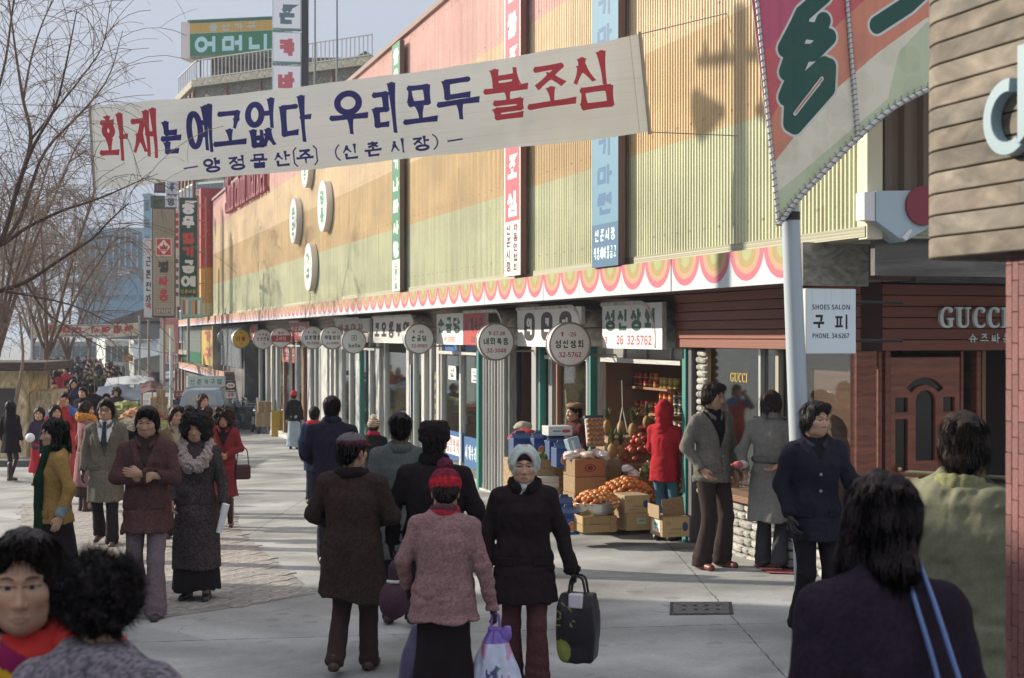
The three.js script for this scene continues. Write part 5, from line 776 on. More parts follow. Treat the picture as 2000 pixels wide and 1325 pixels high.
{ // the near willow: limbs reach into the view from a trunk that stands just outside on the left
  const base = [-5.0, 0, -10.6]; base[1] = gy(base[0], base[2]);
  const g = thing('willow_tree', 'bare willow with long limbs and fine twigs spreading over the upper left', 'tree', base), o = V(...base), L = (a) => a.map(([px, py, d]) => V(...at(px, py, d)).sub(o));
  part('trunk', taperTube([V(0, -0.1, 0), V(0.03, 1, 0), V(-0.02, 2.0, 0.05), V(0.1, 3.0, 0)], 0.17, 0.12, 12), bark, g);
  const T = [0.1, 3.0, 0], tw = [];
  const limbs = [
    [[[-230, 640, 10.6], [-60, 590, 10.5], [0, 568, 10.4], [49, 551, 10.3], [125, 502, 10.2], [185, 462, 10.1], [211, 434, 10.0], [252, 396, 9.9]], 0.05, 0.006],
    [[[-260, 560, 10.6], [-80, 510, 10.8], [0, 480, 10.8], [45, 449, 10.8], [113, 415, 10.7], [200, 385, 10.6], [292, 344, 10.5]], 0.045, 0.005],
    [[[-200, 660, 10.6], [-60, 560, 10.3], [7, 458, 10.2], [31, 378, 10.1], [63, 290, 10.0], [108, 208, 9.9], [130, 120, 9.8], [150, 20, 9.7]], 0.055, 0.006],
    [[[-120, 560, 10.6], [24, 451, 10.9], [87, 297, 11.0], [168, 210, 11.1], [210, 154, 11.2], [240, 60, 11.3]], 0.045, 0.004],
    [[[31, 378, 10.1], [60, 273, 10.2], [45, 196, 10.3], [31, 105, 10.4], [16, -10, 10.5]], 0.03, 0.008],
    [[[45, 196, 10.3], [62, 110, 10.5], [85, 40, 10.6], [120, -30, 10.7]], 0.018, 0.005], [[[-120, 300, 10.6], [-20, 210, 10.6], [10, 120, 10.6], [24, 20, 10.6], [40, -60, 10.6]], 0.03, 0.01],
    [[[0, 568, 10.4], [70, 580, 10.2], [150, 600, 10.1], [230, 640, 10.0]], 0.018, 0.004], [[[49, 551, 10.3], [90, 610, 10.2], [150, 650, 10.1], [235, 700, 10.0]], 0.016, 0.003], [[[60, 273, 10.2], [120, 200, 10.1], [160, 150, 10.0], [200, 90, 10.0], [215, 10, 10]], 0.016, 0.004],
  ];
  for (const [pts, r0, r1] of limbs) { const q = L(pts); part('limb', taperTube(pts[0][0] < -100 ? [V(...T).add(V(0, -rnd() * 0.8, 0)), ...q] : q, r0 * 0.6, r1 * 0.6), bark, g); addTwigs(q, 13, 0.62, 0.0026, tw, 1.3, 3); }
  tag(part('twigs', tw, twigM, g), null, null, null, 'stuff');
}
function willow(label, px, d, h, n, density = 5) {
  const x = ((px - 1000) / F) * d, b = [x, gy(x, -d), -d], g = thing('willow_tree', label, 'tree', b), tw = [];
  const r = h * 0.014, fork = h * rr(0.25, 0.35);
  part('trunk', taperTube([V(0, -0.2, 0), V(rr(-0.1, 0.1), fork * 0.5, 0), V(rr(-0.2, 0.2), fork, rr(-0.2, 0.2))], r, r * 0.7, 10), bark, g);
  for (let i = 0; i < n; i++) {
    const a = (i / n) * 6.28 + rr(-0.4, 0.4), sp = h * rr(0.16, 0.36), top = h * rr(0.7, 1), c = Math.cos(a), s = Math.sin(a);
    const pts = [V(0, fork * rr(0.8, 1), 0), V(c * sp * 0.3, lerp(fork, top, 0.35), s * sp * 0.3), V(c * sp * 0.65, lerp(fork, top, 0.72), s * sp * 0.65), V(c * sp, top, s * sp), V(c * sp * 1.35, top - h * 0.06, s * sp * 1.35)];
    part('limb', taperTube(pts, r * 0.5, 0.008, 6), bark, g); addTwigs(pts, density, h * 0.14, 0.004 + d * 0.00012, tw, 1.5, 2);
    for (let k = 0; k < 3; k++) { const p = new THREE.CatmullRomCurve3(pts).getPoint(rr(0.3, 0.9)), e = p.clone().add(V(rr(-1, 1), rr(0.1, 0.9), rr(-1, 1)).multiplyScalar(h * 0.17)), q = [p, p.clone().lerp(e, 0.5).add(V(0, h * 0.03, 0)), e]; part('limb', taperTube(q, r * 0.2, 0.006, 5), bark, g); addTwigs(q, density, h * 0.13, 0.004 + d * 0.00012, tw, 1.6, 2); }
  }
  const m = part('twigs', tw, M([0.20, 0.15, 0.11], 0.9), g); tag(m, null, null, null, 'stuff');
}
willow('bare street tree with a thick trunk at the left edge beyond the near willow', -4, 37, 9, 7, 5);
willow('bare street tree in the middle of the row behind the kiosk', 92, 44, 8.5, 7, 5); willow('bare street tree farther along the row, above the far banner', 130, 62, 8.5, 7, 5); willow('hazy bare tree near the far end of the street row', 62, 80, 10, 7, 5); willow('last hazy bare tree of the row, before the blue building', 172, 105, 9, 6, 5); willow('leaning bare tree at the left edge behind the kiosk', -12, 52, 9, 6, 5);
{ const b = onGround(30, 812), g = thing('sapling', 'slender pale sapling leaning beside the kiosk', 'tree', [at(18, 800, 32)[0], gy(at(18, 800, 32)[0], -32), -32]); void b; part('trunk', taperTube([V(0, -0.1, 0), V(0.1, 1.2, 0), V(0.3, 2.4, 0), V(0.22, 3.4, 0)], 0.07, 0.02, 8), rough([0.3, 0.22, 0.17], 0.9, 2), g); const tw = []; addTwigs([V(0.3, 2.2, 0), V(0.22, 3.4, 0)], 14, 0.7, 0.006, tw, 0.8, 2); tag(part('twigs', tw, twigM, g), null, null, null, 'stuff'); }

// ---------------------------------------------------------------- poles beyond the left edge; their shadows fall on the wall
function utilityPole(label, x, z, h, horns) {
  const y = gy(x, z), g = thing('utility_pole', label, 'pole', [x, y, z]);
  part('shaft', rod([0, -0.3, 0], [0, h, 0], 0.15, 0.10, 14), rough([0.33, 0.32, 0.30], 0.9, 2), g); part('crossarm', box(0.09, 0.09, 1.5, 0, h - 0.45, 0), wood([0.2, 0.13, 0.08], 0.8), g);
  for (const s of [-0.6, -0.25, 0.25, 0.6]) part('insulator', new THREE.CylinderGeometry(0.03, 0.05, 0.12, 10).translate(0, h - 0.34, s), M([0.6, 0.6, 0.58], 0.3), g);
  if (horns) for (const [s, t] of [[-1, 0.15], [1, -0.1]]) { const c = new THREE.CylinderGeometry(0.24, 0.05, 0.5, 20, 1, true); c.rotateX(Math.PI / 2 * s); c.rotateY(t); part('horn', c.translate(0, h - 0.95, s * 0.5), M([0.4, 0.4, 0.38], 0.5), g); }
}
utilityPole('concrete pole with two horn loudspeakers left of the pavement', -7.0, -16.6, 9.4, true); utilityPole('plain concrete pole farther along the left side of the street', -17.5, -46.5, 9.4, false);
{ // the block across the street that shades the foreground
  const x1 = -14.6, x0 = -24, z0 = 22, z1 = -18.6, h = 8.3, g = thing('street_block', 'plain plastered three storey block across the street on the left', 'building', [(x0 + x1) / 2, -0.5, (z0 + z1) / 2]), q = (n, geo, m) => part(n, geo.translate(-g.position.x, 0.5, -g.position.z), m, g);
  q('wall', boxb(x0, x1, -1, h, z1, z0), rough([0.42, 0.40, 0.36], 0.9, 1)); q('roof', boxb(x0 - 0.1, x1 + 0.1, h + 0.003, h + 0.12, z1 - 0.1, z0 + 0.1), rough([0.3, 0.3, 0.3], 0.9));
  for (let f = 0; f < 3; f++) for (let i = 0; i < 11; i++) q('window', boxb(x1 - 0.02, x1 + 0.03, 0.6 + f * 2.8, 2.2 + f * 2.8, z0 - 2.2 - i * 3.3, z0 - 0.8 - i * 3.3), M([0.08, 0.1, 0.11], 0.2));
}

// ---------------------------------------------------------------- buildings behind the hall and down the street
const glassDark = M([0.10, 0.14, 0.15], 0.15);
function prism(poly, y0, y1) { const s = new THREE.Shape(poly.map(([x, z]) => new THREE.Vector2(x, -z))); const g = new THREE.ExtrudeGeometry(s, { depth: y1 - y0, bevelEnabled: false }); g.rotateX(-Math.PI / 2); return g.translate(0, y0, 0); }
function along(a, b, t, out = 0) { const dx = b[0] - a[0], dz = b[1] - a[1], L = Math.hypot(dx, dz); return [a[0] + dx * t + (dz / L) * -out, a[1] + dz * t + (dx / L) * out, Math.atan2(-dz, dx), L]; }
{
  const Lp = at(345, 185, 74.8), A = at(380, 153, 70), B = at(724, 107, 64), ft = [[Lp[0], Lp[2]], [A[0], A[2]], [B[0], B[2]], [B[0] + 6, B[2] - 16], [Lp[0] + 4, Lp[2] - 18]], top = A[1], base = -1.2;
  const g = thing('office_block', 'beige five storey block with a roof railing rising behind the striped hall', 'building', [A[0], base, A[2]]), q = (n, geo, m, up) => part(n, (Array.isArray(geo) ? merge(geo) : geo).translate(-A[0], -base, -A[2]), m, up ?? g);
  const wallM = rough([0.30, 0.285, 0.225], 0.85, 1);
  q('wall', prism(ft, base, top - 0.5), wallM); q('roof_slab', prism(ft.map(([x, z]) => [x + (x - A[0] - 4) * 0.02, z + (z > A[2] - 4 ? 0.35 : 0)]), top - 0.5 + 0.002, top - 0.15), rough([0.45, 0.42, 0.33], 0.85, 1));
  const face = (a, b, n, rows) => { for (let f = 0; f < rows; f++) for (let i = 0; i < n; i++) { const [x, z, ang, L] = along(a, b, (i + 0.5) / n, 0.04), w = (L / n) * 0.86; const win = part('window', box(w, 1.7, 0.06), M([0.55, 0.57, 0.54], 0.5), g, [x - A[0], top - 2.9 - f * 3.1 - base, z - A[2]], ang); part('pane', box(w * 0.46, 1.5, 0.02, -w * 0.24, 0, 0.035), glassDark, win); part('pane', box(w * 0.46, 1.5, 0.02, w * 0.24, 0, 0.035), glassDark, win); } for (let f = 0; f < rows; f++) { const [x, z, ang, L] = along(a, b, 0.5, 0.15); part('ledge', box(L, 0.22, 0.5), rough([0.50, 0.45, 0.34], 0.85, 1), g, [x - A[0], top - 4.2 - f * 3.1 - base, z - A[2]], ang); } for (let i = 0; i <= 5; i++) { const [x, z, ang] = along(a, b, i / 5, 0.06); part('downpipe', box(0.12, top - base - 0.6, 0.1), M([0.25, 0.12, 0.09], 0.8), g, [x - A[0], (top - base - 0.6) / 2, z - A[2]], ang); } };
  face(ft[0], ft[1], 2, 4); face(ft[1], ft[2], 5, 4);
  const rail = (a, b, n) => { const [x, z, ang, L] = along(a, b, 0.5, -0.1); const r = part('railing', merge([box(L, 0.05, 0.05, 0, 1.05, 0), box(L, 0.05, 0.05, 0, 0.15, 0)]), M([0.32, 0.33, 0.32], 0.6), g, [x - A[0], top - 0.15 - base, z - A[2]], ang); for (let i = 0; i <= n; i++) part('baluster', box(0.035, 1.0, 0.035, -L / 2 + (i / n) * L, 0.58, 0), M([0.32, 0.33, 0.32], 0.6), r); };
  rail(ft[0], ft[1], 10); rail(ft[1], ft[2], 44);
  q('penthouse', boxb(A[0] + 0.2, A[0] + 9, top - 0.1, top + 1.6, A[2] - 8, A[2] - 3), rough([0.25, 0.2, 0.19], 0.9)); q('rooftop_hut', extr([[0, 0], [2.2, 0], [2.2, 1.0], [1.1, 1.7], [0, 1.0]], 3).translate(A[0] + 7.2, top - 0.15, A[2] - 4), rough([0.2, 0.18, 0.15], 0.9));
  // rooftop billboard
  const bl = at(371, 110, 72), br = at(556, 119, 71), hB = (67 * 72) / F, ang = Math.atan2(-(br[2] - bl[2]), br[0] - bl[0]), W = Math.hypot(br[0] - bl[0], br[2] - bl[2]);
  const bb = thing('rooftop_billboard', 'green billboard with a yellow top band and pale letters on the roof behind the banner', 'billboard', bl, ang);
  part('body', boxb(0, W, 0, hB, -1.1, 0), M([0.42, 0.40, 0.37], 0.7), bb);
  part('face', new THREE.PlaneGeometry(W, hB).translate(W / 2, hB / 2, 0.01), faceM(tex(1024, 256, (x, w, h) => { x.fillStyle = '#3f7a56'; x.fillRect(0, 0, w, h); x.fillStyle = '#c8a052'; x.fillRect(0, 12, w, 74); x.fillStyle = '#a8b8a0'; x.fillRect(0, 86, w, 4); htext(x, '물산가구', 200, 20, 110, 60, 13, '#b4bcb4', { gap: 0.25 }); htext(x, '어머니', 50, 98, 250, 150, 34, '#b8dce0', { gap: 0.16 }); wear(x, w, h); })), bb);
  part('edge', boxb(-0.5, -0.004, -0.1, hB + 0.02, -1.1, -0.02), M([0.72, 0.64, 0.60], 0.7), bb); part('cap', boxb(-0.1, W, hB + 0.003, hB + 0.08, -1.1, 0.06), M([0.12, 0.2, 0.15], 0.7), bb);
  for (let i = 0; i < 6; i++) part('strut', rod([0.3 + i * W / 6, -2.4, -0.6], [0.3 + i * W / 6, 0, -0.6], 0.05), M([0.15, 0.12, 0.12], 0.8), bb);
  for (const [px, hh, n] of [[615, 6.5, 'left'], [658, 7.5, 'right']]) { const p = at(px, 125, 63.5); solo('antenna_mast', rod([0, -1.2, 0], [0, hh, 0], 0.05, 0.035), M([0.2, 0.22, 0.22], 0.6), `thin ${n} one of two antenna masts on the roof`, 'mast', p); }
}
// tall stacked box sign
{
  const d = 58, k = d / F, g = thing('stacked_sign', 'tall stack of white box signs with grey and pink letters on a dark mast', 'sign', at(560, 400, d), 0.16);
  const wS = 56 * k, hS = 65 * k; let y = (400 - 255) * k;
  part('mast', boxb(wS / 2 + 0.01, wS / 2 + 0.3, -6, (400 + 120) * k, -0.35, -0.05), M([0.04, 0.03, 0.03], 0.7), g);
  for (const [c, col] of [['레', '#c8646a'], ['바', '#c8646a'], ['캬', '#c8646a'], ['촌', '#5f7680'], ['신', '#5f7680']]) {
    part('box', rbox(wS, hS - 0.12, 0.42, 0.02, 0, y + hS / 2, -0.2), M([0.34, 0.44, 0.46], 0.5), g);
    part('face', new THREE.PlaneGeometry(wS - 0.08, hS - 0.2).translate(0, y + hS / 2, 0.015), faceM(tex(200, 220, (x, w, h) => { x.fillStyle = '#f0f2f4'; x.fillRect(0, 0, w, h); htext(x, c, 28, 26, 146, 168, 34, col); })), g); y += hS;
  }
}
// projecting signs at the far end of the hall
function farSign(label, pa, pb, pt, pbm, d, t, o = {}) {
  const k = d / F, w = (pb - pa) * k, h = (pbm - pt) * k, g = thing('projecting_sign', label, 'sign', at((pa + pb) / 2, pbm, d), o.turn ?? 0.2);
  part('box', rbox(w, h, 0.3, 0.02, 0, h / 2, -0.15), o.side ?? M([0.10, 0.07, 0.06], 0.7), g); part('face', new THREE.PlaneGeometry(w * 0.97, h - 0.05).translate(0, h / 2, 0.012), faceM(t), g);
  if (o.post !== false) part('post', rod([o.post ?? 0, -2.5, -0.2], [o.post ?? 0, h, -0.2], 0.05), M([0.25, 0.22, 0.2], 0.7), g);
  return g;
}
farSign('tall grey pub sign with a white crown on a red square', 297, 342, 406, 620, 51, tex(256, 1200, (x, w, h) => {
  x.fillStyle = '#98917f'; x.fillRect(0, 0, w, h); x.strokeStyle = '#5c4a40'; x.lineWidth = 10; x.strokeRect(5, 5, w - 10, h - 10); x.fillStyle = '#8a8272'; x.fillRect(20, 20, w - 40, 300);
  x.fillStyle = '#b03a44'; x.fillRect(46, 335, 164, 186); x.strokeStyle = '#dad4cc'; x.lineWidth = 6; x.strokeRect(46, 335, 164, 186); x.fillStyle = '#d8d2c8'; x.beginPath(); x.moveTo(128, 346); x.lineTo(202, 428); x.lineTo(128, 510); x.lineTo(54, 428); x.fill();
  x.fillStyle = '#a8343e'; x.beginPath(); x.moveTo(88, 458); x.lineTo(80, 408); x.lineTo(104, 426); x.lineTo(128, 392); x.lineTo(152, 426); x.lineTo(176, 408); x.lineTo(168, 458); x.fill(); x.fillRect(92, 464, 72, 10); x.fillRect(124, 374, 8, 22);
  x.fillStyle = 'rgba(60,50,45,.5)'; for (let y = 545; y < 1060; y += 26) x.fillRect(30, y, w - 60, 4); htext(x, '별', 62, 566, 130, 150, 26, '#3a3632'); htext(x, '싸롱', 66, 736, 122, 140, 24, '#a8404a', { vertical: true }); x.fillStyle = '#6e675c'; x.fillRect(36, 1110, w - 72, 56); htext(x, '일반유흥음식점', 44, 1116, 24, 44, 4, '#cfc8bb'); wear(x, w, h);
}));
farSign('tall dark green sign with white and red lettering beside the pub sign', 350, 385, 386, 577, 53, tex(220, 1200, (x, w, h) => { x.fillStyle = '#27463c'; x.fillRect(0, 0, w, h); htext(x, '충무', 16, 20, 188, 182, 40, '#cfd2d0', { vertical: true, gap: 0.06 }); htext(x, '칠기', 16, 410, 188, 165, 36, '#b8423c', { vertical: true, gap: 0.06 }); htext(x, '공예', 16, 766, 188, 172, 38, '#cfd2d0', { vertical: true, gap: 0.06 }); htext(x, '신촌시장', 14, 1134, 44, 50, 8, '#b8a83c', { gap: 0.1 }); wear(x, w, h); }));
farSign('narrow white vertical sign with dark lettering left of the pub sign', 281, 298, 466, 621, 55, tex(128, 1024, (x, w, h) => { x.fillStyle = '#c3c8c8'; x.fillRect(0, 0, w, h); x.strokeStyle = '#b04048'; x.lineWidth = 8; x.strokeRect(14, 14, 100, 120); htext(x, '근본전자', 16, 230, 96, 130, 18, '#4a505e', { vertical: true, gap: 0.25 }); htext(x, '약', 16, 830, 96, 90, 16, '#b04a54'); wear(x, w, h); }), { side: M([0.5, 0.52, 0.52], 0.6) });
farSign('small white sign plate with one dark letter, upper of two', 325, 346, 352, 381, 60, tex(128, 150, (x, w, h) => { x.fillStyle = '#b9bfc4'; x.fillRect(0, 0, w, h); htext(x, '주', 20, 20, 88, 110, 20, '#3c4254'); }), { post: false }); farSign('small white sign plate with one dark letter, lower of two', 323, 344, 383, 406, 60, tex(128, 130, (x, w, h) => { x.fillStyle = '#bfc5c8'; x.fillRect(0, 0, w, h); htext(x, '영', 20, 14, 88, 100, 18, '#3c4254'); }), { post: 0.1 });
farSign('small dark maroon sign plate beside the white letter plates', 301, 322, 354, 376, 61, tex(64, 64, (x) => { x.fillStyle = '#4a3038'; x.fillRect(0, 0, 64, 64); x.fillStyle = '#8a7a80'; for (let i = 0; i < 5; i++) x.fillRect(6, 24 + i * 8, 52, 3); }), { post: false }); farSign('small dark green sign plate above the pub sign', 294, 321, 382, 405, 56, tex(64, 64, (x) => { x.fillStyle = '#4a5a48'; x.fillRect(0, 0, 64, 64); x.fillStyle = '#2f4a34'; x.fillRect(12, 20, 40, 30); }), { post: -0.1 });
farSign('white strip sign with black lettering under the office block ledge', 382, 432, 369, 384, 61, tex(512, 150, (x, w, h) => { x.fillStyle = '#d0cfc4'; x.fillRect(0, 0, w, h); htext(x, '기주영화사', 16, 30, 84, 90, 14, '#2c2626', { gap: 0.12 }); }), { post: false }); farSign('pink and white strip of lettering on the frame behind the green sign', 341, 350, 410, 600, 57, tex(64, 512, (x, w, h) => { x.fillStyle = '#c9c3bb'; x.fillRect(0, 0, w, h); x.fillStyle = '#a83a44'; for (let i = 0; i < 5; i++) x.fillRect(10, 14 + i * 40, 44, 26); x.fillStyle = '#55606a'; for (let i = 0; i < 5; i++) x.fillRect(10, 260 + i * 44, 44, 22); }), { side: M([0.5, 0.48, 0.45], 0.6) });
farSign('glazed display box of coloured posters under the dark green sign', 353, 394, 581, 621, 52, tex(256, 256, (x, w, h) => { x.fillStyle = '#8fb0a8'; x.fillRect(0, 0, w, h); ['#b4553c', '#d0c8a8', '#7a9ab0', '#c89a4a', '#9a4a3a', '#d8d4c8'].forEach((c, i) => { x.fillStyle = c; x.fillRect(22 + i * 37, 30, 27, 190); }); }), { side: M([0.20, 0.33, 0.30], 0.6), post: false });
{ // open frame beside the dark green sign
  const d = 53.5, g = thing('steel_ladder', 'rusty ladder-like steel frame beside the dark green sign', 'frame', at(394, 585, d), 0.2), k = d / F, h = 200 * k; for (const x of [-0.12, 0.14]) part('upright', rod([x, -0.5, 0], [x, h, 0], 0.025), M([0.3, 0.16, 0.13], 0.8), g); for (let i = 0; i < 7; i++) part('rung', rod([-0.12, (i * h) / 6.5, 0], [0.14, (i * h) / 6.5, 0], 0.02), M([0.3, 0.16, 0.13], 0.8), g);
}
// furniture shop annex under the end of the canopy
{
  const v = 0.55, g = wthing('annex', 'low furniture shop annex with corrugated plastic bays at the far end of the hall', 'shop', wx(415, v), -1, v), yt = 2.58, yb = wy(420, 716, v);
  wpart(g, 'bay', corrugated(wx(355, v), wx(394, v), yb + 0.5, yt, v, 0.16, 0.05), rough([0.42, 0.47, 0.44], 0.5, 1)); wpart(g, 'bay', corrugated(wx(355, v), wx(394, v), yb, yb + 0.497, v, 0.16, 0.05), M([0.06, 0.26, 0.15], 0.5)); wpart(g, 'bay', corrugated(wx(424, v), wx(474, v), yb + 0.12, yt - 0.1, v, 0.16, 0.05), rough([0.40, 0.43, 0.44], 0.5, 1));
  const a = wx(396, v), b = wx(421, v); wpart(g, 'sign_panel', new THREE.PlaneGeometry(b - a, yt - yb).translate((a + b) / 2, (yt + yb) / 2, v + 0.06), faceM(tex(200, 300, (x, w, h) => { x.fillStyle = '#b3952f'; x.fillRect(0, 0, w, h); htext(x, '가구', 34, 22, 130, 112, 24, '#a03434', { vertical: true, gap: 0.2 }); })));
  wpart(g, 'wall', boxb(wx(348, v), wx(476, v), -2, yt, v - 3, v - 0.02), rough([0.16, 0.15, 0.14], 0.9, 1));
  const fx0 = wx(347, 0.9), fx1 = wx(437, 0.9); for (let x = fx1; x > fx0; x -= 1.28) wpart(g, 'canopy_panel', boxb(Math.max(fx0, x - 1.276), x, yb - 0.38, yb - 0.06, 0.86, 0.9), scalM); wpart(g, 'canopy_slab', boxb(fx0, fx1, yb - 0.34, yb - 0.08, -1, 0.855), soffM);
  farSign('white strip of pale lettering on the annex under its lower canopy', 366, 440, 735, 757, 52, tex(400, 120, (x, w, h) => { x.fillStyle = '#b9c2b8'; x.fillRect(0, 0, w, h); htext(x, '신촌가구점', 20, 24, 62, 70, 10, '#55706a', { gap: 0.15 }); }), { post: false, turn: 0.3, side: M([0.4, 0.4, 0.4], 0.7) });
  farSign('white oval sign with red lettering on a dark plate in the annex', 440, 460, 744, 762, 46, tex(128, 110, (x, w, h) => { x.fillStyle = '#2a2a2c'; x.fillRect(0, 0, w, h); x.fillStyle = '#d8d4d0'; x.beginPath(); x.ellipse(64, 55, 54, 40, 0, 0, 7); x.fill(); htext(x, '설렁', 30, 34, 32, 42, 7, '#a8343c'); }), { post: false }); farSign('red and white plate under the oval sign', 440, 461, 764, 780, 46.2, tex(128, 90, (x, w, h) => { x.fillStyle = '#ccc6c4'; x.fillRect(0, 0, w, h); htext(x, '곰탕', 24, 16, 36, 50, 8, '#a8343c'); }), { post: false });
  farSign('red signboard with white lettering above the parked car', 340, 392, 764, 778, 54, tex(512, 140, (x, w, h) => { x.fillStyle = '#983840'; x.fillRect(0, 0, w, h); htext(x, '소형가전센타', 20, 24, 64, 84, 11, '#d8c0b0', { gap: 0.18 }); }), { post: false });
}
farSign('pink arched poster board on white posts beside the street', 313, 347, 622, 712, 56, tex(256, 700, (x, w, h) => { x.fillStyle = '#c0838a'; x.fillRect(0, 0, w, h); x.fillStyle = '#cfc3b0'; x.beginPath(); x.moveTo(40, 500); x.lineTo(80, 90); x.lineTo(190, 90); x.lineTo(220, 500); x.fill(); x.fillStyle = '#d4d8b4'; x.beginPath(); x.arc(128, 520, 84, Math.PI, 0); x.fill(); x.fillStyle = '#d6c8cc'; x.fillRect(0, 540, w, 160); x.fillStyle = '#b05a6a'; for (let i = 0; i < 6; i++) x.fillRect(18 + i * 40, 570, 16, 110); wear(x, w, h); }), { side: M([0.5, 0.3, 0.32], 0.7), post: -0.3 });
for (const [px, w] of [[315, 'left'], [334, 'right']]) { const x = at(px, 700, 55)[0]; solo('sign_post', rod([0, -0.2, 0], [0, 3.6, 0], 0.07), M([0.62, 0.64, 0.62], 0.5), `slim white post under the poster board, ${w} one of the pair`, 'post', [x, gy(x, -55), -55]); }
// far street
{
  const block = (name, label, pa, pb, pt, pbm, d, dp, m, f, turn = 0) => { const k = d / F, w = (pb - pa) * k, h = (pbm - pt) * k, g = thing(name, label, 'building', at((pa + pb) / 2, pbm, d), turn); part('wall', box(w, h + 1, dp, 0, h / 2 - 0.5, -dp / 2), m, g); f?.(g, w, h, k); return g; };
  block('tower_block', 'hazy blue office building with vertical fins above the far end of the street', 152, 292, 455, 640, 200, 20, M([0.12, 0.22, 0.30], 0.7), (g, w, h) => { part('crown', box(w + 0.3, 0.8, 20.3, 0, h + 0.3, -10), M([0.22, 0.30, 0.36], 0.7), g); const m = M([0.09, 0.15, 0.20], 0.6); for (let i = 0; i < 12; i++) { part('window', box(w / 12 - 0.25, 4.6, 0.06, -w / 2 + (i + 0.5) * (w / 12), h - 2.9, 0.03), m, g); part('fin', box(0.18, 5.2, 0.3, -w / 2 + i * (w / 12), h - 2.6, 0.16), M([0.30, 0.40, 0.46], 0.7), g); } for (let r = 0; r < 2; r++) for (let i = 0; i < 8; i++) part('window', box(0.7, 0.8, 0.05, -w / 2 + 1.2 + i * 1.1, 2 + r * 2.2, 0.03), m, g); part('plate', box(1.6, 0.7, 0.1, 1.4, h - 5.6, 0.06), M([0.6, 0.62, 0.6], 0.6), g); });
  block('tower_block', 'narrow teal building edge rising behind the white vertical sign', 280, 294, 384, 640, 150, 12, M([0.20, 0.33, 0.36], 0.7), (g, w, h) => { for (let r = 0; r < 7; r++) part('window', box(w * 0.6, 0.9, 0.05, 0, 2 + r * 1.8, 0.03), glassDark, g); part('cap', box(w + 0.2, 0.3, 12.2, 0, h + 0.15, -6), M([0.25, 0.33, 0.34], 0.7), g); });
  block('roofed_hall', 'low dark roofed shed at the turn of the street', 214, 312, 632, 700, 100, 14, M([0.18, 0.17, 0.17], 0.8), (g, w, h) => { part('roof', extr([[-w / 2 - 0.4, h], [w / 2 + 0.4, h + 0.2], [w / 2 + 0.4, h + 1.35], [w / 2, h + 1.4]], 15).translate(0, 0, -14.6), M([0.11, 0.09, 0.085], 0.9), g); });
  block('street_shop', 'white two storey shop with a pale colonnade down the street', 206, 262, 664, 772, 92, 8, M([0.56, 0.57, 0.55], 0.7), (g, w, h, k) => { for (let i = 0; i < 5; i++) part('window', box(w * 0.15, 1.0, 0.05, -w / 2 + (i + 0.5) * w / 5, h - 0.9, 0.03), glassDark, g); for (let i = 0; i < 5; i++) part('shop_opening', box(w * 0.15, 1.7, 0.05, -w / 2 + (i + 0.5) * w / 5, 0.9, 0.03), M([0.05, 0.06, 0.07], 0.5), g); part('awning', box(w + 0.1, 0.1, 0.9, 0, h * 0.55, 0.45), M([0.5, 0.5, 0.48], 0.7), g); for (let i = 0; i < 5; i++) part('column', rod([-w / 2 + 0.1 + i * (w - 0.2) / 4, 0, 0.8], [-w / 2 + 0.1 + i * (w - 0.2) / 4, h * 0.55, 0.8], 0.05), M([0.6, 0.61, 0.6], 0.6), g); void k; }, 0.35);
  block('street_shop', 'grey shop with a big sloping sheet awning behind the white posts', 262, 318, 664, 790, 84, 8, M([0.33, 0.33, 0.31], 0.8), (g, w, h) => { part('awning', rbox(w + 0.3, 0.06, 1.9, 0.02, 0, 0, 0).rotateX(0.5).rotateZ(0.18).translate(0, h * 0.86, 0.7), M([0.32, 0.37, 0.40], 0.6), g); part('board', box(0.8, 1.0, 0.06, -0.3, h * 0.4, 0.06), M([0.62, 0.62, 0.58], 0.7), g); part('shop_opening', box(w * 0.34, 1.8, 0.05, w * 0.22, 1.0, 0.03), M([0.04, 0.03, 0.03], 0.8), g); }, 0.3);
  block('street_shop', 'dim row of small shop fronts hidden behind the far crowd', 60, 206, 668, 760, 120, 8, M([0.30, 0.29, 0.28], 0.8), (g, w, h) => { for (let i = 0; i < 9; i++) part('window', box(w / 12, 0.9, 0.05, -w / 2 + (i + 0.6) * w / 9.3, h - 0.8, 0.03), glassDark, g); part('awning', box(w, 0.1, 0.8, 0, h * 0.5, 0.4), M([0.4, 0.33, 0.28], 0.8), g); });
  farSign('orange shop plate on a post down the street', 243, 260, 694, 706, 85, tex(64, 40, (x) => { x.fillStyle = '#c08a34'; x.fillRect(0, 0, 64, 40); x.fillStyle = '#a85a2c'; for (let i = 0; i < 4; i++) x.fillRect(6 + i * 14, 10, 9, 18); }), { side: M([0.4, 0.25, 0.08], 0.7), post: -0.2 });
  // far banner, seen from behind
  const d = 60, a = at(62, 628, d), b = at(272, 628, d + 4), g = thing('far_banner', 'white banner over the far street with red lettering seen in reverse', 'banner', a), W = Math.hypot(b[0] - a[0], b[2] - a[2]), H = (27 * d) / F;
  const c = new THREE.BoxGeometry(W, H, 0.02, 24, 2, 1), P = c.attributes.position; for (let i = 0; i < P.count; i++) { const t = P.getX(i) / W + 0.5; P.setY(i, P.getY(i) - 0.12 * Math.sin(Math.PI * t) - (t < 0.1 ? (0.1 - t) * 1.5 : 0)); P.setZ(i, P.getZ(i) + 0.05 * noise(t * 9, P.getY(i) * 2, 1)); }
  c.computeVertexNormals(); g.rotation.y = Math.atan2(-(b[2] - a[2]), b[0] - a[0]);
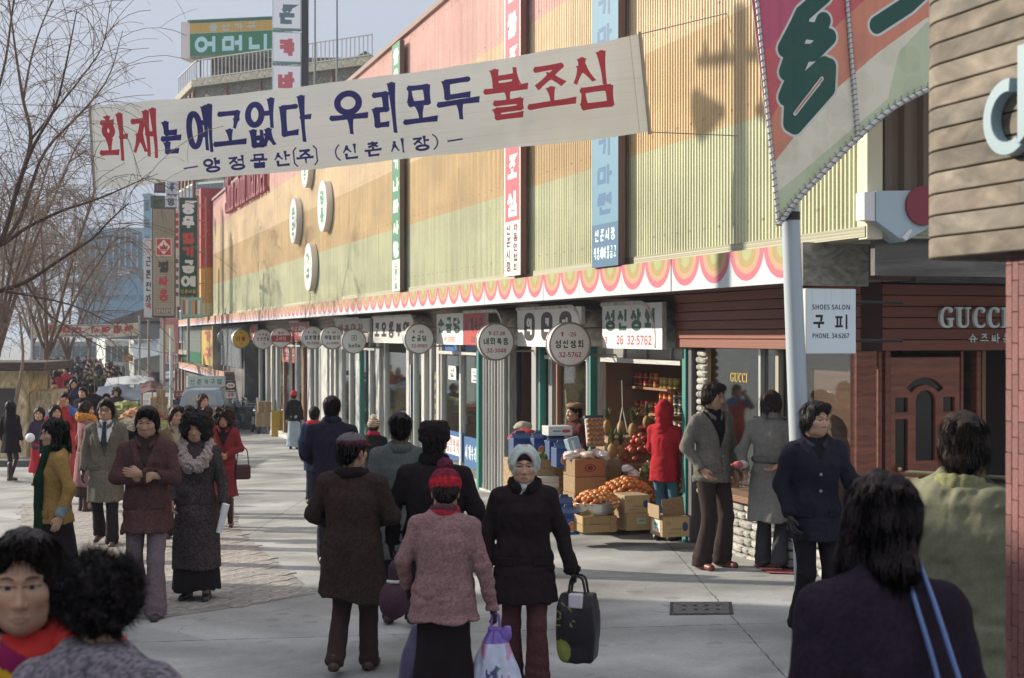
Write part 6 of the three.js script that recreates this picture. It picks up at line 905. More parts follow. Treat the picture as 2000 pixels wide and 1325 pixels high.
  part('cloth', c.translate(W / 2, -H / 2, 0), faceM(tex(1024, 128, (x, w, h) => { x.fillStyle = '#cdcac0'; x.fillRect(0, 0, w, h); x.translate(w, 0); x.scale(-1, 1); htext(x, '약밀역시 대매출', 60, 16, 100, 78, 18, '#b8484c', { gap: 0.12 }); x.fillStyle = '#6a6a90'; x.fillRect(300, 104, 420, 7); })), g);
  part('pole', rod([W, -4.6, 0], [W, 0.3, 0], 0.05), M([0.35, 0.35, 0.33], 0.7), g); part('pole', rod([0, -4.6, 0], [0, 0.3, 0], 0.05), M([0.35, 0.35, 0.33], 0.7), g);
}
// kiosk on the island
{
  const d = 33, k = d / F, b = at(50, 905, d), g = thing('kiosk', 'cream plastered kiosk with a dark overhanging roof at the left edge', 'kiosk', [b[0], gy(b[0], -d) + 0.13, -d], 0.1), w = 105 * k, h = (905 - 735) * k;
  part('wall', box(w, h, 2.2, -w / 2, h / 2, -1.1), rough([0.85, 0.70, 0.45], 0.85, 1), g); part('roof', rbox(w + 0.9, 0.2, 3.0, 0.03, -w / 2 + 0.1, h + 0.1, -0.9), rough([0.10, 0.075, 0.065], 0.9, 1), g);
  const win = part('window', box(0.42, 0.7, 0.05, -0.45, h * 0.62, 0.01), M([0.06, 0.05, 0.05], 0.5), g); part('sill', box(0.5, 0.05, 0.2, -0.45, h * 0.62 - 0.38, 0.08), M([0.3, 0.24, 0.15], 0.8), win); part('side_extension', box(0.5, h * 0.75, 1.8, 0.26, h * 0.375, -1.2), rough([0.6, 0.5, 0.34], 0.9, 1), g); part('door', box(0.55, 1.2, 0.04, -0.9, 0.6, 0.01), M([0.18, 0.10, 0.07], 0.7), g);
}
{ const d = 45, p = at(70, 757, d), g = thing('notice_frame', 'pale steel notice frame standing behind the kiosk roof', 'frame', [p[0], gy(p[0], -d), -d]); for (const x of [-0.22, 0.22]) part('leg', rod([x, 0, 0], [x, 2.3, 0], 0.03), M([0.5, 0.5, 0.48], 0.6), g); part('board', box(0.5, 0.5, 0.04, 0, 2.2, 0), M([0.5, 0.52, 0.5], 0.6), g); }
// evergreen shrubs for sale
for (const [px, w] of [[183, 'left, more yellowish'], [207, 'right, darker']]) {
  const d = 56, x = at(px, 700, d)[0], g = thing('evergreen_shrub', `bushy dark evergreen standing in the crowd, ${w} of the two`, 'shrub', [x, gy(x, -d), -d]), lf = [];
  for (let i = 0; i < 700; i++) { const a = rr(0, 6.28), y = rnd(), r = (0.45 - 0.36 * y) * Math.sqrt(rnd()) * 1.15; const c = new THREE.TetrahedronGeometry(rr(0.04, 0.09)); c.rotateX(rr(0, 6)); c.rotateY(rr(0, 6)); lf.push(c.translate(Math.cos(a) * r, 0.25 + y * 1.45, Math.sin(a) * r)); }
  part('trunk', rod([0, 0, 0], [0, 0.6, 0], 0.05), bark, g); part('foliage', lf, M(px < 190 ? [0.10, 0.11, 0.045] : [0.055, 0.06, 0.035], 0.9), g);
}
// market stalls in the street: tarpaulins, crates, piles
function tarp(label, pa, pb, pt, d, dp, m, drop = 0.5) {
  const k = d / F, w = (pb - pa) * k, p = at((pa + pb) / 2, pt, d), g = thing('market_stall', label, 'stall', [p[0], gy(p[0], -d), -d], 0.25), h = p[1] - g.position.y;
  const q = new THREE.BoxGeometry(w, 0.025, dp, 12, 1, 8), P = q.attributes.position; for (let i = 0; i < P.count; i++) { const u = P.getX(i) / w, v = P.getZ(i) / dp; P.setY(i, P.getY(i) - drop * (v + 0.5) * 0.8 - 0.25 * Math.abs(u) + 0.05 * noise(u * 6, v * 5, pa)); } q.computeVertexNormals();
  part('tarpaulin', q.translate(0, h, -dp / 2), m, g); for (const x of [-w / 2 + 0.08, w / 2 - 0.08]) for (const z of [-0.1, -dp + 0.1]) part('post', rod([x, 0, z], [x, h - 0.2 - (z > -0.2 ? drop * 0.8 : 0), z], 0.025), M([0.3, 0.22, 0.15], 0.8), g);
  part('table', rbox(w * 0.9, 0.06, dp * 0.7, 0.01, 0, 0.6, -dp * 0.4), wood([0.3, 0.22, 0.14], 0.8), g); part('cloth_front', box(w * 0.88, 0.5, 0.03, 0, 0.32, -dp * 0.07), m, g);
  return g;
}
tarp('stall under a pale grey sheet in the middle of the street', 205, 300, 738, 52, 3.2, M([0.36, 0.38, 0.40], 0.8), 0.3); tarp('stall under a dark blue tarpaulin before the grey sheet', 180, 272, 757, 44, 2.4, M([0.08, 0.10, 0.15], 0.7), 0.4); tarp('stall under a maroon tarpaulin beside the carton stacks', 272, 318, 748, 47, 2.4, M([0.10, 0.035, 0.035], 0.8), 0.3);
{
  const lot = (label, pa, pb, pt, pbm, d, i) => { const k = d / F, w = (pb - pa) * k, h = (pbm - pt) * k; const g = thing('carton', label, 'carton', at((pa + pb) / 2, pbm, d), rr(0, 0.4)); part('body', rbox(w, h, w * 0.8, 0.015, 0, h / 2, -w * 0.4), K(i), g); part('tape', box(w * 0.16, h + 0.004, w * 0.8 + 0.004, 0, h / 2, -w * 0.4), rough([0.52, 0.42, 0.26], 0.6), g); };
  [[305, 322, 762, 776], [293, 308, 776, 790], [308, 325, 776, 791], [290, 307, 791, 806], [308, 326, 791, 807], [318, 332, 806, 824]].forEach((b, i) => lot(`brown carton in the street stack left of the parked car, ${['topmost', 'upper left', 'upper right', 'lower left', 'lower right', 'standing apart in front'][i]}`, ...b, 43, i));
  [[505, 530, 785, 806], [500, 528, 806, 834]].forEach((b, i) => lot(`orange brown crate near the far shops, ${['upper', 'lower'][i]} of two`, ...b, 41, i));
  const y = onGround(547, 853), g = thing('yellow_board', 'tall yellow folding board leaning by the far shop front', 'board', y, 0.3); part('panel', rbox(0.36, 0.82, 0.04, 0.01, -0.1, 0.41, 0), M([0.55, 0.33, 0.04], 0.6), g); part('panel', rbox(0.24, 0.8, 0.04, 0.01, 0.2, 0.4, -0.08).rotateY(0.3), M([0.48, 0.28, 0.04], 0.6), g);
  const cols = [[0.30, 0.33, 0.10], [0.55, 0.25, 0.12], [0.42, 0.12, 0.08], [0.6, 0.52, 0.40], [0.16, 0.22, 0.08]];
  [[246, 800, 41], [268, 815, 38], [290, 822, 36], [262, 835, 34], [300, 838, 34], [325, 842, 33]].forEach(([px, py, d], i) => { const p = at(px, py, d), q = new THREE.IcosahedronGeometry(1, 4), P = q.attributes.position; for (let k = 0; k < P.count; k++) { const n = 1 + 0.45 * fbm(P.getX(k) * 5 + i, P.getY(k) * 5, P.getZ(k) * 5, 3); P.setXYZ(k, P.getX(k) * n * 0.42, Math.max(-0.1, P.getY(k) * n * 0.24), P.getZ(k) * n * 0.4); } q.computeVertexNormals(); const g2 = solo('produce_pile', q, rough(cols[i % 5], 0.8, 6), `heap of ${['green leaves', 'orange roots', 'dark red peppers', 'pale radishes', 'dark greens', 'carrots'][i]} on a street stall`, 'produce', [p[0], p[1], p[2]]); void g2; const b = solo('stall_bench', box(1.0, p[1] - gy(p[0], -d) + 0.04, 0.8, 0, -(p[1] - gy(p[0], -d)) / 2 - 0.03, 0), wood([0.28, 0.2, 0.13], 0.8), `low bench carrying the heap of ${['green leaves', 'orange roots', 'dark red peppers', 'pale radishes', 'dark greens', 'carrots'][i]}`, 'bench', p); void b; });
}
// the parked estate car
{
  const d = 48, x = at(394, 0, d)[0], g = thing('parked_car', 'pale blue estate car parked with its rear to the camera', 'car', [x, gy(x, -d), -d], 0.1), blue = M([0.36, 0.46, 0.56], 0.3), hw = 0.76, sec = [[-hw, 0.28], [-hw - 0.03, 0.6], [-hw, 0.84], [-hw + 0.14, 1.34], [-hw + 0.3, 1.42], [hw - 0.3, 1.42], [hw - 0.14, 1.34], [hw, 0.84], [hw + 0.03, 0.6], [hw, 0.28]];
  part('body', extr(sec.slice(0, 3).concat(sec.slice(7)), 3.9, 0.03).translate(0, 0, -3.95), blue, g); part('cabin', extr(sec.slice(2, 8), 2.3, 0.02).translate(0, 0, -2.35), blue, g);
  part('rear_window', extr([[-0.55, 0.92], [-0.46, 1.3], [0.46, 1.3], [0.55, 0.92]], 0.02).translate(0, 0, 0.012), M([0.42, 0.46, 0.48], 0.15), g); for (const s of [-1, 1]) { part('side_window', box(0.02, 0.34, 1.9, 0, 0, 0).rotateZ(s * 0.27).translate(s * (hw - 0.05), 1.09, -1.2), glassDark, g); part('tail_light', box(0.16, 0.12, 0.04, s * 0.6, 0.66, 0.04), M([0.4, 0.03, 0.03], 0.3), g); for (const z of [-0.7, -3.1]) { const w = part('wheel', new THREE.CylinderGeometry(0.29, 0.29, 0.18, 20).rotateZ(Math.PI / 2).translate(s * 0.68, 0.29, z), M([0.03, 0.03, 0.03], 0.8), g); part('hubcap', new THREE.CylinderGeometry(0.14, 0.14, 0.02, 14).rotateZ(Math.PI / 2).translate(s * 0.78, 0.29, z), M([0.5, 0.5, 0.5], 0.3, { metalness: 0.8 }), w); } }
  part('bumper', rbox(1.6, 0.12, 0.12, 0.03, 0, 0.42, 0.06), M([0.55, 0.55, 0.55], 0.3, { metalness: 0.8 }), g); part('number_plate', box(0.4, 0.14, 0.02, 0, 0.62, 0.05), M([0.05, 0.2, 0.12], 0.5), g); part('rack', [box(1.2, 0.03, 0.03, 0, 1.5, -0.5), box(1.2, 0.03, 0.03, 0, 1.5, -1.8), box(0.03, 0.08, 1.4, -0.55, 1.47, -1.15), box(0.03, 0.08, 1.4, 0.55, 1.47, -1.15)], M([0.4, 0.4, 0.4], 0.4), g);
}
// delivery motorcycles
{
  const mk = () => { const g = thing('motorcycle', 'old', 'motorcycle', [0, 0, 0]); const blk = M([0.03, 0.03, 0.035], 0.5), st = M([0.4, 0.4, 0.4], 0.35, { metalness: 0.7 });
    for (const z of [-0.6, 0.6]) { const w = part('wheel', new THREE.TorusGeometry(0.27, 0.05, 8, 24).rotateY(Math.PI / 2).translate(0, 0.3, z), blk, g); part('hub', new THREE.CylinderGeometry(0.07, 0.07, 0.1, 12).rotateZ(Math.PI / 2).translate(0, 0.3, z), st, w); for (let i = 0; i < 8; i++) { const a = i * 0.785; part('spoke', rod([0, 0.3, z], [0, 0.3 + 0.25 * Math.sin(a), z + 0.25 * Math.cos(a)], 0.006, 0.006, 4), st, w); } }
    part('frame', [rod([0, 0.3, -0.6], [0, 0.62, -0.1], 0.03), rod([0, 0.62, -0.1], [0, 0.75, 0.4], 0.035), rod([0, 0.75, 0.4], [0, 0.3, 0.6], 0.025), rod([0, 0.32, -0.5], [0, 0.35, 0.2], 0.03)], blk, g); part('tank', new THREE.SphereGeometry(0.15, 14, 10).scale(0.8, 0.75, 1.7).translate(0, 0.74, 0.16), M([0.10, 0.13, 0.18], 0.3), g); part('seat', rbox(0.22, 0.1, 0.55, 0.04, 0, 0.76, -0.28), blk, g); part('engine', rbox(0.24, 0.26, 0.32, 0.03, 0, 0.42, 0.08), st, g); part('handlebar', rod([-0.32, 1.0, 0.3], [0.32, 1.0, 0.3], 0.016), st, g); part('fork', rod([0, 0.75, 0.4], [0, 1.0, 0.3], 0.02), st, g); part('headlight', new THREE.CylinderGeometry(0.09, 0.07, 0.1, 16).rotateX(Math.PI / 2).translate(0, 0.9, 0.44), st, g); part('carrier', [box(0.42, 0.03, 0.5, 0, 0.86, -0.72), box(0.03, 0.3, 0.5, -0.2, 1.0, -0.72), box(0.03, 0.3, 0.5, 0.2, 1.0, -0.72)], M([0.2, 0.22, 0.24], 0.6), g); return g; };
  const first = mk(); [[450, 836, 0.4, 'leftmost of the three'], [474, 840, 0.7, 'middle one of three'], [498, 846, 0.2, 'nearest one of three']].forEach(([px, py, a, w], i) => { const o = i ? first.clone() : first; if (i) { o.name = numbered('motorcycle'); scene.add(o); } o.userData = { label: `black delivery motorcycle with a rear carrier near the car, ${w}`, category: 'motorcycle', group: 'motorcycles parked by the far shops' }; o.position.set(...onGround(px, py)); o.rotation.y = a + 2.6; });
}
// ---------------------------------------------------------------- people: distance fields meshed with surface nets
function surf(f, lo, hi, c, col) {
  const n = [0, 1, 2].map((k) => Math.ceil((hi[k] - lo[k]) / c) + 2), [nx, ny, nz] = n, S = new Float32Array(nx * ny * nz), B = 4, rad = B * c * 0.87 * 1.35 + 0.03;
  for (let k0 = 0; k0 < nz; k0 += B) for (let j0 = 0; j0 < ny; j0 += B) for (let i0 = 0; i0 < nx; i0 += B) {
    const d = f(lo[0] + (i0 + 1.5) * c, lo[1] + (j0 + 1.5) * c, lo[2] + (k0 + 1.5) * c), far = Math.abs(d) > rad;
    for (let k = k0; k < Math.min(nz, k0 + B); k++) for (let j = j0; j < Math.min(ny, j0 + B); j++) for (let i = i0; i < Math.min(nx, i0 + B); i++) S[(k * ny + j) * nx + i] = far ? d : f(lo[0] + i * c, lo[1] + j * c, lo[2] + k * c);
  }
  const id = new Int32Array(nx * ny * nz).fill(-1), pos = [], idx = [], off = [0, 1, nx, nx + 1, nx * ny, nx * ny + 1, nx * ny + nx, nx * ny + nx + 1];
  const E = [[0, 1], [2, 3], [4, 5], [6, 7], [0, 2], [1, 3], [4, 6], [5, 7], [0, 4], [1, 5], [2, 6], [3, 7]];
  for (let k = 0; k + 1 < nz; k++) for (let j = 0; j + 1 < ny; j++) for (let i = 0; i + 1 < nx; i++) {
    const b = (k * ny + j) * nx + i; let m = 0; for (let q = 0; q < 8; q++) if (S[b + off[q]] < 0) m |= 1 << q;
    if (m === 0 || m === 255) continue;
    let x = 0, y = 0, z = 0, w = 0;
    for (const [p, q] of E) { const a = S[b + off[p]], e = S[b + off[q]]; if (a < 0 === e < 0) continue; const t = a / (a - e); x += (p & 1) + t * ((q & 1) - (p & 1)); y += ((p >> 1) & 1) + t * (((q >> 1) & 1) - ((p >> 1) & 1)); z += (p >> 2) + t * ((q >> 2) - (p >> 2)); w++; }
    id[b] = pos.length / 3; pos.push(lo[0] + (i + x / w) * c, lo[1] + (j + y / w) * c, lo[2] + (k + z / w) * c);
  }
  const quad = (a, b, cc, d, flip) => { if (a < 0 || b < 0 || cc < 0 || d < 0) return; flip ? idx.push(a, cc, b, b, cc, d) : idx.push(a, b, cc, b, d, cc); };
  for (let k = 1; k + 1 < nz; k++) for (let j = 1; j + 1 < ny; j++) for (let i = 1; i + 1 < nx; i++) {
    const b = (k * ny + j) * nx + i, s = S[b] < 0;
    if (s !== S[b + 1] < 0) quad(id[b - nx - nx * ny], id[b - nx * ny], id[b - nx], id[b], !s);
    if (s !== S[b + nx] < 0) quad(id[b - 1 - nx * ny], id[b - nx * ny], id[b - 1], id[b], s);
    if (s !== S[b + nx * ny] < 0) quad(id[b - 1 - nx], id[b - nx], id[b - 1], id[b], !s);
  }
  const g = new THREE.BufferGeometry(); g.setAttribute('position', new THREE.Float32BufferAttribute(pos, 3)); g.setIndex(idx); g.computeVertexNormals();
  if (col) paint(g, col);
  return g;
}
function paint(g, col) { const P = g.attributes.position, C = new Float32Array(P.count * 3); for (let i = 0; i < P.count; i++) { const c = col(P.getX(i), P.getY(i), P.getZ(i)); C[i * 3] = c[0]; C[i * 3 + 1] = c[1]; C[i * 3 + 2] = c[2]; } g.setAttribute('color', new THREE.BufferAttribute(C, 3)); return g; }
const cap = (a, b, r0, r1 = r0) => { const [ax, ay, az] = a, bx = b[0] - ax, by = b[1] - ay, bz = b[2] - az, bb = bx * bx + by * by + bz * bz || 1e-9; return (x, y, z) => { const px = x - ax, py = y - ay, pz = z - az, h = clamp((px * bx + py * by + pz * bz) / bb, 0, 1), qx = px - bx * h, qy = py - by * h, qz = pz - bz * h; return Math.sqrt(qx * qx + qy * qy + qz * qz) - (r0 + (r1 - r0) * h); }; };
const ell = (c, r) => (x, y, z) => { const X = (x - c[0]) / r[0], Y = (y - c[1]) / r[1], Z = (z - c[2]) / r[2], k0 = Math.sqrt(X * X + Y * Y + Z * Z), k1 = Math.sqrt((X / r[0]) ** 2 + (Y / r[1]) ** 2 + (Z / r[2]) ** 2); return k1 < 1e-9 ? -Math.min(...r) : (k0 * (k0 - 1)) / k1; };
const smin = (a, b, k) => { const h = Math.max(k - Math.abs(a - b), 0) / k; return Math.min(a, b) - h * h * k * 0.25; };
const smax = (a, b, k) => -smin(-a, -b, k);
const uni = (list, k) => (x, y, z) => { let d = 1e9; for (const [f, kk] of list) d = d > 1e8 ? f(x, y, z) : smin(d, f(x, y, z), kk ?? k); return d; };
const hash3 = (x, y, z) => { let h = (Math.imul(Math.round(x * 997), 374761393) ^ Math.imul(Math.round(y * 997), 668265263) ^ Math.imul(Math.round(z * 997), 2147483647)) | 0; h = Math.imul(h ^ (h >>> 13), 1274126177); return ((h ^ (h >>> 16)) >>> 0) / 4294967296; };
const cloth = (c, amp = 0.25, big = 0.12) => (x, y, z) => { const k = (1 + amp * (hash3(x, y, z) - 0.5)) * (1 + big * noise(x * 7, y * 7, z * 7)); return [c[0] * k, c[1] * k, c[2] * k]; };
const fabricM = new THREE.MeshPhysicalMaterial({ vertexColors: true, roughness: 0.95, sheen: 0.06, sheenRoughness: 0.6, sheenColor: new THREE.Color(0.3, 0.26, 0.25), specularIntensity: 0.25 }), leatherM = new THREE.MeshStandardMaterial({ vertexColors: true, roughness: 0.45 }), skinM = new THREE.MeshPhysicalMaterial({ vertexColors: true, roughness: 0.52, specularIntensity: 0.6 }), hairM = new THREE.MeshPhysicalMaterial({ vertexColors: true, roughness: 0.55, side: THREE.DoubleSide, specularIntensity: 0.35 });

// --- heads
const SK = [0.46, 0.27, 0.18];
const headCache = {};
function headGeo(kind, cell) {
  const key = kind + cell; if (headCache[key]) return headCache[key];
  const w = kind === 'f' ? 0.95 : 1, m = [
    [ell([0, 0.032, -0.014], [0.076, 0.082, 0.094])], [ell([0, -0.03, 0.018], [0.066 * w, 0.085, 0.072]), 0.03], [ell([0, -0.088, 0.042], [0.036 * w, 0.026, 0.038]), 0.035], [ell([0.046, -0.07, 0.01], [0.02, 0.03, 0.04]), 0.03], [ell([-0.046, -0.07, 0.01], [0.02, 0.03, 0.04]), 0.03],
    [ell([0.043, -0.024, 0.058], [0.023, 0.019, 0.022]), 0.03], [ell([-0.043, -0.024, 0.058], [0.023, 0.019, 0.022]), 0.03], [cap([0, 0.006, 0.082], [0, -0.036, 0.102], 0.0075, 0.0125), 0.016], [ell([0.0125, -0.041, 0.092], [0.0085, 0.007, 0.009]), 0.008], [ell([-0.0125, -0.041, 0.092], [0.0085, 0.007, 0.009]), 0.008],
    [cap([0.012, 0.021, 0.083], [0.048, 0.022, 0.066], 0.009, 0.008), 0.016], [cap([-0.012, 0.021, 0.083], [-0.048, 0.022, 0.066], 0.009, 0.008), 0.016],
    [cap([0, -0.072, -0.02], [0, -0.21, -0.045], kind === 'f' ? 0.046 : 0.053, kind === 'f' ? 0.052 : 0.062), 0.025],
    [ell([0.077, -0.008, -0.006], [0.009, 0.031, 0.019]), 0.006], [ell([-0.077, -0.008, -0.006], [0.009, 0.031, 0.019]), 0.006],
  ], base = uni(m, 0.02);
  const sock = [1, -1].map((s) => ell([0.031 * s, 0.003, 0.094], [0.02, 0.0095, 0.015])), ball = [1, -1].map((s) => ell([0.031 * s, 0.001, 0.0715], [0.0165, 0.0115, 0.0125])), lidU = [1, -1].map((s) => cap([0.016 * s, 0.0055, 0.0835], [0.047 * s, 0.0065, 0.0745], 0.0035)), q_ = kind === 'f' ? 1 : 0.7, lips = [cap([-0.021, -0.0705, 0.083], [0.021, -0.0705, 0.083], 0.0055 * q_), ell([0, -0.0685, 0.0885], [0.013, 0.0042 * q_, 0.0055 * q_]), ell([0, -0.0785, 0.086], [0.015, 0.005 * q_, 0.006 * q_])];
  const f = (x, y, z) => { let d = base(x, y, z); if (z > 0.04) { for (const s of sock) d = smax(d, -s(x, y, z), 0.014); for (const b of ball) d = smin(d, b(x, y, z), 0.004); for (const l of lidU) d = smin(d, l(x, y, z), 0.005); for (const l of lips) d = smin(d, l(x, y, z), 0.006); d = smax(d, -cap([-0.018, -0.0735, 0.099], [0.018, -0.0735, 0.099], 0.0022)(x, y, z), 0.004); } return d; };
  const colr = (x, y, z) => {
    const k = 1 + 0.06 * noise(x * 60, y * 60, z * 60) + 0.05 * noise(x * 20, y * 20, z * 20); let c = [SK[0] * k, SK[1] * k, SK[2] * k];
    const mixc = (o, t) => { c = c.map((v, i) => lerp(v, o[i], t)); }, ax = Math.abs(x);
    if (z > 0.03) {
      mixc([0.50, 0.24, 0.17], 0.2 * Math.exp(-(((ax - 0.042) / 0.022) ** 2) - ((y + 0.03) / 0.02) ** 2)); if (kind === 'm' && y < -0.045) mixc([0.33, 0.215, 0.165], 0.35 * sstep(-0.045, -0.07, y)); if (y < -0.02) mixc([0.48, 0.24, 0.17], 0.25 * Math.exp(-((x / 0.02) ** 2) - ((y + 0.04) / 0.012) ** 2));
      if (Math.abs(y + 0.0735) < 0.011 && ax < 0.023) mixc(kind === 'f' ? [0.36, 0.09, 0.08] : [0.38, 0.18, 0.135], 0.65 * sstep(0.024, 0.014, ax) * sstep(0.0115, 0.007, Math.abs(y + 0.0735)));
      if (z > 0.055) { const bx = (ax - 0.033) / 0.020, by = (y - (0.0245 - 0.003 * bx * bx)) / 0.0042; mixc([0.03, 0.02, 0.018], 0.85 * sstep(1.25, 0.8, Math.hypot(bx, by))); const ex = (ax - 0.031) / 0.0165, ey = (y - 0.001) / 0.0046, r = Math.hypot(ex, ey); if (r < 1) { c = Math.abs(ax - 0.031) < 0.0068 ? [0.015, 0.009, 0.007] : [0.34, 0.29, 0.26]; } else if (r < 1.5 && y > 0.001) mixc([0.04, 0.025, 0.02], 0.85); }
    }
    return c;
  };
  return (headCache[key] = surf(f, [-0.1, -0.2, -0.125], [0.1, 0.125, 0.125], cell, colr));
}
// --- hands: fingers along -y, palm towards -x (a left hand), thumb towards +z
const handCache = {};
function handGeo(pose, cell) {
  const key = pose + cell; if (handCache[key]) return handCache[key];
  const curl = { relaxed: 0.38, grip: 1.35, flat: 0.12 }[pose], parts = [[ell([0, -0.045, 0], [0.015, 0.048, 0.04])], [cap([0, 0.02, 0], [0, -0.02, 0], 0.026, 0.024), 0.02]];
  [[0.028, 0.07], [0.009, 0.078], [-0.011, 0.073], [-0.029, 0.058]].forEach(([z, L], i) => { let p = [0, -0.083 + (i === 3 ? 0.008 : 0), z], a = 0.1; for (let s = 0; s < 3; s++) { a += curl * (s ? 1.15 : 0.8); const l = L * [0.45, 0.32, 0.23][s], q = [p[0] - Math.sin(a) * l, p[1] - Math.cos(a) * l, p[2] * 0.99]; parts.push([cap(p, q, 0.0088 - s * 0.0008, 0.0082 - s * 0.001), 0.004]); p = q; } });
  parts.push([cap([-0.004, -0.02, 0.026], [-0.014, -0.05, 0.047], 0.013, 0.011), 0.012], [cap([-0.014, -0.05, 0.047], [-0.022 - curl * 0.01, -0.078, 0.047 - curl * 0.012], 0.0105, 0.0085), 0.004]);
  return (handCache[key] = surf(uni(parts, 0.008), [-0.11, -0.18, -0.06], [0.045, 0.05, 0.075], cell, null));
}
// --- hair
function hairGeo(style, cell, col = [0.012, 0.009, 0.009], strands = 250, o = {}) {
  const L = [], fringe = (o.fringe ?? 0.042) + 0.016; let open = ell([0, fringe - 0.105, 0.105], [0.068, 0.105, 0.075]), amp = 0.006, fr = 26, sy = 0.35;
  L.push([ell([0, 0.036, -0.018], [0.089, 0.094, 0.107])]);
  if (style === 'man') { for (const s of [1, -1]) L.push([ell([0.074 * s, -0.012, -0.012], [0.026, 0.055, 0.052]), 0.03]); L.push([ell([0, -0.055, -0.075], [0.07, 0.06, 0.042]), 0.04], [ell([0.015, 0.085, 0.045], [0.07, 0.04, 0.055]), 0.03]); amp = 0.009; }
  if (style === 'short') { L.push([ell([0, -0.03, -0.072], [0.068, 0.06, 0.038]), 0.04]); open = ell([0, -0.065, 0.095], [0.12, 0.105, 0.075]); }
  if (style === 'bob') { for (const s of [1, -1]) L.push([cap([0.078 * s, 0.0, 0.0], [0.085 * s, -0.11, 0.005], 0.036, 0.04), 0.04]); L.push([cap([0, 0, -0.07], [0, -0.11, -0.075], 0.06, 0.065), 0.05]); amp = 0.014; }
  if (style === 'long') { for (const s of [1, -1]) L.push([cap([0.072 * s, 0.0, -0.005], [0.085 * s, -0.26, -0.02], 0.034, 0.028), 0.05]); L.push([cap([0, 0, -0.06], [0, -0.28, -0.085], 0.07, 0.06), 0.06]); amp = 0.012; }
  if (style === 'perm') { L.push([ell([0, 0.035, -0.02], [0.135, 0.125, 0.135]), 0.04]); for (const s of [1, -1]) L.push([ell([0.09 * s, -0.03, -0.02], [0.05, 0.075, 0.07]), 0.05]); L.push([ell([0, -0.05, -0.07], [0.09, 0.07, 0.06]), 0.05]); amp = 0.028; fr = 22; sy = 1; open = ell([0, fringe - 0.12, 0.125], [0.074, 0.115, 0.10]); }
  const base = uni(L, 0.03), f = (x, y, z) => smax(base(x, y, z), -open(x, y, z), 0.012) - amp * noise(x * fr + 3, y * fr * sy, z * fr) - 0.4 * amp * noise(x * fr * 2.7, y * fr * sy * 2, z * fr * 2.7);
  const colr = (x, y, z) => { const k = 1 + 0.5 * noise(x * 70, y * 14, z * 70); return col.map((c) => c * k); };
  const g = surf(f, [-0.2, -0.38, -0.2], [0.2, 0.19, 0.18], cell, colr);
  if (!strands) return g;
  const P = g.attributes.position, N = g.attributes.normal, pos = [], nor = [], colA = [], w = o.sw ?? 0.0016, len = o.len ?? (style === 'perm' ? 0.05 : 0.07);
  for (let i = 0; i < strands; i++) {
    const v = Math.floor(rnd() * P.count); let p = V(P.getX(v), P.getY(v), P.getZ(v)); const n = V(N.getX(v), N.getY(v), N.getZ(v)); if (p.z > 0.07 && p.y < fringe - 0.03) continue;
    let d = style === 'perm' ? V(rr(-1, 1), rr(-1, 1), rr(-1, 1)).addScaledVector(n, 0.7) : V(rr(-0.25, 0.25), -1, rr(-0.25, 0.25)); d.addScaledVector(n, (o.lift ?? 0.22) + (p.y > 0.08 ? 0.2 : 0)); if (style !== 'perm' && p.y > 0.06) d.add(V(p.x * 6, 0, p.z * 6)); d.normalize();
    const side = V().crossVectors(d, n).normalize(), k = 0.7 + rnd() * 1.1, L2 = len * rr(0.5, 1.3) * (style !== 'perm' && p.z > 0.03 ? (p.y > 0.07 ? 0.55 : 0.3) : 1); p = p.clone().addScaledVector(n, 0.001); let prev = null;
    for (let s = 0; s <= 3; s++) { const ww = w * (1 - s / 3.3), a = p.clone().addScaledVector(side, ww), b = p.clone().addScaledVector(side, -ww); if (prev) for (const q of [prev[0], prev[1], a, prev[1], b, a]) { pos.push(q.x, q.y, q.z); nor.push(n.x, n.y, n.z); colA.push(col[0] * k, col[1] * k, col[2] * k); } prev = [a, b]; d.addScaledVector(n, -0.12 + (style === 'perm' ? rr(-0.8, 0.8) : 0)); d.x += rr(-0.15, 0.15); if (style === 'perm') d.add(V(rr(-0.6, 0.6), rr(-0.6, 0.6), rr(-0.6, 0.6))); d.normalize(); p.addScaledVector(d, L2 / 3); }
  }
  const q = new THREE.BufferGeometry(); q.setAttribute('position', new THREE.Float32BufferAttribute(pos, 3)); q.setAttribute('normal', new THREE.Float32BufferAttribute(nor, 3)); q.setAttribute('color', new THREE.Float32BufferAttribute(colA, 3));
  return mergeGeometries([g.toNonIndexed(), q]);
}
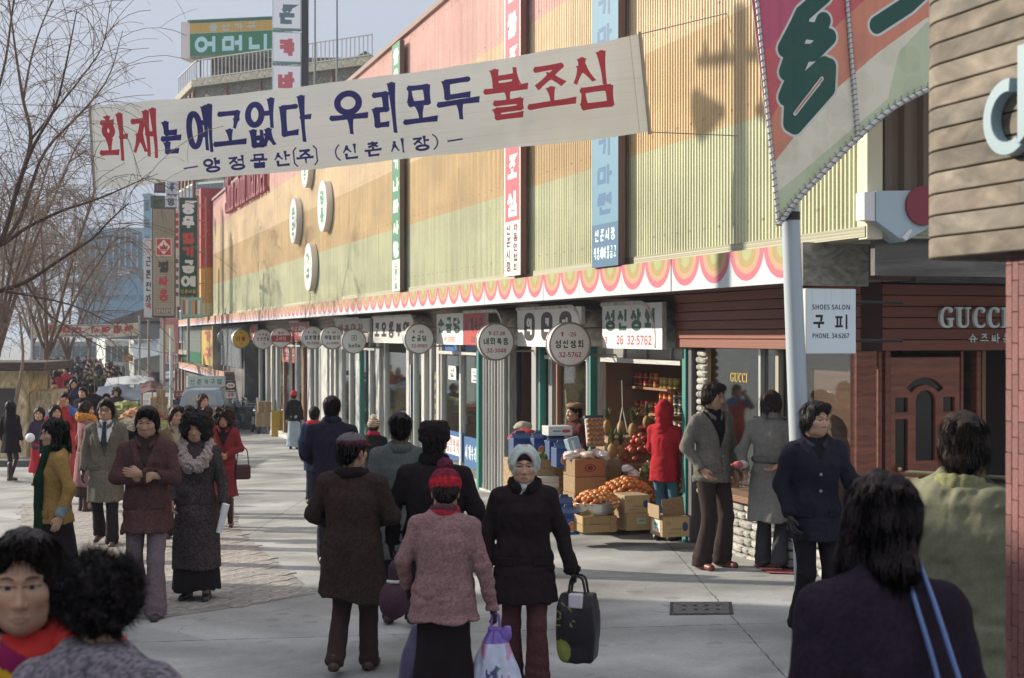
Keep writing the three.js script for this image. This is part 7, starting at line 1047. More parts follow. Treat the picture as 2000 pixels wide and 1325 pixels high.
// --- the figure
const add = (a, b, k = 1) => [a[0] + b[0] * k, a[1] + b[1] * k, a[2] + b[2] * k];
function profile(keys, y) { if (y <= keys[0][0]) return keys[0]; for (let i = 0; i + 1 < keys.length; i++) if (y < keys[i + 1][0]) { const t = (y - keys[i][0]) / (keys[i + 1][0] - keys[i][0]), s = t * t * (3 - 2 * t) * 0.5 + t * 0.5; return keys[i].map((v, k) => lerp(v, keys[i + 1][k] ?? 0, k ? s : t)); } return keys[keys.length - 1]; }
function person(label, place, o = {}) {
  const p = place.p ?? onGround(place.px, place.foot), d = -p[2], H = place.h ?? ((place.foot - place.top) * d) / F, sc = H / 1.7;
  const g = thing('person', label, 'person', p, o.yaw ?? 0); g.scale.setScalar(sc);
  const C = (o.cell ?? 0.014), fem = o.fem, lean = o.lean ?? 0, wd_ = (o.bulk ?? 1) * (fem ? 0.93 : 1), pel = [0, 0.93, 0], cl = Math.cos(lean), sl = Math.sin(lean);
  const up = (y, z = 0, x = 0) => [x, pel[1] + (y - pel[1]) * cl - z * sl, (y - pel[1]) * sl + z * cl];
  const shw = (fem ? 0.158 : 0.178) * (o.bulk ?? 1), S = { L: up(1.368, -0.012, shw), R: up(1.368, -0.012, -shw) };
  const A = { L: { e: [shw + 0.06, 1.12, -0.03], w: [shw + 0.075, 0.88, 0.06], ...o.armL }, R: { e: [-shw - 0.06, 1.12, -0.03], w: [-shw - 0.075, 0.88, 0.06], ...o.armR } };
  const st = o.stride ?? 0.0, spread = o.spread ?? 0.095, foot = { L: [spread, 0.075, st], R: [-spread, 0.075, -st] };
  const leg = (s) => { const hip = [0.085 * s, 0.90, 0], an = (s > 0 ? foot.L : foot.R).slice(); if (an[2] < -0.05) an[1] += Math.min(0.10, -an[2] * 0.35); const dv = [an[0] - hip[0], an[1] - hip[1], an[2] - hip[2]], Ld = Math.hypot(...dv), a = 0.43, b = 0.41, c = Math.min(Ld, a + b - 0.002), ca = (a * a + c * c - b * b) / (2 * a * c), h = a * ca, r = a * Math.sqrt(Math.max(0, 1 - ca * ca)); return { hip, an, knee: [hip[0] + (dv[0] / Ld) * h, hip[1] + (dv[1] / Ld) * h + 0.0, hip[2] + (dv[2] / Ld) * h + r] }; };
  const LL = leg(1), LR = leg(-1);
  // head frame
  const hc = up(1.585, 0.015 + (o.headFwd ?? 0)), hq = new THREE.Quaternion().setFromEuler(new THREE.Euler(o.pitch ?? lean * 0.3, o.turn ?? 0, o.tilt ?? 0, 'YXZ')), hs = o.headScale ?? (1.02 / Math.pow(sc, 0.55)), hm = new THREE.Matrix4().compose(V(...hc), hq, V(hs * (o.hw ?? 1), hs, hs));
  const onHead = (geo) => { const q = geo.clone(); q.applyMatrix4(hm); return q; };
  // body
  const tone = o.skin ?? 1, bits = [];
  const bodyF = uni([[cap(up(1.02, -0.02), up(1.30, -0.025), 0.085, 0.085)], [cap(S.L, S.R, 0.035), 0.04], [cap(S.L, A.L.e, 0.043, 0.037), 0.03], [cap(A.L.e, A.L.w, 0.036, 0.026), 0.02], [cap(S.R, A.R.e, 0.043, 0.037), 0.03], [cap(A.R.e, A.R.w, 0.036, 0.026), 0.02], [cap(up(1.38), hc, 0.05), 0.04], [cap([-0.06, 0.93, 0], [0.06, 0.93, 0], 0.11), 0.05], [cap(LL.hip, LL.knee, 0.075, 0.05), 0.04], [cap(LL.knee, LL.an, 0.05, 0.036), 0.02], [cap(LR.hip, LR.knee, 0.075, 0.05), 0.04], [cap(LR.knee, LR.an, 0.05, 0.036), 0.02]], 0.03);
  const stock = o.stocking;
  bits.push(surf(bodyF, [-0.5, 0, -0.6], [0.5, 1.6, 0.65], Math.max(C * 1.6, 0.022), stock ? (x, y, z) => (y < 0.85 && Math.abs(x) < 0.2 ? stock : SK) : () => SK));
  bits.push(onHead(headGeo(fem ? 'f' : 'm', o.headCell ?? Math.max(0.0042, C * 0.32))));
  for (const s of ['L', 'R']) {
    if (o['hide' + s]) continue;
    const a = A[s], q = handGeo(o['hand' + s] ?? 'relaxed', C > 0.02 ? 0.008 : 0.0048).clone(), dir = V(...a.w).sub(V(...a.e)).normalize(); if (a.hd) dir.set(...a.hd).normalize();
    if (s === 'R') { q.scale(-1, 1, 1); const ix = q.index; for (let i = 0; i < ix.count; i += 3) { const t = ix.getX(i); ix.setX(i, ix.getX(i + 1)); ix.setX(i + 1, t); } q.computeVertexNormals(); }
    const y = dir.clone().negate(), z0 = V(...(a.thumb ?? [0, 0.2, 1])), xx = V().crossVectors(y, z0).normalize(), z = V().crossVectors(xx, y), k = fem ? 0.92 : 1;
    q.applyMatrix4(new THREE.Matrix4().makeBasis(xx, y, z).scale(V(k, k, k)).setPosition(...add(a.w, dir.toArray(), 0.012))); paint(q, o.glove ? cloth(o.glove, 0.2) : cloth(SK, 0.1, 0.1)); bits.push(q); A[s].hand = add(a.w, dir.toArray(), 0.075);
  }
  if (tone !== 1) for (const b of bits) { const c = b.attributes.color; for (let i = 0; i < c.array.length; i++) c.array[i] *= tone; }
  part('body', merge(bits), skinM, g);
  // garments
  const un = (x, y, z) => { if (!lean || y < pel[1] - 0.02) return [x, y, z]; const Y = y - pel[1]; return [x, pel[1] + Y * cl + z * sl, -Y * sl + z * cl]; };
  const torsoKeys = (hem, fl, k) => [[hem, (0.185 + fl) * k, (0.15 + fl + st * 0.55) * k, 0], [0.80, (0.192 + fl * 0.35) * k, (0.148 + fl * 0.35 + st * 0.2) * k, 0], [0.95, 0.19 * k, 0.142 * k, 0], [1.08, 0.172 * k, 0.126 * k, 0], [1.26, 0.188 * k, 0.134 * k, 0.004], [1.36, 0.178 * k, 0.108 * k, -0.006], [1.42, 0.135 * k, 0.086 * k, -0.012], [1.455, 0.088, 0.076, -0.012], [1.50, 0.066, 0.066, -0.008]];
  function top(name, t, inner = 0) {
    const hem = t.hem ?? 0.78, keys = torsoKeys(Math.min(hem, 0.79), t.flare ?? 0, wd_ * (t.k ?? 1)), r = (t.sleeve ?? 1), V0 = t.v, neck = t.neck ?? 1.475, ws = (t.wrinkle ?? 1) * 1.5;
    const sl_ = ['L', 'R'].flatMap((s) => { const a = A[s], dv = [a.w[0] - a.e[0], a.w[1] - a.e[1], a.w[2] - a.e[2]], e2 = t.cut ? add(a.e, dv, t.cut) : a.w; return [[cap(S[s], a.e, 0.06 * r, 0.053 * r), 0.045], [cap(a.e, e2, 0.053 * r, 0.044 * r), 0.03]]; });
    const arms = uni(sl_, 0.03), yoke = uni([[cap(up(1.425, -0.015, 0.03), S.L, 0.046, 0.054 * r)], [cap(up(1.425, -0.015, -0.03), S.R, 0.046, 0.054 * r), 0.03]], 0.03);
    const ends = ['L', 'R'].map((s) => { const a = A[s], n = V(...a.w).sub(V(...a.e)).normalize(); return [a.w, n]; });
    const f = (x, y, z) => {
      const [X, Y, Z] = un(x, y, z), [, a, b, cz] = profile(keys, Y); let dT = (Math.hypot(X / a, (Z - cz) / b) - 1) * Math.min(a, b);
      dT = smax(dT, Y - neck, 0.02); dT = smin(dT, yoke(x, y, z), 0.06);
      let dA = arms(x, y, z); for (const [w, n] of ends) { const q = (x - w[0]) * n.x + (y - w[1]) * n.y + (z - w[2]) * n.z; if (q > -0.02 && q < 0.08 && Math.hypot(x - w[0], y - w[1], z - w[2]) < 0.1) dA = Math.max(dA, q); }
      let q = smin(dT, dA, 0.028); const yl = t.slope ? hem + 0.03 * Math.sin(X * 9) * t.slope : hem; q = smax(q, yl - y, 0.012);
      if (V0 && Z > 0.0) { const ww = (Y - V0) * (t.vw ?? 0.42), e = Math.abs(X) - ww; if (Y > V0) { if (e > 0 && e < 0.065) q -= 0.009 * sstep(0, 0.012, e) * sstep(0.065, 0.055, e); } }
      if (V0 && Z > 0 && Y > V0 && Math.abs(X) < (Y - V0) * (t.vw ?? 0.42)) q += 0.026;
      if (t.open && Z > 0 && Y <= (V0 ?? 1.2)) q += 0.012 * sstep(0.012, 0.0, Math.abs(X - 0.012));
      const low = sstep(1.0, 0.75, y); q += ws * (0.006 * noise(x * 11, y * (3 + 6 * (1 - low)), z * 11) + 0.0035 * noise(x * 30 + y * 9, y * 22, z * 30 - y * 7) * (1 - 0.5 * low) + low * 0.008 * noise(x * 16, y * 1.5, z * 16));
      if (C < 0.0135) q += 0.004 * Math.exp(-((X / 0.006) ** 2)) * (Z < 0 ? 1 : 0) + 0.003 * Math.exp(-(((Y - hem - 0.03) / 0.006) ** 2));
      if (t.fluff) q += t.fluff * noise(x * 55, y * 55, z * 55);
      if (t.quilt) q += 0.010 * Math.cos(Y * t.quilt) * (1 - inner);
      return q + inner;
    };
    const m = part(name, surf(f, [-0.62, Math.max(0.02, hem - 0.06), -0.52], [0.62, 1.58, 0.58], C, t.color ?? cloth(t.c, t.amp, t.big)), t.shiny ? leatherM : fabricM, g);
    return m;
  }
  if (o.trousers) {
    const t = o.trousers, fl = t.flare ?? 0.0, legs = [LL, LR].map((l) => uni([[cap(l.hip, l.knee, 0.094, 0.066)], [cap(l.knee, [l.an[0], l.an[1] - 0.01, l.an[2] - 0.01], 0.064, 0.064 + fl), 0.03]], 0.03)), pv = ell([0, 0.95, 0], [0.165, 0.13, 0.125]);
    part('trousers', surf((x, y, z) => { let q = smin(smin(legs[0](x, y, z), legs[1](x, y, z), 0.02), pv(x, y, z), 0.05); const an = x > 0 ? LL.an : LR.an; q = smax(q, an[1] - 0.045 - y, 0.01); q = smax(q, y - 1.05, 0.02); return q + 0.005 * noise(x * 12, y * 5, z * 12) + 0.003 * noise(x * 26, y * 20 + x * 8, z * 26) + 0.004 * sstep(0.25, 0.1, y) * Math.sin(y * 70 + x * 20); }, [-0.34, 0, -0.55], [0.34, 1.1, 0.55], C, cloth(t.c, t.amp ?? 0.2)), fabricM, g);
  }
  if (o.skirt) {
    const t = o.skirt, k0 = [[t.hem, 0.19 + (t.flare ?? 0.03), 0.16 + (t.flare ?? 0.03) + st * 0.6], [0.6, 0.185, 0.155 + st * 0.2], [0.95, 0.172, 0.13], [1.06, 0.14, 0.108]];
    part('skirt', surf((x, y, z) => { const [, a, b] = profile(k0, y); return smax(smax((Math.hypot(x / a, z / b) - 1) * Math.min(a, b), t.hem + 0.012 * Math.sin(x * 14) - y, 0.01), y - 1.06, 0.02) + 0.012 * noise(x * 15, y * 1.6, z * 15) * sstep(1, 0.6, y) + 0.003 * noise(x * 30, y * 20, z * 30); }, [-0.4, Math.max(0, t.hem - 0.05), -0.4], [0.4, 1.1, 0.4], C, cloth(t.c, t.amp ?? 0.2)), fabricM, g);
  }
  if (o.shirt) top('shirt', { ...o.shirt, hem: 0.98, wrinkle: 0.3, neck: 1.49 }, 0.012);
  if (o.coat) {
    top(o.coat.name ?? 'coat', o.coat);
    if (o.coat.collar) { const c = o.coat.collar, n0 = up(1.462, -0.01), pts = []; for (let i = 0; i <= 14; i++) { const a = lerp(c.gap ?? 0.42, 2 * Math.PI - (c.gap ?? 0.42), i / 14), r = c.r ?? 0.082, fr = Math.max(0, Math.cos(a)); pts.push([n0[0] + Math.sin(a) * r * 1.02, n0[1] - (c.drop ?? 0.03) * fr * 1.2 + (c.y ?? 0) + 0.012 * Math.max(0, -Math.cos(a)), n0[2] + Math.cos(a) * r * (0.92 + 0.35 * fr)]); } const caps = []; for (let i = 0; i < 14; i++) caps.push([cap(pts[i], pts[i + 1], (c.t ?? 0.022) * (c.fluff ? 1 : 0.6)), 0.012]); const f = uni(caps, 0.012), am = c.fluff ?? 0.003; const A3 = (c.h ?? 1.25) * (c.fluff ? 1 : 1.9); part(c.name ?? 'collar', surf((x, y, z) => f(x, n0[1] + (y - n0[1]) / A3, z) + am * (noise(x * 60, y * 60, z * 60) + 0.6 * noise(x * 25, y * 25, z * 25)), [-0.3, 1.1, -0.3], [0.3, 1.66, 0.5], Math.min(C, 0.010), cloth(c.c, c.amp ?? 0.3)), fabricM, g); }
  }
  if (C < 0.0137 && o.coat && !o.coat.quilt) for (const s of [-1, 1]) { const k = profile(torsoKeys(o.coat.hem, o.coat.flare ?? 0, wd_ * (o.coat.k ?? 1)), 0.9); part('pocket_flap', rbox(0.13, 0.055, 0.012, 0.005, 0, 0, 0).applyMatrix4(new THREE.Matrix4().makeRotationY(s * 0.45).setPosition(s * k[1] * 0.6, 0.92, k[2] * 0.82)), fabricM, g).geometry = paint(rbox(0.13, 0.055, 0.012, 0.005, 0, 0, 0).applyMatrix4(new THREE.Matrix4().makeRotationY(s * 0.45).setPosition(s * k[1] * 0.6, 0.92, k[2] * 0.82 + 0.004)), cloth(o.coat.c.map((v) => v * 0.9), 0.3)); }
  for (const [n, t] of o.buttons ?? []) { const [X, Y] = n; const z = (() => { const k = profile(torsoKeys(0.6, 0, wd_), Y); return k[2] * Math.sqrt(Math.max(0, 1 - (X / k[1]) ** 2)) + 0.004; })(); part('button', new THREE.CylinderGeometry(0.011, 0.011, 0.008, 10).rotateX(Math.PI / 2).translate(...up(Y, z, X)), M(t, 0.4), g); }
  // shoes
  const sh = o.shoes ?? { c: [0.03, 0.02, 0.018] };
  for (const [l, s] of [[LL, 1], [LR, -1]]) {
    const an = l.an, lift = an[1] - 0.075, tp = lift > 0.02 ? 0.5 : 0, heel = [an[0], 0.035 + lift, an[2] - 0.05], toe = [an[0] + 0.02 * s, 0.03 + lift * (1 - tp), an[2] + 0.15], f = uni([[cap(heel, toe, 0.038, 0.034)], [cap(heel, [an[0], (sh.h ?? 0.1) + lift, an[2] - 0.03], 0.036, 0.036 + (sh.h ? 0.012 : 0)), 0.03]], 0.03);
    part('shoe', surf((x, y, z) => { const gy0 = lerp(heel[1], toe[1], clamp((z - heel[2]) / 0.2, 0, 1)) - 0.03; return smax(f(x, y, z), gy0 - y, 0.006); }, [an[0] - 0.1, -0.02, an[2] - 0.16], [an[0] + 0.12, (sh.h ?? 0.1) + lift + 0.06, an[2] + 0.22], Math.min(C, 0.012), cloth(sh.c, 0.15)), leatherM, g);
  }
  // hair, hats, scarves
  const hcell = Math.max(0.006, C * 0.55);
  if (o.hair) part('hair', onHead(hairGeo(o.hair, hcell, o.hairC ?? [0.014, 0.010, 0.009], o.strands ?? (C < 0.02 ? 420 : 0), { fringe: o.fringe, ...(o.hairO ?? {}) })), hairM, g);
  const hat = (n, f, lo, hi, c, am = 0.25) => part(n, onHead(surf(f, lo, hi, hcell, typeof c === 'function' ? c : cloth(c, am))), fabricM, g);
  if (o.knit) { const e = ell([0, 0.05, -0.02], [0.098, 0.098, 0.113]); hat('knit_hat', (x, y, z) => smax(e(x, y, z), -(y - 0.012 - 0.25 * z * (z < 0 ? 1 : 0.3)), 0.02) + 0.0022 * Math.sin(y * 330) + 0.002 * Math.sin(Math.atan2(x, z) * 40), [-0.13, -0.08, -0.16], [0.13, 0.18, 0.13], o.knit.color ?? o.knit.c); if (o.knit.pom) { const q = ell([0, 0.165, -0.03], [0.045, 0.042, 0.045]); hat('pompom', (x, y, z) => q(x, y, z) + 0.012 * noise(x * 70, y * 70, z * 70), [-0.08, 0.1, -0.1], [0.08, 0.23, 0.05], o.knit.pom, 0.4); } }
  if (o.furhat) { const e = (x, y, z) => smax(Math.hypot(x / 1, (z + 0.012) / 1.12) - 0.108 + Math.max(0, y - 0.1) * 0.35, Math.abs(y - 0.085) - 0.072, 0.03); hat('fur_hat', (x, y, z) => e(x, y, z) + 0.006 * noise(x * 55, y * 55, z * 55), [-0.15, -0.02, -0.17], [0.15, 0.2, 0.16], o.furhat, 0.5); }
  if (o.cap_) { const e = ell([0, 0.058, -0.014], [0.097, 0.072, 0.112]), b = ell([0, 0.035, 0.095], [0.078, 0.012, 0.06]); hat('cap', (x, y, z) => smin(smax(e(x, y, z), 0.02 - y, 0.012), b(x, y, z), 0.012) + 0.001 * Math.sin(x * 400), [-0.13, -0.02, -0.16], [0.13, 0.16, 0.19], o.cap_); }
  if (o.beret) { const e = ell([0.01, 0.085, -0.02], [0.125, 0.045, 0.125]); hat('beret', (x, y, z) => e(x, y, z) + 0.004 * noise(x * 20, y * 20, z * 20), [-0.16, 0, -0.17], [0.17, 0.16, 0.14], o.beret); }
  if (o.kerchief) { const e = ell([0, 0.022, -0.02], [0.108, 0.118, 0.128]), ch = cap([0, -0.115, 0.02], [0, -0.14, 0.05], 0.05, 0.03), op = ell([0, -0.012, 0.135], [0.07, 0.115, 0.105]), pat = o.kerchief; hat('headscarf', (x, y, z) => smax(smin(e(x, y, z), ch(x, y, z), 0.06), -op(x, y, z), 0.012) + 0.004 * noise(x * 24, y * 14, z * 24) + 0.002 * Math.sin(y * 90 + Math.abs(x) * 130), [-0.16, -0.22, -0.18], [0.16, 0.17, 0.16], (x, y, z) => { const n = noise(x * 22 + 4, y * 22, z * 22); return n > 0.42 ? pat[1] : n < -0.45 ? pat[2] : pat[0]; }); hat('knot', uni([[ell([0, -0.135, 0.075], [0.022, 0.018, 0.016])], [cap([0.01, -0.14, 0.07], [0.03, -0.165, 0.07], 0.012, 0.014), 0.01], [cap([-0.01, -0.14, 0.07], [-0.025, -0.17, 0.07], 0.012, 0.014), 0.01]], 0.01), [-0.08, -0.24, 0.03], [0.09, -0.1, 0.12], pat[0]); }
  if (o.hood) { const e = ell([0, 0.02, -0.028], [0.118, 0.132, 0.14]), c2 = cap([0, -0.09, -0.03], [0, -0.18, -0.03], 0.10, 0.12), pk = ell([0, 0.1, -0.06], [0.05, 0.07, 0.06]), op = ell([0, -0.02, 0.15], [0.07, 0.1, 0.11]); hat('hood', (x, y, z) => smax(smin(smin(e(x, y, z), c2(x, y, z), 0.05), pk(x, y, z), 0.05), -op(x, y, z), 0.012) + 0.009 * noise(x * 22, y * 14, z * 22) + 0.005 * Math.abs(Math.sin(x * 9)) - 0.004 * Math.cos(y * 80 + x * 20) * sstep(0.02, -0.1, y), [-0.2, -0.32, -0.22], [0.2, 0.21, 0.18], o.hood); }
  if (o.scarf) { const n0 = up(1.455, 0.0), s = o.scarf, f = uni([[(x, y, z) => Math.hypot(Math.hypot(x - n0[0], z - n0[2]) - 0.075, (y - n0[1]) * 0.7) - 0.03], [cap(add(n0, [0.04, -0.02, 0.085]), add(n0, [0.07, -0.26, 0.15]), 0.034, 0.038), 0.03], [cap(add(n0, [0.07, -0.26, 0.15]), add(n0, [0.075, -s.len, 0.15]), 0.038, 0.042), 0.03]], 0.02); part('scarf', surf((x, y, z) => f(x, y, z) + 0.006 * noise(x * 30, y * 10, z * 30), [-0.2, 0.7, -0.2], [0.25, 1.6, 0.28], C, cloth(s.c, 0.3)), fabricM, g); }
  if (o.glasses) { const gm = M([0.05, 0.04, 0.04], 0.3), gg = thingless(); for (const s of [1, -1]) { gg.push(new THREE.TorusGeometry(0.021, 0.0022, 6, 18).scale(1.1, 0.85, 1).translate(0.031 * s, 0.0, 0.099)); gg.push(rod([0.052 * s, 0.004, 0.097], [0.08 * s, 0.004, 0.0], 0.0022, 0.0022, 5)); } gg.push(rod([-0.011, 0.004, 0.1], [0.011, 0.004, 0.1], 0.002, 0.002, 5)); part('glasses', onHead(merge(gg.map((q) => q.toNonIndexed()))), gm, g); for (const s of [1, -1]) part('lens', onHead(new THREE.CircleGeometry(0.02, 16).scale(1.1, 0.85, 1).translate(0.031 * s, 0, 0.099)), glassM, g); }
  if (o.tie) part('tie', extr([[0, 0.03], [0.022, 0.02], [0.016, 0], [0.03, -0.22], [0, -0.25], [-0.03, -0.22], [-0.016, 0], [-0.022, 0.02]], 0.012, 0.003).applyMatrix4(new THREE.Matrix4().makeRotationX(-0.28).setPosition(...up(1.42, 0.078))), rough(o.tie, 0.7, 2), g);
  g.updateMatrixWorld(true);
  return { g, A, sc, up, hm, at: (q) => V(...q).applyMatrix4(g.matrixWorld) };
}
const thingless = () => [];
// ---------------------------------------------------------------- the people in the street
const BLK = [0.018, 0.013, 0.014], crossed = { armL: { e: [0.235, 1.13, 0.07], w: [-0.0, 1.185, 0.215], hd: [-0.9, 0.1, 0.1], thumb: [0, 1, 0] }, armR: { e: [-0.235, 1.14, 0.07], w: [0.05, 1.13, 0.20], hd: [1, -0.1, -0.2] } };
const blob = (f, lo, hi, c, col) => surf(f, lo, hi, c, col);
const looped = (a, b, drop, r, n = 16) => tube([a, [lerp(a[0], b[0], 0.25), a[1] + drop, lerp(a[2], b[2], 0.25)], [lerp(a[0], b[0], 0.75), b[1] + drop, lerp(a[2], b[2], 0.75)], b], r, n, 6);

const crossArm = person('man walking towards us with folded arms in a brown maroon jacket', { px: 287, top: 797, foot: 1205 }, { yaw: 0.03, stride: 0.13, cell: 0.0115, headCell: 0.0036, pitch: 0.12, skin: 0.95, ...crossed, handL: 'relaxed', hideR: true, hair: 'man', fringe: 0.046, strands: 900, coat: { name: 'jacket', hem: 0.70, c: [0.085, 0.042, 0.040], amp: 0.55, v: 1.2, vw: 0.34, flare: 0.015, open: true, collar: { c: [0.08, 0.04, 0.038], t: 0.02, r: 0.086, h: 1.1 } }, shirt: { c: [0.045, 0.03, 0.025], k: 0.98 }, trousers: { c: [0.17, 0.125, 0.14], flare: 0.028, amp: 0.35 }, shoes: { c: [0.03, 0.018, 0.017] }, buttons: [[[0.01, 1.02], [0.05, 0.03, 0.03]], [[0.01, 0.9], [0.05, 0.03, 0.03]]] });
const furWoman = person('woman in a long dark tweed coat with a big grey fur collar', { px: 383, top: 813, foot: 1172 }, { yaw: 0.02, fem: true, stride: 0.05, cell: 0.0115, headCell: 0.0036, bulk: 1.04, pitch: 0.05, hair: 'perm', fringe: 0.04, strands: 1300, hairO: { len: 0.03 }, coat: { hem: 0.30, flare: 0.05, c: [0.058, 0.045, 0.045], amp: 1.1, collar: { name: 'fur_collar', c: [0.36, 0.29, 0.27], t: 0.066, r: 0.105, gap: 0.3, drop: 0.13, y: -0.045, fluff: 0.018, amp: 0.9, h: 1.1 } }, skirt: { hem: 0.10, c: [0.02, 0.015, 0.016] }, armL: { e: [0.235, 1.12, 0.0], w: [0.27, 0.90, 0.10] }, handL: 'grip', armR: { e: [-0.235, 1.12, 0.0], w: [-0.2, 0.93, 0.13] }, shoes: { c: [0.02, 0.016, 0.016], h: 0.16 } });
solo('paper_roll', merge([new THREE.CylinderGeometry(0.032, 0.026, 0.26, 14).rotateZ(-0.25)]), M([0.78, 0.79, 0.80], 0.6), 'white rolled paper held by the woman with the fur collar', 'paper', furWoman.at(add(furWoman.A.L.hand, [-0.01, -0.06, 0.03])).toArray(), 0);
const redWoman = person('woman in a maroon suit coat and boots with clasped hands', { px: 437, top: 801, foot: 1030 }, { yaw: 0.05, fem: true, stride: 0.04, cell: 0.014, pitch: 0.22, hair: 'perm', hairC: [0.03, 0.016, 0.012], fringe: 0.035, strands: 700, coat: { hem: 0.82, flare: 0.03, c: [0.20, 0.03, 0.035], v: 1.16, vw: 0.4, collar: { c: [0.2, 0.03, 0.035], t: 0.018, r: 0.084 } }, shirt: { c: [0.02, 0.015, 0.015] }, skirt: { hem: 0.44, flare: 0.02, c: [0.18, 0.028, 0.03] }, stocking: [0.05, 0.025, 0.02], armL: { e: [0.235, 1.14, -0.01], w: [0.045, 1.05, 0.2], thumb: [0, 1, 0.2] }, armR: { e: [-0.235, 1.14, -0.01], w: [-0.04, 1.06, 0.2], thumb: [0, 1, 0.2] }, shoes: { c: [0.04, 0.015, 0.012], h: 0.40 } });
{ const p = redWoman.at([0.27, 0.80, 0.02]), g = thing('handbag', 'dark brown shoulder handbag hanging from the arm of the woman in maroon', 'handbag', [p.x, p.y, p.z], 0.2); part('body', rbox(0.21, 0.2, 0.08, 0.035, 0, 0, 0, 4), M([0.05, 0.015, 0.012], 0.4), g); part('strap', looped([-0.08, 0.09, 0], [0.08, 0.09, 0], 0.22, 0.008), M([0.05, 0.015, 0.012], 0.4), g); }
person('man with glasses and tie in a grey green overcoat', { px: 206, top: 782, foot: 1065 }, { yaw: 0.1, stride: 0.15, cell: 0.0135, headCell: 0.004, glasses: true, hair: 'man', fringe: 0.045, strands: 700, tie: [0.02, 0.02, 0.03], coat: { hem: 0.52, c: [0.135, 0.12, 0.095], amp: 0.4, v: 1.06, vw: 0.30, flare: 0.02, open: true, collar: { c: [0.13, 0.115, 0.09], t: 0.02, r: 0.088, h: 1.1 } }, shirt: { c: [0.68, 0.68, 0.70], color: (x, y, z) => (z > 0.02 && y > 1.22 && Math.abs(x) < 0.07 + (y - 1.3) * 0.2 ? [0.68, 0.68, 0.70] : [0.09, 0.07, 0.07]) }, trousers: { c: [0.022, 0.018, 0.02], flare: 0.015 }, glove: [0.03, 0.02, 0.018], shoes: { c: [0.10, 0.045, 0.03] } });
person('woman in profile in a mustard jacket with a dark green scarf', { px: 108, top: 821, foot: 1212 }, { yaw: -1.12, fem: true, cell: 0.012, headCell: 0.0038, turn: 0.12, stride: 0.07, hair: 'bob', fringe: 0.035, strands: 1500, coat: { name: 'jacket', hem: 0.83, flare: 0.03, cut: 1, c: [0.30, 0.185, 0.062], amp: 0.35, color: (x, y, z) => { const k = 1 + 0.35 * (hash3(x, y, z) - 0.5) + 0.12 * noise(x * 7, y * 7, z * 7); return (y < 0.985 && Math.abs(x) > 0.19 ? [0.22, 0.27, 0.29] : [0.30, 0.185, 0.062]).map((v) => v * k); } }, scarf: { c: [0.012, 0.035, 0.018], len: 0.66 }, skirt: { hem: 0.06, flare: 0.09, c: [0.02, 0.014, 0.014] }, armL: { e: [0.23, 1.13, -0.08], w: [0.235, 0.91, 0.0] }, armR: { e: [-0.23, 1.13, -0.06], w: [-0.23, 0.9, 0.04] } });
person('woman in a black coat walking away at the far left edge', { px: 20, top: 785, foot: 941 }, { yaw: 2.9, fem: true, cell: 0.018, stride: 0.13, hair: 'long', hairC: [0.014, 0.01, 0.01], coat: { hem: 0.62, flare: 0.02, c: BLK }, stocking: [0.03, 0.02, 0.02], shoes: { c: [0.02, 0.014, 0.014], h: 0.35 } });
person('man in an olive brown jacket half hidden behind the fur collar', { px: 343, top: 795, foot: 1052 }, { yaw: 0.3, turn: 0.4, cell: 0.016, hair: 'man', hairC: [0.03, 0.018, 0.012], fringe: 0.05, strands: 600, coat: { name: 'jacket', hem: 0.72, c: [0.17, 0.12, 0.07], v: 1.2, collar: { c: [0.17, 0.12, 0.07], t: 0.02, r: 0.085 } }, shirt: { c: [0.3, 0.26, 0.2] }, trousers: { c: [0.05, 0.04, 0.04] } });
person('dark haired person in a grey coat behind the olive jacket', { px: 368, top: 795, foot: 1035 }, { yaw: 3.0, cell: 0.018, hair: 'man', coat: { hem: 0.6, c: [0.10, 0.09, 0.09] }, trousers: { c: BLK } });
person('woman with red brown hair just behind the permed head', { px: 402, top: 797, foot: 1010 }, { yaw: 0.2, turn: -0.5, fem: true, cell: 0.018, hair: 'bob', hairC: [0.035, 0.014, 0.01], coat: { hem: 0.5, c: [0.16, 0.03, 0.035] }, skirt: { hem: 0.3, c: BLK } });
person('woman with long wavy brown hair in a red coat before the car', { px: 396, top: 771, foot: 958 }, { yaw: 0.3, turn: 0.5, fem: true, cell: 0.018, hair: 'long', hairC: [0.05, 0.025, 0.018], strands: 600, coat: { hem: 0.5, c: [0.32, 0.05, 0.05] }, skirt: { hem: 0.3, c: BLK } });
person('woman in a mauve coat with an orange fur collar, seen from behind', { px: 167, top: 786, foot: 1000 }, { yaw: 2.2, turn: -0.6, fem: true, cell: 0.016, hair: 'bob', hairC: [0.03, 0.016, 0.012], strands: 500, coat: { hem: 0.4, flare: 0.06, c: [0.24, 0.125, 0.13], collar: { name: 'fur_collar', c: [0.48, 0.22, 0.06], t: 0.055, r: 0.10, fluff: 0.02, amp: 0.6 } }, skirt: { hem: 0.25, c: [0.05, 0.03, 0.03] }, shoes: { c: [0.05, 0.03, 0.03], h: 0.3 } });
person('person in a red jacket with blue shoulders raising both hands to the face', { px: 127, top: 768, foot: 962 }, { yaw: 0.1, cell: 0.017, hair: 'man', strands: 300, coat: { name: 'jacket', hem: 0.8, c: [0.4, 0.05, 0.05], color: (x, y, z) => (y > 1.3 && Math.abs(x) > 0.1 ? [0.08, 0.14, 0.35] : [0.42, 0.05, 0.05]).map((v) => v * (1 + 0.2 * noise(x * 20, y * 20, z * 20))) }, trousers: { c: [0.35, 0.05, 0.05] }, armL: { e: [0.26, 1.27, 0.14], w: [0.07, 1.5, 0.2], thumb: [-1, 0, 0] }, armR: { e: [-0.26, 1.27, 0.14], w: [-0.07, 1.5, 0.2], thumb: [1, 0, 0] } });
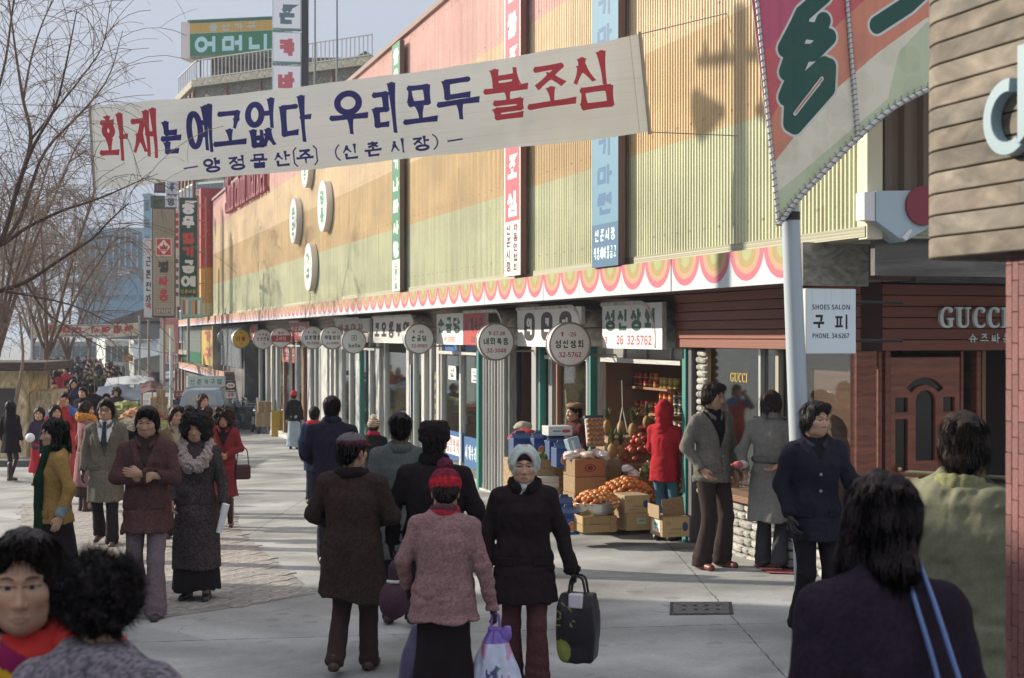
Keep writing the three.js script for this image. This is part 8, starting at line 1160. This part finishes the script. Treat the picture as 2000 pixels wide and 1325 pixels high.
const girl = person('girl in a dark coat and red skirt holding something white', { px: 76, top: 799, foot: 948 }, { yaw: 0.1, fem: true, cell: 0.018, headScale: 1.2, hair: 'long', strands: 300, coat: { hem: 0.75, c: [0.05, 0.04, 0.07] }, skirt: { hem: 0.3, flare: 0.06, c: [0.38, 0.03, 0.04] }, armR: { e: [-0.24, 1.12, 0.0], w: [-0.14, 1.08, 0.2] }, handR: 'grip' });
solo('white_ball', new THREE.SphereGeometry(0.085, 18, 14), M([0.7, 0.72, 0.75], 0.6), 'round white balloon-like ball held by the girl in the red skirt', 'ball', girl.at([-0.12, 1.08, 0.33]).toArray(), 0);
person('dark haired woman in black just behind the mustard jacket', { px: 107, top: 793, foot: 985 }, { yaw: 0.4, fem: true, cell: 0.018, turn: 0.3, hair: 'bob', strands: 300, coat: { hem: 0.5, c: BLK }, skirt: { hem: 0.2, c: BLK } });

const navyBack = person('man in a navy overcoat walking away beside the shop windows', { px: 648, top: 776, foot: 1105 }, { yaw: 3.2, bulk: 1.08, cell: 0.013, stride: 0.1, hair: 'short', strands: 700, coat: { hem: 0.62, c: [0.022, 0.018, 0.033], amp: 0.35, k: 1.03, collar: { c: [0.026, 0.023, 0.05], t: 0.02, r: 0.085 } }, trousers: { c: [0.03, 0.025, 0.03] }, armL: { e: [0.27, 1.12, 0.02], w: [0.16, 0.98, 0.2] }, armR: { e: [-0.27, 1.12, 0.02], w: [-0.16, 0.98, 0.2] } }); void navyBack;
person('boy with a red collar on a dark blue coat, left of the navy man', { px: 614, top: 797, foot: 985 }, { yaw: 3.1, cell: 0.015, headScale: 1.1, hair: 'short', strands: 300, coat: { hem: 0.6, c: [0.03, 0.045, 0.09], collar: { c: [0.42, 0.03, 0.04], t: 0.04, r: 0.12, h: 0.8, y: -0.02 } }, trousers: { c: [0.03, 0.03, 0.05] } });
person('child in a black jacket and striped pompom hat, seen from behind', { px: 730, top: 822, foot: 1010 }, { yaw: 3.0, cell: 0.014, headScale: 1.12, knit: { color: (x, y, z) => { const k = Math.sin(y * 190) > 0 ? [0.50, 0.42, 0.32] : [0.24, 0.13, 0.10]; const n = 1 + 0.5 * noise(x * 90, y * 90, z * 90); return k.map((v) => v * n); }, pom: [0.62, 0.55, 0.45] }, hair: 'short', strands: 0, coat: { name: 'jacket', hem: 0.7, c: BLK, collar: { c: [0.35, 0.02, 0.05], t: 0.025, r: 0.095 } }, trousers: { c: [0.03, 0.03, 0.04] } });
const capMan = person('man in a long dark brown coat and a maroon peaked cap, seen from behind', { px: 688, top: 851, foot: 1315 }, { yaw: 3.02, bulk: 1.06, cell: 0.0115, stride: -0.12, turn: -0.55, glasses: true, hair: 'short', strands: 700, cap_: (x, y, z) => { const k = 1 + 0.4 * (hash3(x, y, z) - 0.5); return (y > 0.08 ? [0.12, 0.10, 0.11] : y > 0.05 ? [0.09, 0.03, 0.04] : [0.05, 0.02, 0.025]).map((v) => v * k); }, coat: { hem: 0.53, flare: 0.055, c: [0.040, 0.024, 0.020], amp: 0.7, k: 1.05, sleeve: 1.1, slope: 1, collar: { name: 'fur_collar', c: [0.016, 0.010, 0.010], t: 0.034, r: 0.095, y: -0.03, fluff: 0.006, amp: 0.4, h: 1.15 } }, trousers: { c: [0.045, 0.026, 0.024], flare: 0.008 }, shoes: { c: [0.05, 0.022, 0.018] }, armR: { e: [-0.29, 1.13, 0.0], w: [-0.12, 1.05, 0.22] }, armL: { e: [0.29, 1.13, 0.02], w: [0.14, 1.0, 0.24] } }); void capMan;
person('man in a grey green parka walking away in the middle of the group', { px: 782, top: 810, foot: 1222 }, { yaw: 3.2, bulk: 1.05, cell: 0.0125, stride: 0.1, hair: 'short', strands: 900, coat: { name: 'parka', hem: 0.55, c: [0.085, 0.093, 0.088], amp: 0.35, k: 1.05, sleeve: 1.1, collar: { c: [0.075, 0.083, 0.08], t: 0.034, r: 0.10, y: -0.03, h: 1.0 } }, trousers: { c: [0.025, 0.022, 0.03] } });
const furHat = person('man in a black coat and black fur hat among the walkers', { px: 848, top: 836, foot: 1300 }, { yaw: 3.1, bulk: 1.12, cell: 0.012, hair: 'short', strands: 500, furhat: [0.016, 0.011, 0.011], coat: { hem: 0.5, c: [0.017, 0.012, 0.013], amp: 0.4, k: 1.06, sleeve: 1.12, collar: { c: [0.012, 0.009, 0.009], t: 0.03, r: 0.092 } }, trousers: { c: BLK }, armL: { e: [0.30, 1.12, -0.02], w: [0.31, 0.86, 0.02] }, armR: { e: [-0.3, 1.12, 0.0], w: [-0.32, 0.88, 0.08] }, glove: BLK, handL: 'grip', handR: 'grip' });
{ // dark bundle bag in front of the coats
  const p = at(770, 1172, 9.0), f = (x, y, z) => ell([0, 0, 0], [0.105, 0.125, 0.1])(x, y, z) + 0.012 * noise(x * 22, y * 9, z * 22), g = thing('bundle_bag', 'gathered dark purple bundle bag held low between two walkers', 'bag', p);
  part('bag', blob(f, [-0.17, -0.18, -0.16], [0.17, 0.18, 0.16], 0.008, cloth([0.07, 0.035, 0.05], 0.3)), fabricM, g); part('neck', blob((x, y, z) => cap([0, 0.1, 0], [0.02, 0.2, 0], 0.04, 0.055)(x, y, z) + 0.01 * noise(x * 60, y * 10, z * 60), [-0.1, 0.05, -0.1], [0.12, 0.28, 0.1], 0.008, cloth([0.06, 0.03, 0.045], 0.3)), fabricM, g); part('tie', new THREE.TorusGeometry(0.045, 0.012, 8, 18).rotateX(1.5).translate(0.005, 0.115, 0), M([0.5, 0.47, 0.42], 0.7), g);
}
const tweed = person('woman in a pinkish tweed jacket and red knitted hat walking away', { px: 866, top: 930, foot: 1425 }, { yaw: 3.1, fem: true, bulk: 1.16, cell: 0.010, lean: 0.12, headFwd: 0.05, pitch: 0.35, turn: 0.1, hair: 'short', strands: 200, knit: { color: (x, y, z) => { const k = 1 + 0.5 * noise(x * 60, y * 60, z * 60); return (y > 0.07 ? [0.16, 0.02, 0.035] : [0.42, 0.025, 0.035]).map((v) => v * k); }, pom: [0.10, 0.02, 0.04] }, coat: { name: 'jacket', hem: 0.74, flare: 0.045, c: [0.235, 0.135, 0.135], amp: 0.65, k: 1.03, wrinkle: 1.2, collar: { c: [0.10, 0.04, 0.05], t: 0.018, r: 0.088 } }, scarf: { c: [0.36, 0.025, 0.035], len: 0.3 }, skirt: { hem: 0.05, flare: 0.05, c: [0.016, 0.011, 0.012] }, glove: [0.03, 0.015, 0.018], armL: { e: [0.27, 1.13, 0.0], w: [0.26, 0.93, 0.12] }, armR: { e: [-0.26, 1.10, -0.02], w: [-0.33, 0.80, 0.03] }, handR: 'grip', handL: 'grip' });
{ // white plastic carrier bag with purple top
  const h = tweed.at(tweed.A.R.hand), g = thing('carrier_bag', 'full white plastic carrier bag with a purple top and printed flowers', 'bag', [h.x + 0.0, h.y - 0.03, h.z + 0.02], 0.1);
  const f = (x, y, z) => { const t = clamp((-y - 0.03) / 0.30, 0, 1), a = 0.035 + 0.12 * Math.pow(t, 0.7), b = 0.03 + 0.075 * Math.pow(t, 0.7); return smax(smax((Math.hypot(x / a, z / b) - 1) * Math.min(a, b), -0.36 - y + 0.2 * x * x, 0.05), y + 0.01, 0.01) + 0.008 * noise(x * 30, y * 12, z * 30) + 0.005 * Math.sin(Math.atan2(x, z) * 9) * (1 - t); };
  const col = (x, y, z) => { const n = 1 + 0.1 * noise(x * 40, y * 40, z * 40); if (y > -0.09) return [0.18 * n, 0.10 * n, 0.42 * n]; const q = Math.hypot((x + 0.01) / 0.055, (y + 0.25) / 0.045); if (z > 0 && q < 1 && noise(x * 70, y * 50, 2) > -0.05) return x < 0.0 ? [0.05, 0.06, 0.16] : [0.06, 0.16, 0.10]; if (z > 0 && noise(x * 30, y * 30, 7) > 0.42) return [0.5, 0.25, 0.4]; return [0.50 * n, 0.53 * n, 0.68 * n]; };
  part('bag', blob(f, [-0.2, -0.42, -0.14], [0.2, 0.03, 0.14], 0.006, col), new THREE.MeshPhysicalMaterial({ vertexColors: true, roughness: 0.35, clearcoat: 0.3 }), g); part('handle', looped([-0.025, -0.015, 0], [0.025, -0.015, 0], 0.08, 0.008), M([0.18, 0.1, 0.4], 0.4), g); part('loose_end', blob((x, y, z) => ell([0.06, -0.04, 0.02], [0.035, 0.05, 0.02])(x, y, z) + 0.008 * noise(x * 50, y * 30, z * 50), [0, -0.12, -0.03], [0.13, 0.04, 0.07], 0.006, () => [0.2, 0.12, 0.45]), new THREE.MeshPhysicalMaterial({ vertexColors: true, roughness: 0.35 }), g);
}
{ // purple blue wrap hanging at the left of the tweed woman
  const p = at(806, 1310, 8.1); solo('cloth_wrap', blob((x, y, z) => ell([0.02 * Math.sin(y * 9), 0, 0], [0.085 - 0.1 * y, 0.26, 0.075])(x, y, z) + 0.03 * noise(x * 20, y * 4, z * 20), [-0.18, -0.34, -0.18], [0.18, 0.34, 0.18], 0.009, cloth([0.07, 0.055, 0.12], 0.3)), leatherM, 'shiny purple blue cloth bundle hanging beside the black skirt', 'cloth', p, 0.2);
}
const scarfW = person('woman facing us in a black coat and pale printed headscarf', { px: 1024, top: 878, foot: 1345 }, { yaw: -0.04, fem: true, bulk: 1.12, cell: 0.011, headCell: 0.0032, stride: 0.05, turn: 0.04, headScale: 1.08, hair: 'short', fringe: 0.06, strands: 300, kerchief: [[0.44, 0.48, 0.44], [0.42, 0.30, 0.28], [0.33, 0.40, 0.40]], coat: { hem: 0.63, flare: 0.045, c: [0.019, 0.012, 0.0125], amp: 0.5, k: 1.04, sleeve: 1.08, collar: { name: 'fur_collar', c: [0.012, 0.008, 0.008], t: 0.03, r: 0.088, fluff: 0.008 } }, trousers: { c: [0.10, 0.042, 0.045], flare: 0.03, amp: 0.35 }, glove: [0.015, 0.01, 0.01], armL: { e: [0.26, 1.12, -0.02], w: [0.34, 0.86, 0.06] }, armR: { e: [-0.26, 1.12, -0.02], w: [-0.27, 0.88, 0.06] }, handL: 'grip', handR: 'grip' });
{
  const w = scarfW.A.L.w, m = part('fur_cuff', blob((x, y, z) => ell(w, [0.062, 0.045, 0.062])(x, y, z) + 0.012 * noise(x * 50, y * 50, z * 50), add(w, [-0.1, -0.08, -0.1]), add(w, [0.1, 0.08, 0.1]), 0.008, cloth([0.012, 0.008, 0.008], 0.4)), fabricM, scarfW.g); void m;
  const h = scarfW.at(scarfW.A.L.hand), g = thing('shopping_bag', 'black shopping bag with yellow green print in the hand of the headscarf woman', 'bag', [h.x + 0.02, h.y - 0.08, h.z], -0.35);
  const f = (x, y, z) => { const t = clamp(-y / 0.42, 0, 1), a = 0.105 + 0.02 * Math.sin(t * 3), b = 0.04 + 0.035 * Math.sin(Math.min(1, t * 1.3) * 2.4); return smax(smax(Math.max(Math.abs(x) - a, Math.abs(z) - b), -0.43 - y + 0.06 * x, 0.04), y, 0.01) + 0.007 * noise(x * 20, y * 12, z * 20); };
  const col = (x, y, z) => { const n = 1 + 0.2 * noise(x * 50, y * 50, z * 50); const a = Math.hypot((x + 0.09) / 0.06, (y + 0.36) / 0.075); if (x < 0.0 && a < 1 && a > 0.0 && x > -0.2 && y < -0.27) return [0.22 * n, 0.25 * n, 0.05]; if (x < 0 && y < -0.06 && y > -0.2 && Math.abs(noise(x * 18, y * 22, 4)) < 0.055) return [0.28, 0.30, 0.08]; return [0.016 * n, 0.011 * n, 0.014 * n]; };
  part('bag', blob(f, [-0.18, -0.5, -0.14], [0.18, 0.03, 0.14], 0.0075, col), leatherM, g); for (const z of [-0.03, 0.03]) part('handle', looped([-0.055, -0.005, z], [0.055, -0.005, z], 0.1, 0.008), M([0.015, 0.01, 0.01], 0.5), g); part('parcel', rbox(0.09, 0.09, 0.05, 0.012, 0.0, -0.045, 0.045), M([0.6, 0.56, 0.62], 0.6), g);
}
person('child in a hooded red jacket and jeans at the fruit, seen from behind', { px: 1299, top: 789, foot: 1056 }, { yaw: 2.55, cell: 0.0125, headScale: 1.02, hair: 'short', strands: 0, hood: [0.36, 0.022, 0.03], coat: { name: 'jacket', hem: 0.74, flare: 0.01, c: [0.36, 0.022, 0.03], amp: 0.25 }, trousers: { c: [0.09, 0.19, 0.26], flare: 0.004 }, armR: { e: [-0.23, 1.14, 0.05], w: [-0.16, 1.02, 0.24] }, armL: { e: [0.23, 1.14, 0.06], w: [0.12, 1.02, 0.26] } });
person('man in a grey jacket and black turtleneck standing by the shoe shop', { px: 1392, top: 750, foot: 1110 }, { yaw: 0.55, turn: 0.35, pitch: 0.1, cell: 0.0115, headCell: 0.0036, spread: 0.12, hair: 'man', hairC: [0.02, 0.012, 0.01], fringe: 0.04, strands: 1100, coat: { name: 'jacket', hem: 0.80, flare: 0.0, c: [0.165, 0.155, 0.135], amp: 0.45, v: 1.12, vw: 0.36, open: true, wrinkle: 1.2, collar: { c: [0.16, 0.15, 0.13], t: 0.018, r: 0.086 } }, shirt: { c: [0.014, 0.011, 0.011] }, trousers: { c: [0.048, 0.033, 0.030], flare: 0.03 }, shoes: { c: [0.14, 0.035, 0.025] }, armR: { e: [-0.27, 1.12, -0.06], w: [-0.19, 0.93, 0.08] }, armL: { e: [0.25, 1.12, -0.02], w: [0.22, 0.88, 0.06] }, buttons: [[[0.01, 1.04], [0.3, 0.27, 0.22]], [[0.01, 0.93], [0.3, 0.27, 0.22]]] });
const trench = person('man in a belted grey trench coat looking into the shoe shop window', { px: 1507, top: 767, foot: 1112 }, { yaw: 2.75, turn: -0.3, cell: 0.0115, stride: 0.08, hair: 'man', hairC: [0.045, 0.028, 0.022], strands: 1200, coat: { name: 'trench_coat', hem: 0.47, flare: 0.045, c: [0.20, 0.195, 0.18], amp: 0.22, wrinkle: 1.4, collar: { c: [0.19, 0.185, 0.17], t: 0.022, r: 0.088 } }, trousers: { c: [0.055, 0.055, 0.062], flare: 0.02 }, shoes: { c: [0.03, 0.025, 0.025] }, armR: { e: [-0.27, 1.12, -0.07], w: [-0.12, 1.02, -0.17] }, armL: { e: [0.28, 1.13, -0.08], w: [0.22, 0.95, -0.17], thumb: [0, 1, -0.2] } });
{ const g = trench.g; const b = new THREE.TorusGeometry(0.178, 0.016, 8, 36).scale(1, 0.76, 2.0).rotateX(Math.PI / 2).translate(0, 1.06, 0); part('belt', b, rough([0.17, 0.165, 0.15], 0.8, 2), g); for (const s of [-1, 1]) part('epaulette', rbox(0.09, 0.012, 0.035, 0.004, s * 0.13, 1.462, -0.01), rough([0.19, 0.185, 0.17], 0.8, 2), g); const p = trench.at([0.24, 1.02, -0.27]); solo('folded_cloth', blob((x, y, z) => ell([0, 0, 0], [0.09, 0.035, 0.06])(x, y, z) + 0.012 * noise(x * 30, y * 30, z * 30), [-0.14, -0.08, -0.1], [0.14, 0.08, 0.1], 0.008, (x) => (x < 0 ? [0.42, 0.12, 0.12] : [0.6, 0.58, 0.55])), fabricM, 'pink and white folded cloth held behind the man in the trench coat', 'cloth', p.toArray(), 0.4); }
const navyF = person('man in a navy jacket and black turtleneck glancing aside by the pole', { px: 1592, top: 789, foot: 1247 }, { yaw: 0.12, turn: 0.42, cell: 0.0112, headCell: 0.0034, stride: 0.07, hair: 'man', fringe: 0.05, strands: 1200, coat: { name: 'jacket', hem: 0.72, c: [0.017, 0.015, 0.024], amp: 0.4, v: 1.3, vw: 0.5, collar: { c: [0.026, 0.025, 0.046], t: 0.02, r: 0.09, h: 1.0 } }, shirt: { c: [0.012, 0.01, 0.01] }, trousers: { c: [0.017, 0.013, 0.015], flare: 0.02 }, armL: { e: [0.25, 1.13, 0.06], w: [0.30, 1.16, 0.27], thumb: [0, 1, 0] }, glove: [0.03, 0.02, 0.018], handL: 'grip', armR: { e: [-0.25, 1.12, -0.02], w: [-0.22, 0.9, 0.1] }, buttons: [[[0, 1.2], [0.3, 0.25, 0.2]], [[0, 1.08], [0.3, 0.25, 0.2]]] });
solo('cigarette_box', rbox(0.09, 0.02, 0.06, 0.005), M([0.5, 0.48, 0.45], 0.4), 'small pale packet in the raised glove of the man in navy', 'packet', navyF.at(add(navyF.A.L.hand, [0.03, 0.03, 0.04])).toArray(), 0.2);
person('shopkeeper in a dark red coat and beret standing inside the clothes shop', { p: at(1122, 1010, 17.9).map((v, i) => (i === 1 ? gy(0.8, -17.9) : v)), h: 1.5 }, { yaw: -1.0, fem: true, cell: 0.015, beret: [0.25, 0.17, 0.11], hair: 'short', strands: 200, coat: { hem: 0.5, c: [0.09, 0.03, 0.03] }, skirt: { hem: 0.2, c: BLK } });
person('child in a navy anorak before the far shop fronts', { px: 533, top: 771, foot: 847 }, { yaw: 2.4, cell: 0.022, headScale: 1.05, hair: 'man', coat: { hem: 0.72, c: [0.05, 0.06, 0.10] }, trousers: { c: [0.14, 0.10, 0.08] } });
person('woman with a red hat, black coat and pale blue skirt walking away', { px: 574, top: 766, foot: 878 }, { yaw: 3.1, fem: true, cell: 0.020, knit: { c: [0.42, 0.05, 0.05] }, hair: 'short', strands: 0, coat: { hem: 0.82, flare: 0.02, c: BLK, sleeve: 1.1 }, skirt: { hem: 0.08, flare: 0.03, c: [0.30, 0.37, 0.42] } });

// nearest figures at the bottom edge
const G1 = (px, d) => { const x = ((px - 1000) / F) * d; return [x, gy(x, -d), -d]; };
const bagW = person('woman with long straight black hair in a dark coat nearest the camera', { p: G1(1722, 3.55), h: 1.70 }, { yaw: 3.35, fem: true, bulk: 1.0, cell: 0.0085, turn: 0.1, headScale: 0.94, hair: 'bob', hairC: [0.016, 0.010, 0.011], strands: 8000, hairO: { len: 0.06, sw: 0.0006, lift: 0.02 }, coat: { hem: 0.4, c: [0.020, 0.013, 0.021], amp: 0.5, k: 1.08, sleeve: 1.12 }, skirt: { hem: 0.2, c: BLK } });
{ const sR = bagW.at([-0.10, 1.475, 0.0]), g = thing('shoulder_bag', 'dark bag on shiny blue straps over the shoulder of the nearest woman', 'bag', [sR.x + 0.1, sR.y - 0.75, sR.z + 0.17]); const o = g.position, m = M([0.10, 0.16, 0.34], 0.35); const top2 = [sR.x - o.x - 0.02, sR.y - o.y + 0.012, sR.z - o.z + 0.0]; for (const [dx, dz] of [[-0.05, 0.01], [0.035, 0.02]]) { const pts = [[top2[0] + dx * 0.2, top2[1] - 0.08, top2[2] - 0.1], [top2[0] + dx * 0.3, top2[1] + 0.005, top2[2] - 0.0], [top2[0] + dx * 0.5, top2[1] - 0.05, top2[2] + 0.095], [lerp(top2[0], dx * 1.3, 0.5), 0.45, 0.0 + dz], [dx * 1.6, 0.2, dz]]; const q = tube(pts, 0.0065, 40, 8); part('strap', q, m, g); } part('body', rbox(0.3, 0.28, 0.1, 0.04, 0, 0.07, 0, 4), M([0.04, 0.07, 0.14], 0.5), g); }
const army = person('man in a green army jacket with shoulder tabs at the right edge', { p: G1(1882, 5.75), h: 1.745 }, { yaw: 2.5, bulk: 1.3, cell: 0.009, turn: 0.3, hair: 'man', hairC: [0.028, 0.018, 0.014], strands: 4000, hairO: { len: 0.06, sw: 0.0008, lift: 0.05 }, coat: { name: 'jacket', hem: 0.70, flare: 0.02, c: [0.18, 0.18, 0.118], amp: 0.22, k: 1.1, sleeve: 1.2, wrinkle: 1.7, collar: { c: [0.21, 0.21, 0.11], t: 0.026, r: 0.098, y: -0.02, h: 1.2 } }, trousers: { c: [0.03, 0.028, 0.03] } });
for (const s of [-1, 1]) part('shoulder_tab', rbox(0.12, 0.012, 0.045, 0.005, s * 0.16, 1.468, -0.02).applyMatrix4(new THREE.Matrix4().makeRotationZ(0)), rough([0.19, 0.19, 0.10], 0.8, 2), army.g);
const face = person('man with a thin face and dark fringe in a padded red jacket, bottom left', { p: G1(45, 3.5), h: 1.615 }, { yaw: 0.2, cell: 0.0085, headCell: 0.0024, headScale: 1.06, hw: 0.9, turn: 0.05, hair: 'man', hairC: [0.02, 0.013, 0.011], fringe: 0.06, strands: 5000, hairO: { len: 0.07, sw: 0.0008, lift: 0.4 }, coat: { name: 'padded_jacket', hem: 0.7, k: 1.12, sleeve: 1.35, quilt: 60, c: [0.44, 0.03, 0.03], color: (x, y, z) => { const s = (y - 1.33) + x * 0.55, n = 1 + 0.15 * noise(x * 9, y * 9, z * 9); if (Math.abs(s - 0.02) < 0.012) return [0.55, 0.33, 0.02]; if (x < -0.05) return [0.17 * n, 0.16 * n, 0.17 * n]; if (s > 0.032 && s < 0.09) return [0.22, 0.015, 0.07]; return [0.46 * n, 0.035 * n, 0.03 * n]; }, collar: { c: [0.46, 0.035, 0.03], t: 0.055, r: 0.115, h: 0.75, gap: 1.0, y: -0.015 } }, shirt: { c: [0.02, 0.016, 0.016] }, trousers: { c: BLK } }); void face;
const permW = person('person with a big ball of dark frizzy hair, seen from behind at the bottom', { p: G1(193, 3.3), h: 1.60 }, { yaw: 3.1, fem: true, bulk: 0.95, cell: 0.009, headScale: 0.69, hair: 'perm', hairC: [0.014, 0.009, 0.009], strands: 9000, hairO: { len: 0.055, sw: 0.0008 }, coat: { hem: 0.4, c: [0.16, 0.14, 0.16], amp: 1.2, k: 1.05 }, skirt: { hem: 0.2, c: BLK } }); void permW;

// walkers farther up the street
const coats = [['black', BLK], ['dark brown', [0.05, 0.03, 0.025]], ['grey', [0.13, 0.125, 0.12]], ['navy', [0.03, 0.035, 0.07]], ['beige', [0.35, 0.27, 0.18]], ['red', [0.36, 0.04, 0.045]], ['olive', [0.11, 0.10, 0.06]], ['maroon', [0.15, 0.03, 0.035]], ['pale blue', [0.25, 0.32, 0.40]], ['camel', [0.33, 0.2, 0.1]]];
const walkers = [[108, 724, 806, 5, 1, 'left of the red pair behind the kiosk'], [128, 718, 800, 5, 0, 'right of the red pair behind the kiosk'], [100, 737, 822, 4, 1, 'carrying a pale bag by the kiosk wall'], [76, 733, 788, 2, 0, 'beside the dark end of the kiosk'], [227, 759, 868, 1, 1, 'with a white hat before the grey sheet'], [162, 757, 905, 0, 0, 'left of the two men in the gap'], [181, 750, 890, 0, 0, 'right of the two men in the gap'], [207, 770, 900, 6, 0, 'behind the man with glasses'], [143, 742, 862, 3, 1, 'above the red jacket'], [236, 735, 800, 1, 0, 'by the grey sheet'], [188, 728, 806, 6, 1, 'under the evergreens'], [205, 724, 790, 0, 0, 'beside the darker evergreen'], [150, 716, 782, 7, 1, 'left of the evergreens'], [170, 712, 775, 2, 0, 'beyond the evergreens'], [120, 707, 765, 9, 1, 'beyond the red pair'], [137, 703, 760, 3, 0, 'far up the street before the crowd'], [92, 705, 762, 0, 1, 'beyond the kiosk roof'], [253, 734, 770, 0, 0, 'before the colonnade'], [246, 738, 772, 5, 1, 'crouched red figure by the colonnade'], [195, 702, 752, 4, 1, 'small, near the far stalls'], [210, 700, 748, 8, 0, 'small, right of the far stalls'], [268, 800, 905, 1, 1, 'leaning over the produce'], [303, 796, 870, 6, 1, 'minding the produce stall'], [322, 788, 846, 4, 1, 'beside the carton stack'], [346, 770, 838, 3, 0, 'left of the parked car']];
walkers.forEach(([px, top, ft, c, fem, where], i) => { const s = (ft - top) / 1.62; const d = F / s, x = ((px - 1000) / F) * d; person(`${fem ? 'woman' : 'man'} in ${/^[aeiou]/.test(coats[c][0]) ? 'an' : 'a'} ${coats[c][0]} coat, ${where}`, { p: [x, EYE - ((ft - HY) * d) / F, -d], h: 1.62 }, { yaw: i % 3 ? rr(-0.5, 0.5) : 3.1 + rr(-0.4, 0.4), fem: !!fem, cell: 0.026, stride: rr(-0.14, 0.14), hair: fem ? pick(['long', 'bob', 'perm']) : 'man', strands: 0, coat: { hem: fem ? rr(0.35, 0.7) : rr(0.5, 0.8), c: coats[c][1], flare: fem ? 0.03 : 0.01 }, ...(fem ? { skirt: { hem: 0.3, c: pick(coats)[1] } } : { trousers: { c: pick([BLK, [0.05, 0.05, 0.06], [0.08, 0.06, 0.05]]) } }) }); });
{ // beyond them the crowd reads as one mass
  const proto = []; for (let i = 0; i < 6; i++) {
    const q = person('', { p: [0, 0, 0], h: 1.7 }, { fem: i % 2 === 0, cell: 0.04, headCell: 0.02, stride: 0.1 * (i - 2.5) / 2.5, hair: ['long', 'man', 'bob', 'short', 'perm', 'man'][i], strands: 0, coat: { hem: 0.5, c: [0.5, 0.5, 0.5] }, trousers: { c: [0.03, 0.03, 0.035] } }), list = [];
    q.g.children.forEach((m) => { let a = m.geometry.index ? m.geometry.toNonIndexed() : m.geometry.clone(); for (const k of Object.keys(a.attributes)) if (!['position', 'normal', 'color'].includes(k)) a.deleteAttribute(k); a.userData.coat = m.name === 'coat'; list.push(a); }); proto.push(list); scene.remove(q.g); used.person--;
  }
  const all = [];
  for (let i = 0; i < 230; i++) {
    const d = 52 + Math.pow(rnd(), 1.2) * 85, px = rr(70, 236) + (d > 90 ? rr(-10, 10) : 0), x = ((px - 1000) / F) * d, c = pick(coats.concat(coats.slice(0, 4)))[1], sc = rr(0.88, 1.02), mtx = new THREE.Matrix4().compose(V(x, gy(x, -d), -d), new THREE.Quaternion().setFromAxisAngle(V(0, 1, 0), rnd() < 0.6 ? rr(-0.6, 0.6) : 3.1 + rr(-0.6, 0.6)), V(sc, sc, sc));
    for (const a of pick(proto)) { const b = a.clone().applyMatrix4(mtx); if (a.userData.coat) { const C = b.attributes.color.array; for (let k = 0; k < C.length; k++) C[k] = C[k] * 2 * c[k % 3]; } all.push(b); }
  }
  tag(part('distant_crowd', mergeGeometries(all), fabricM, scene), 'distant crowd of shoppers filling the far street under the bare trees', 'crowd', null, 'stuff');
}
renderer.render(scene, camera);
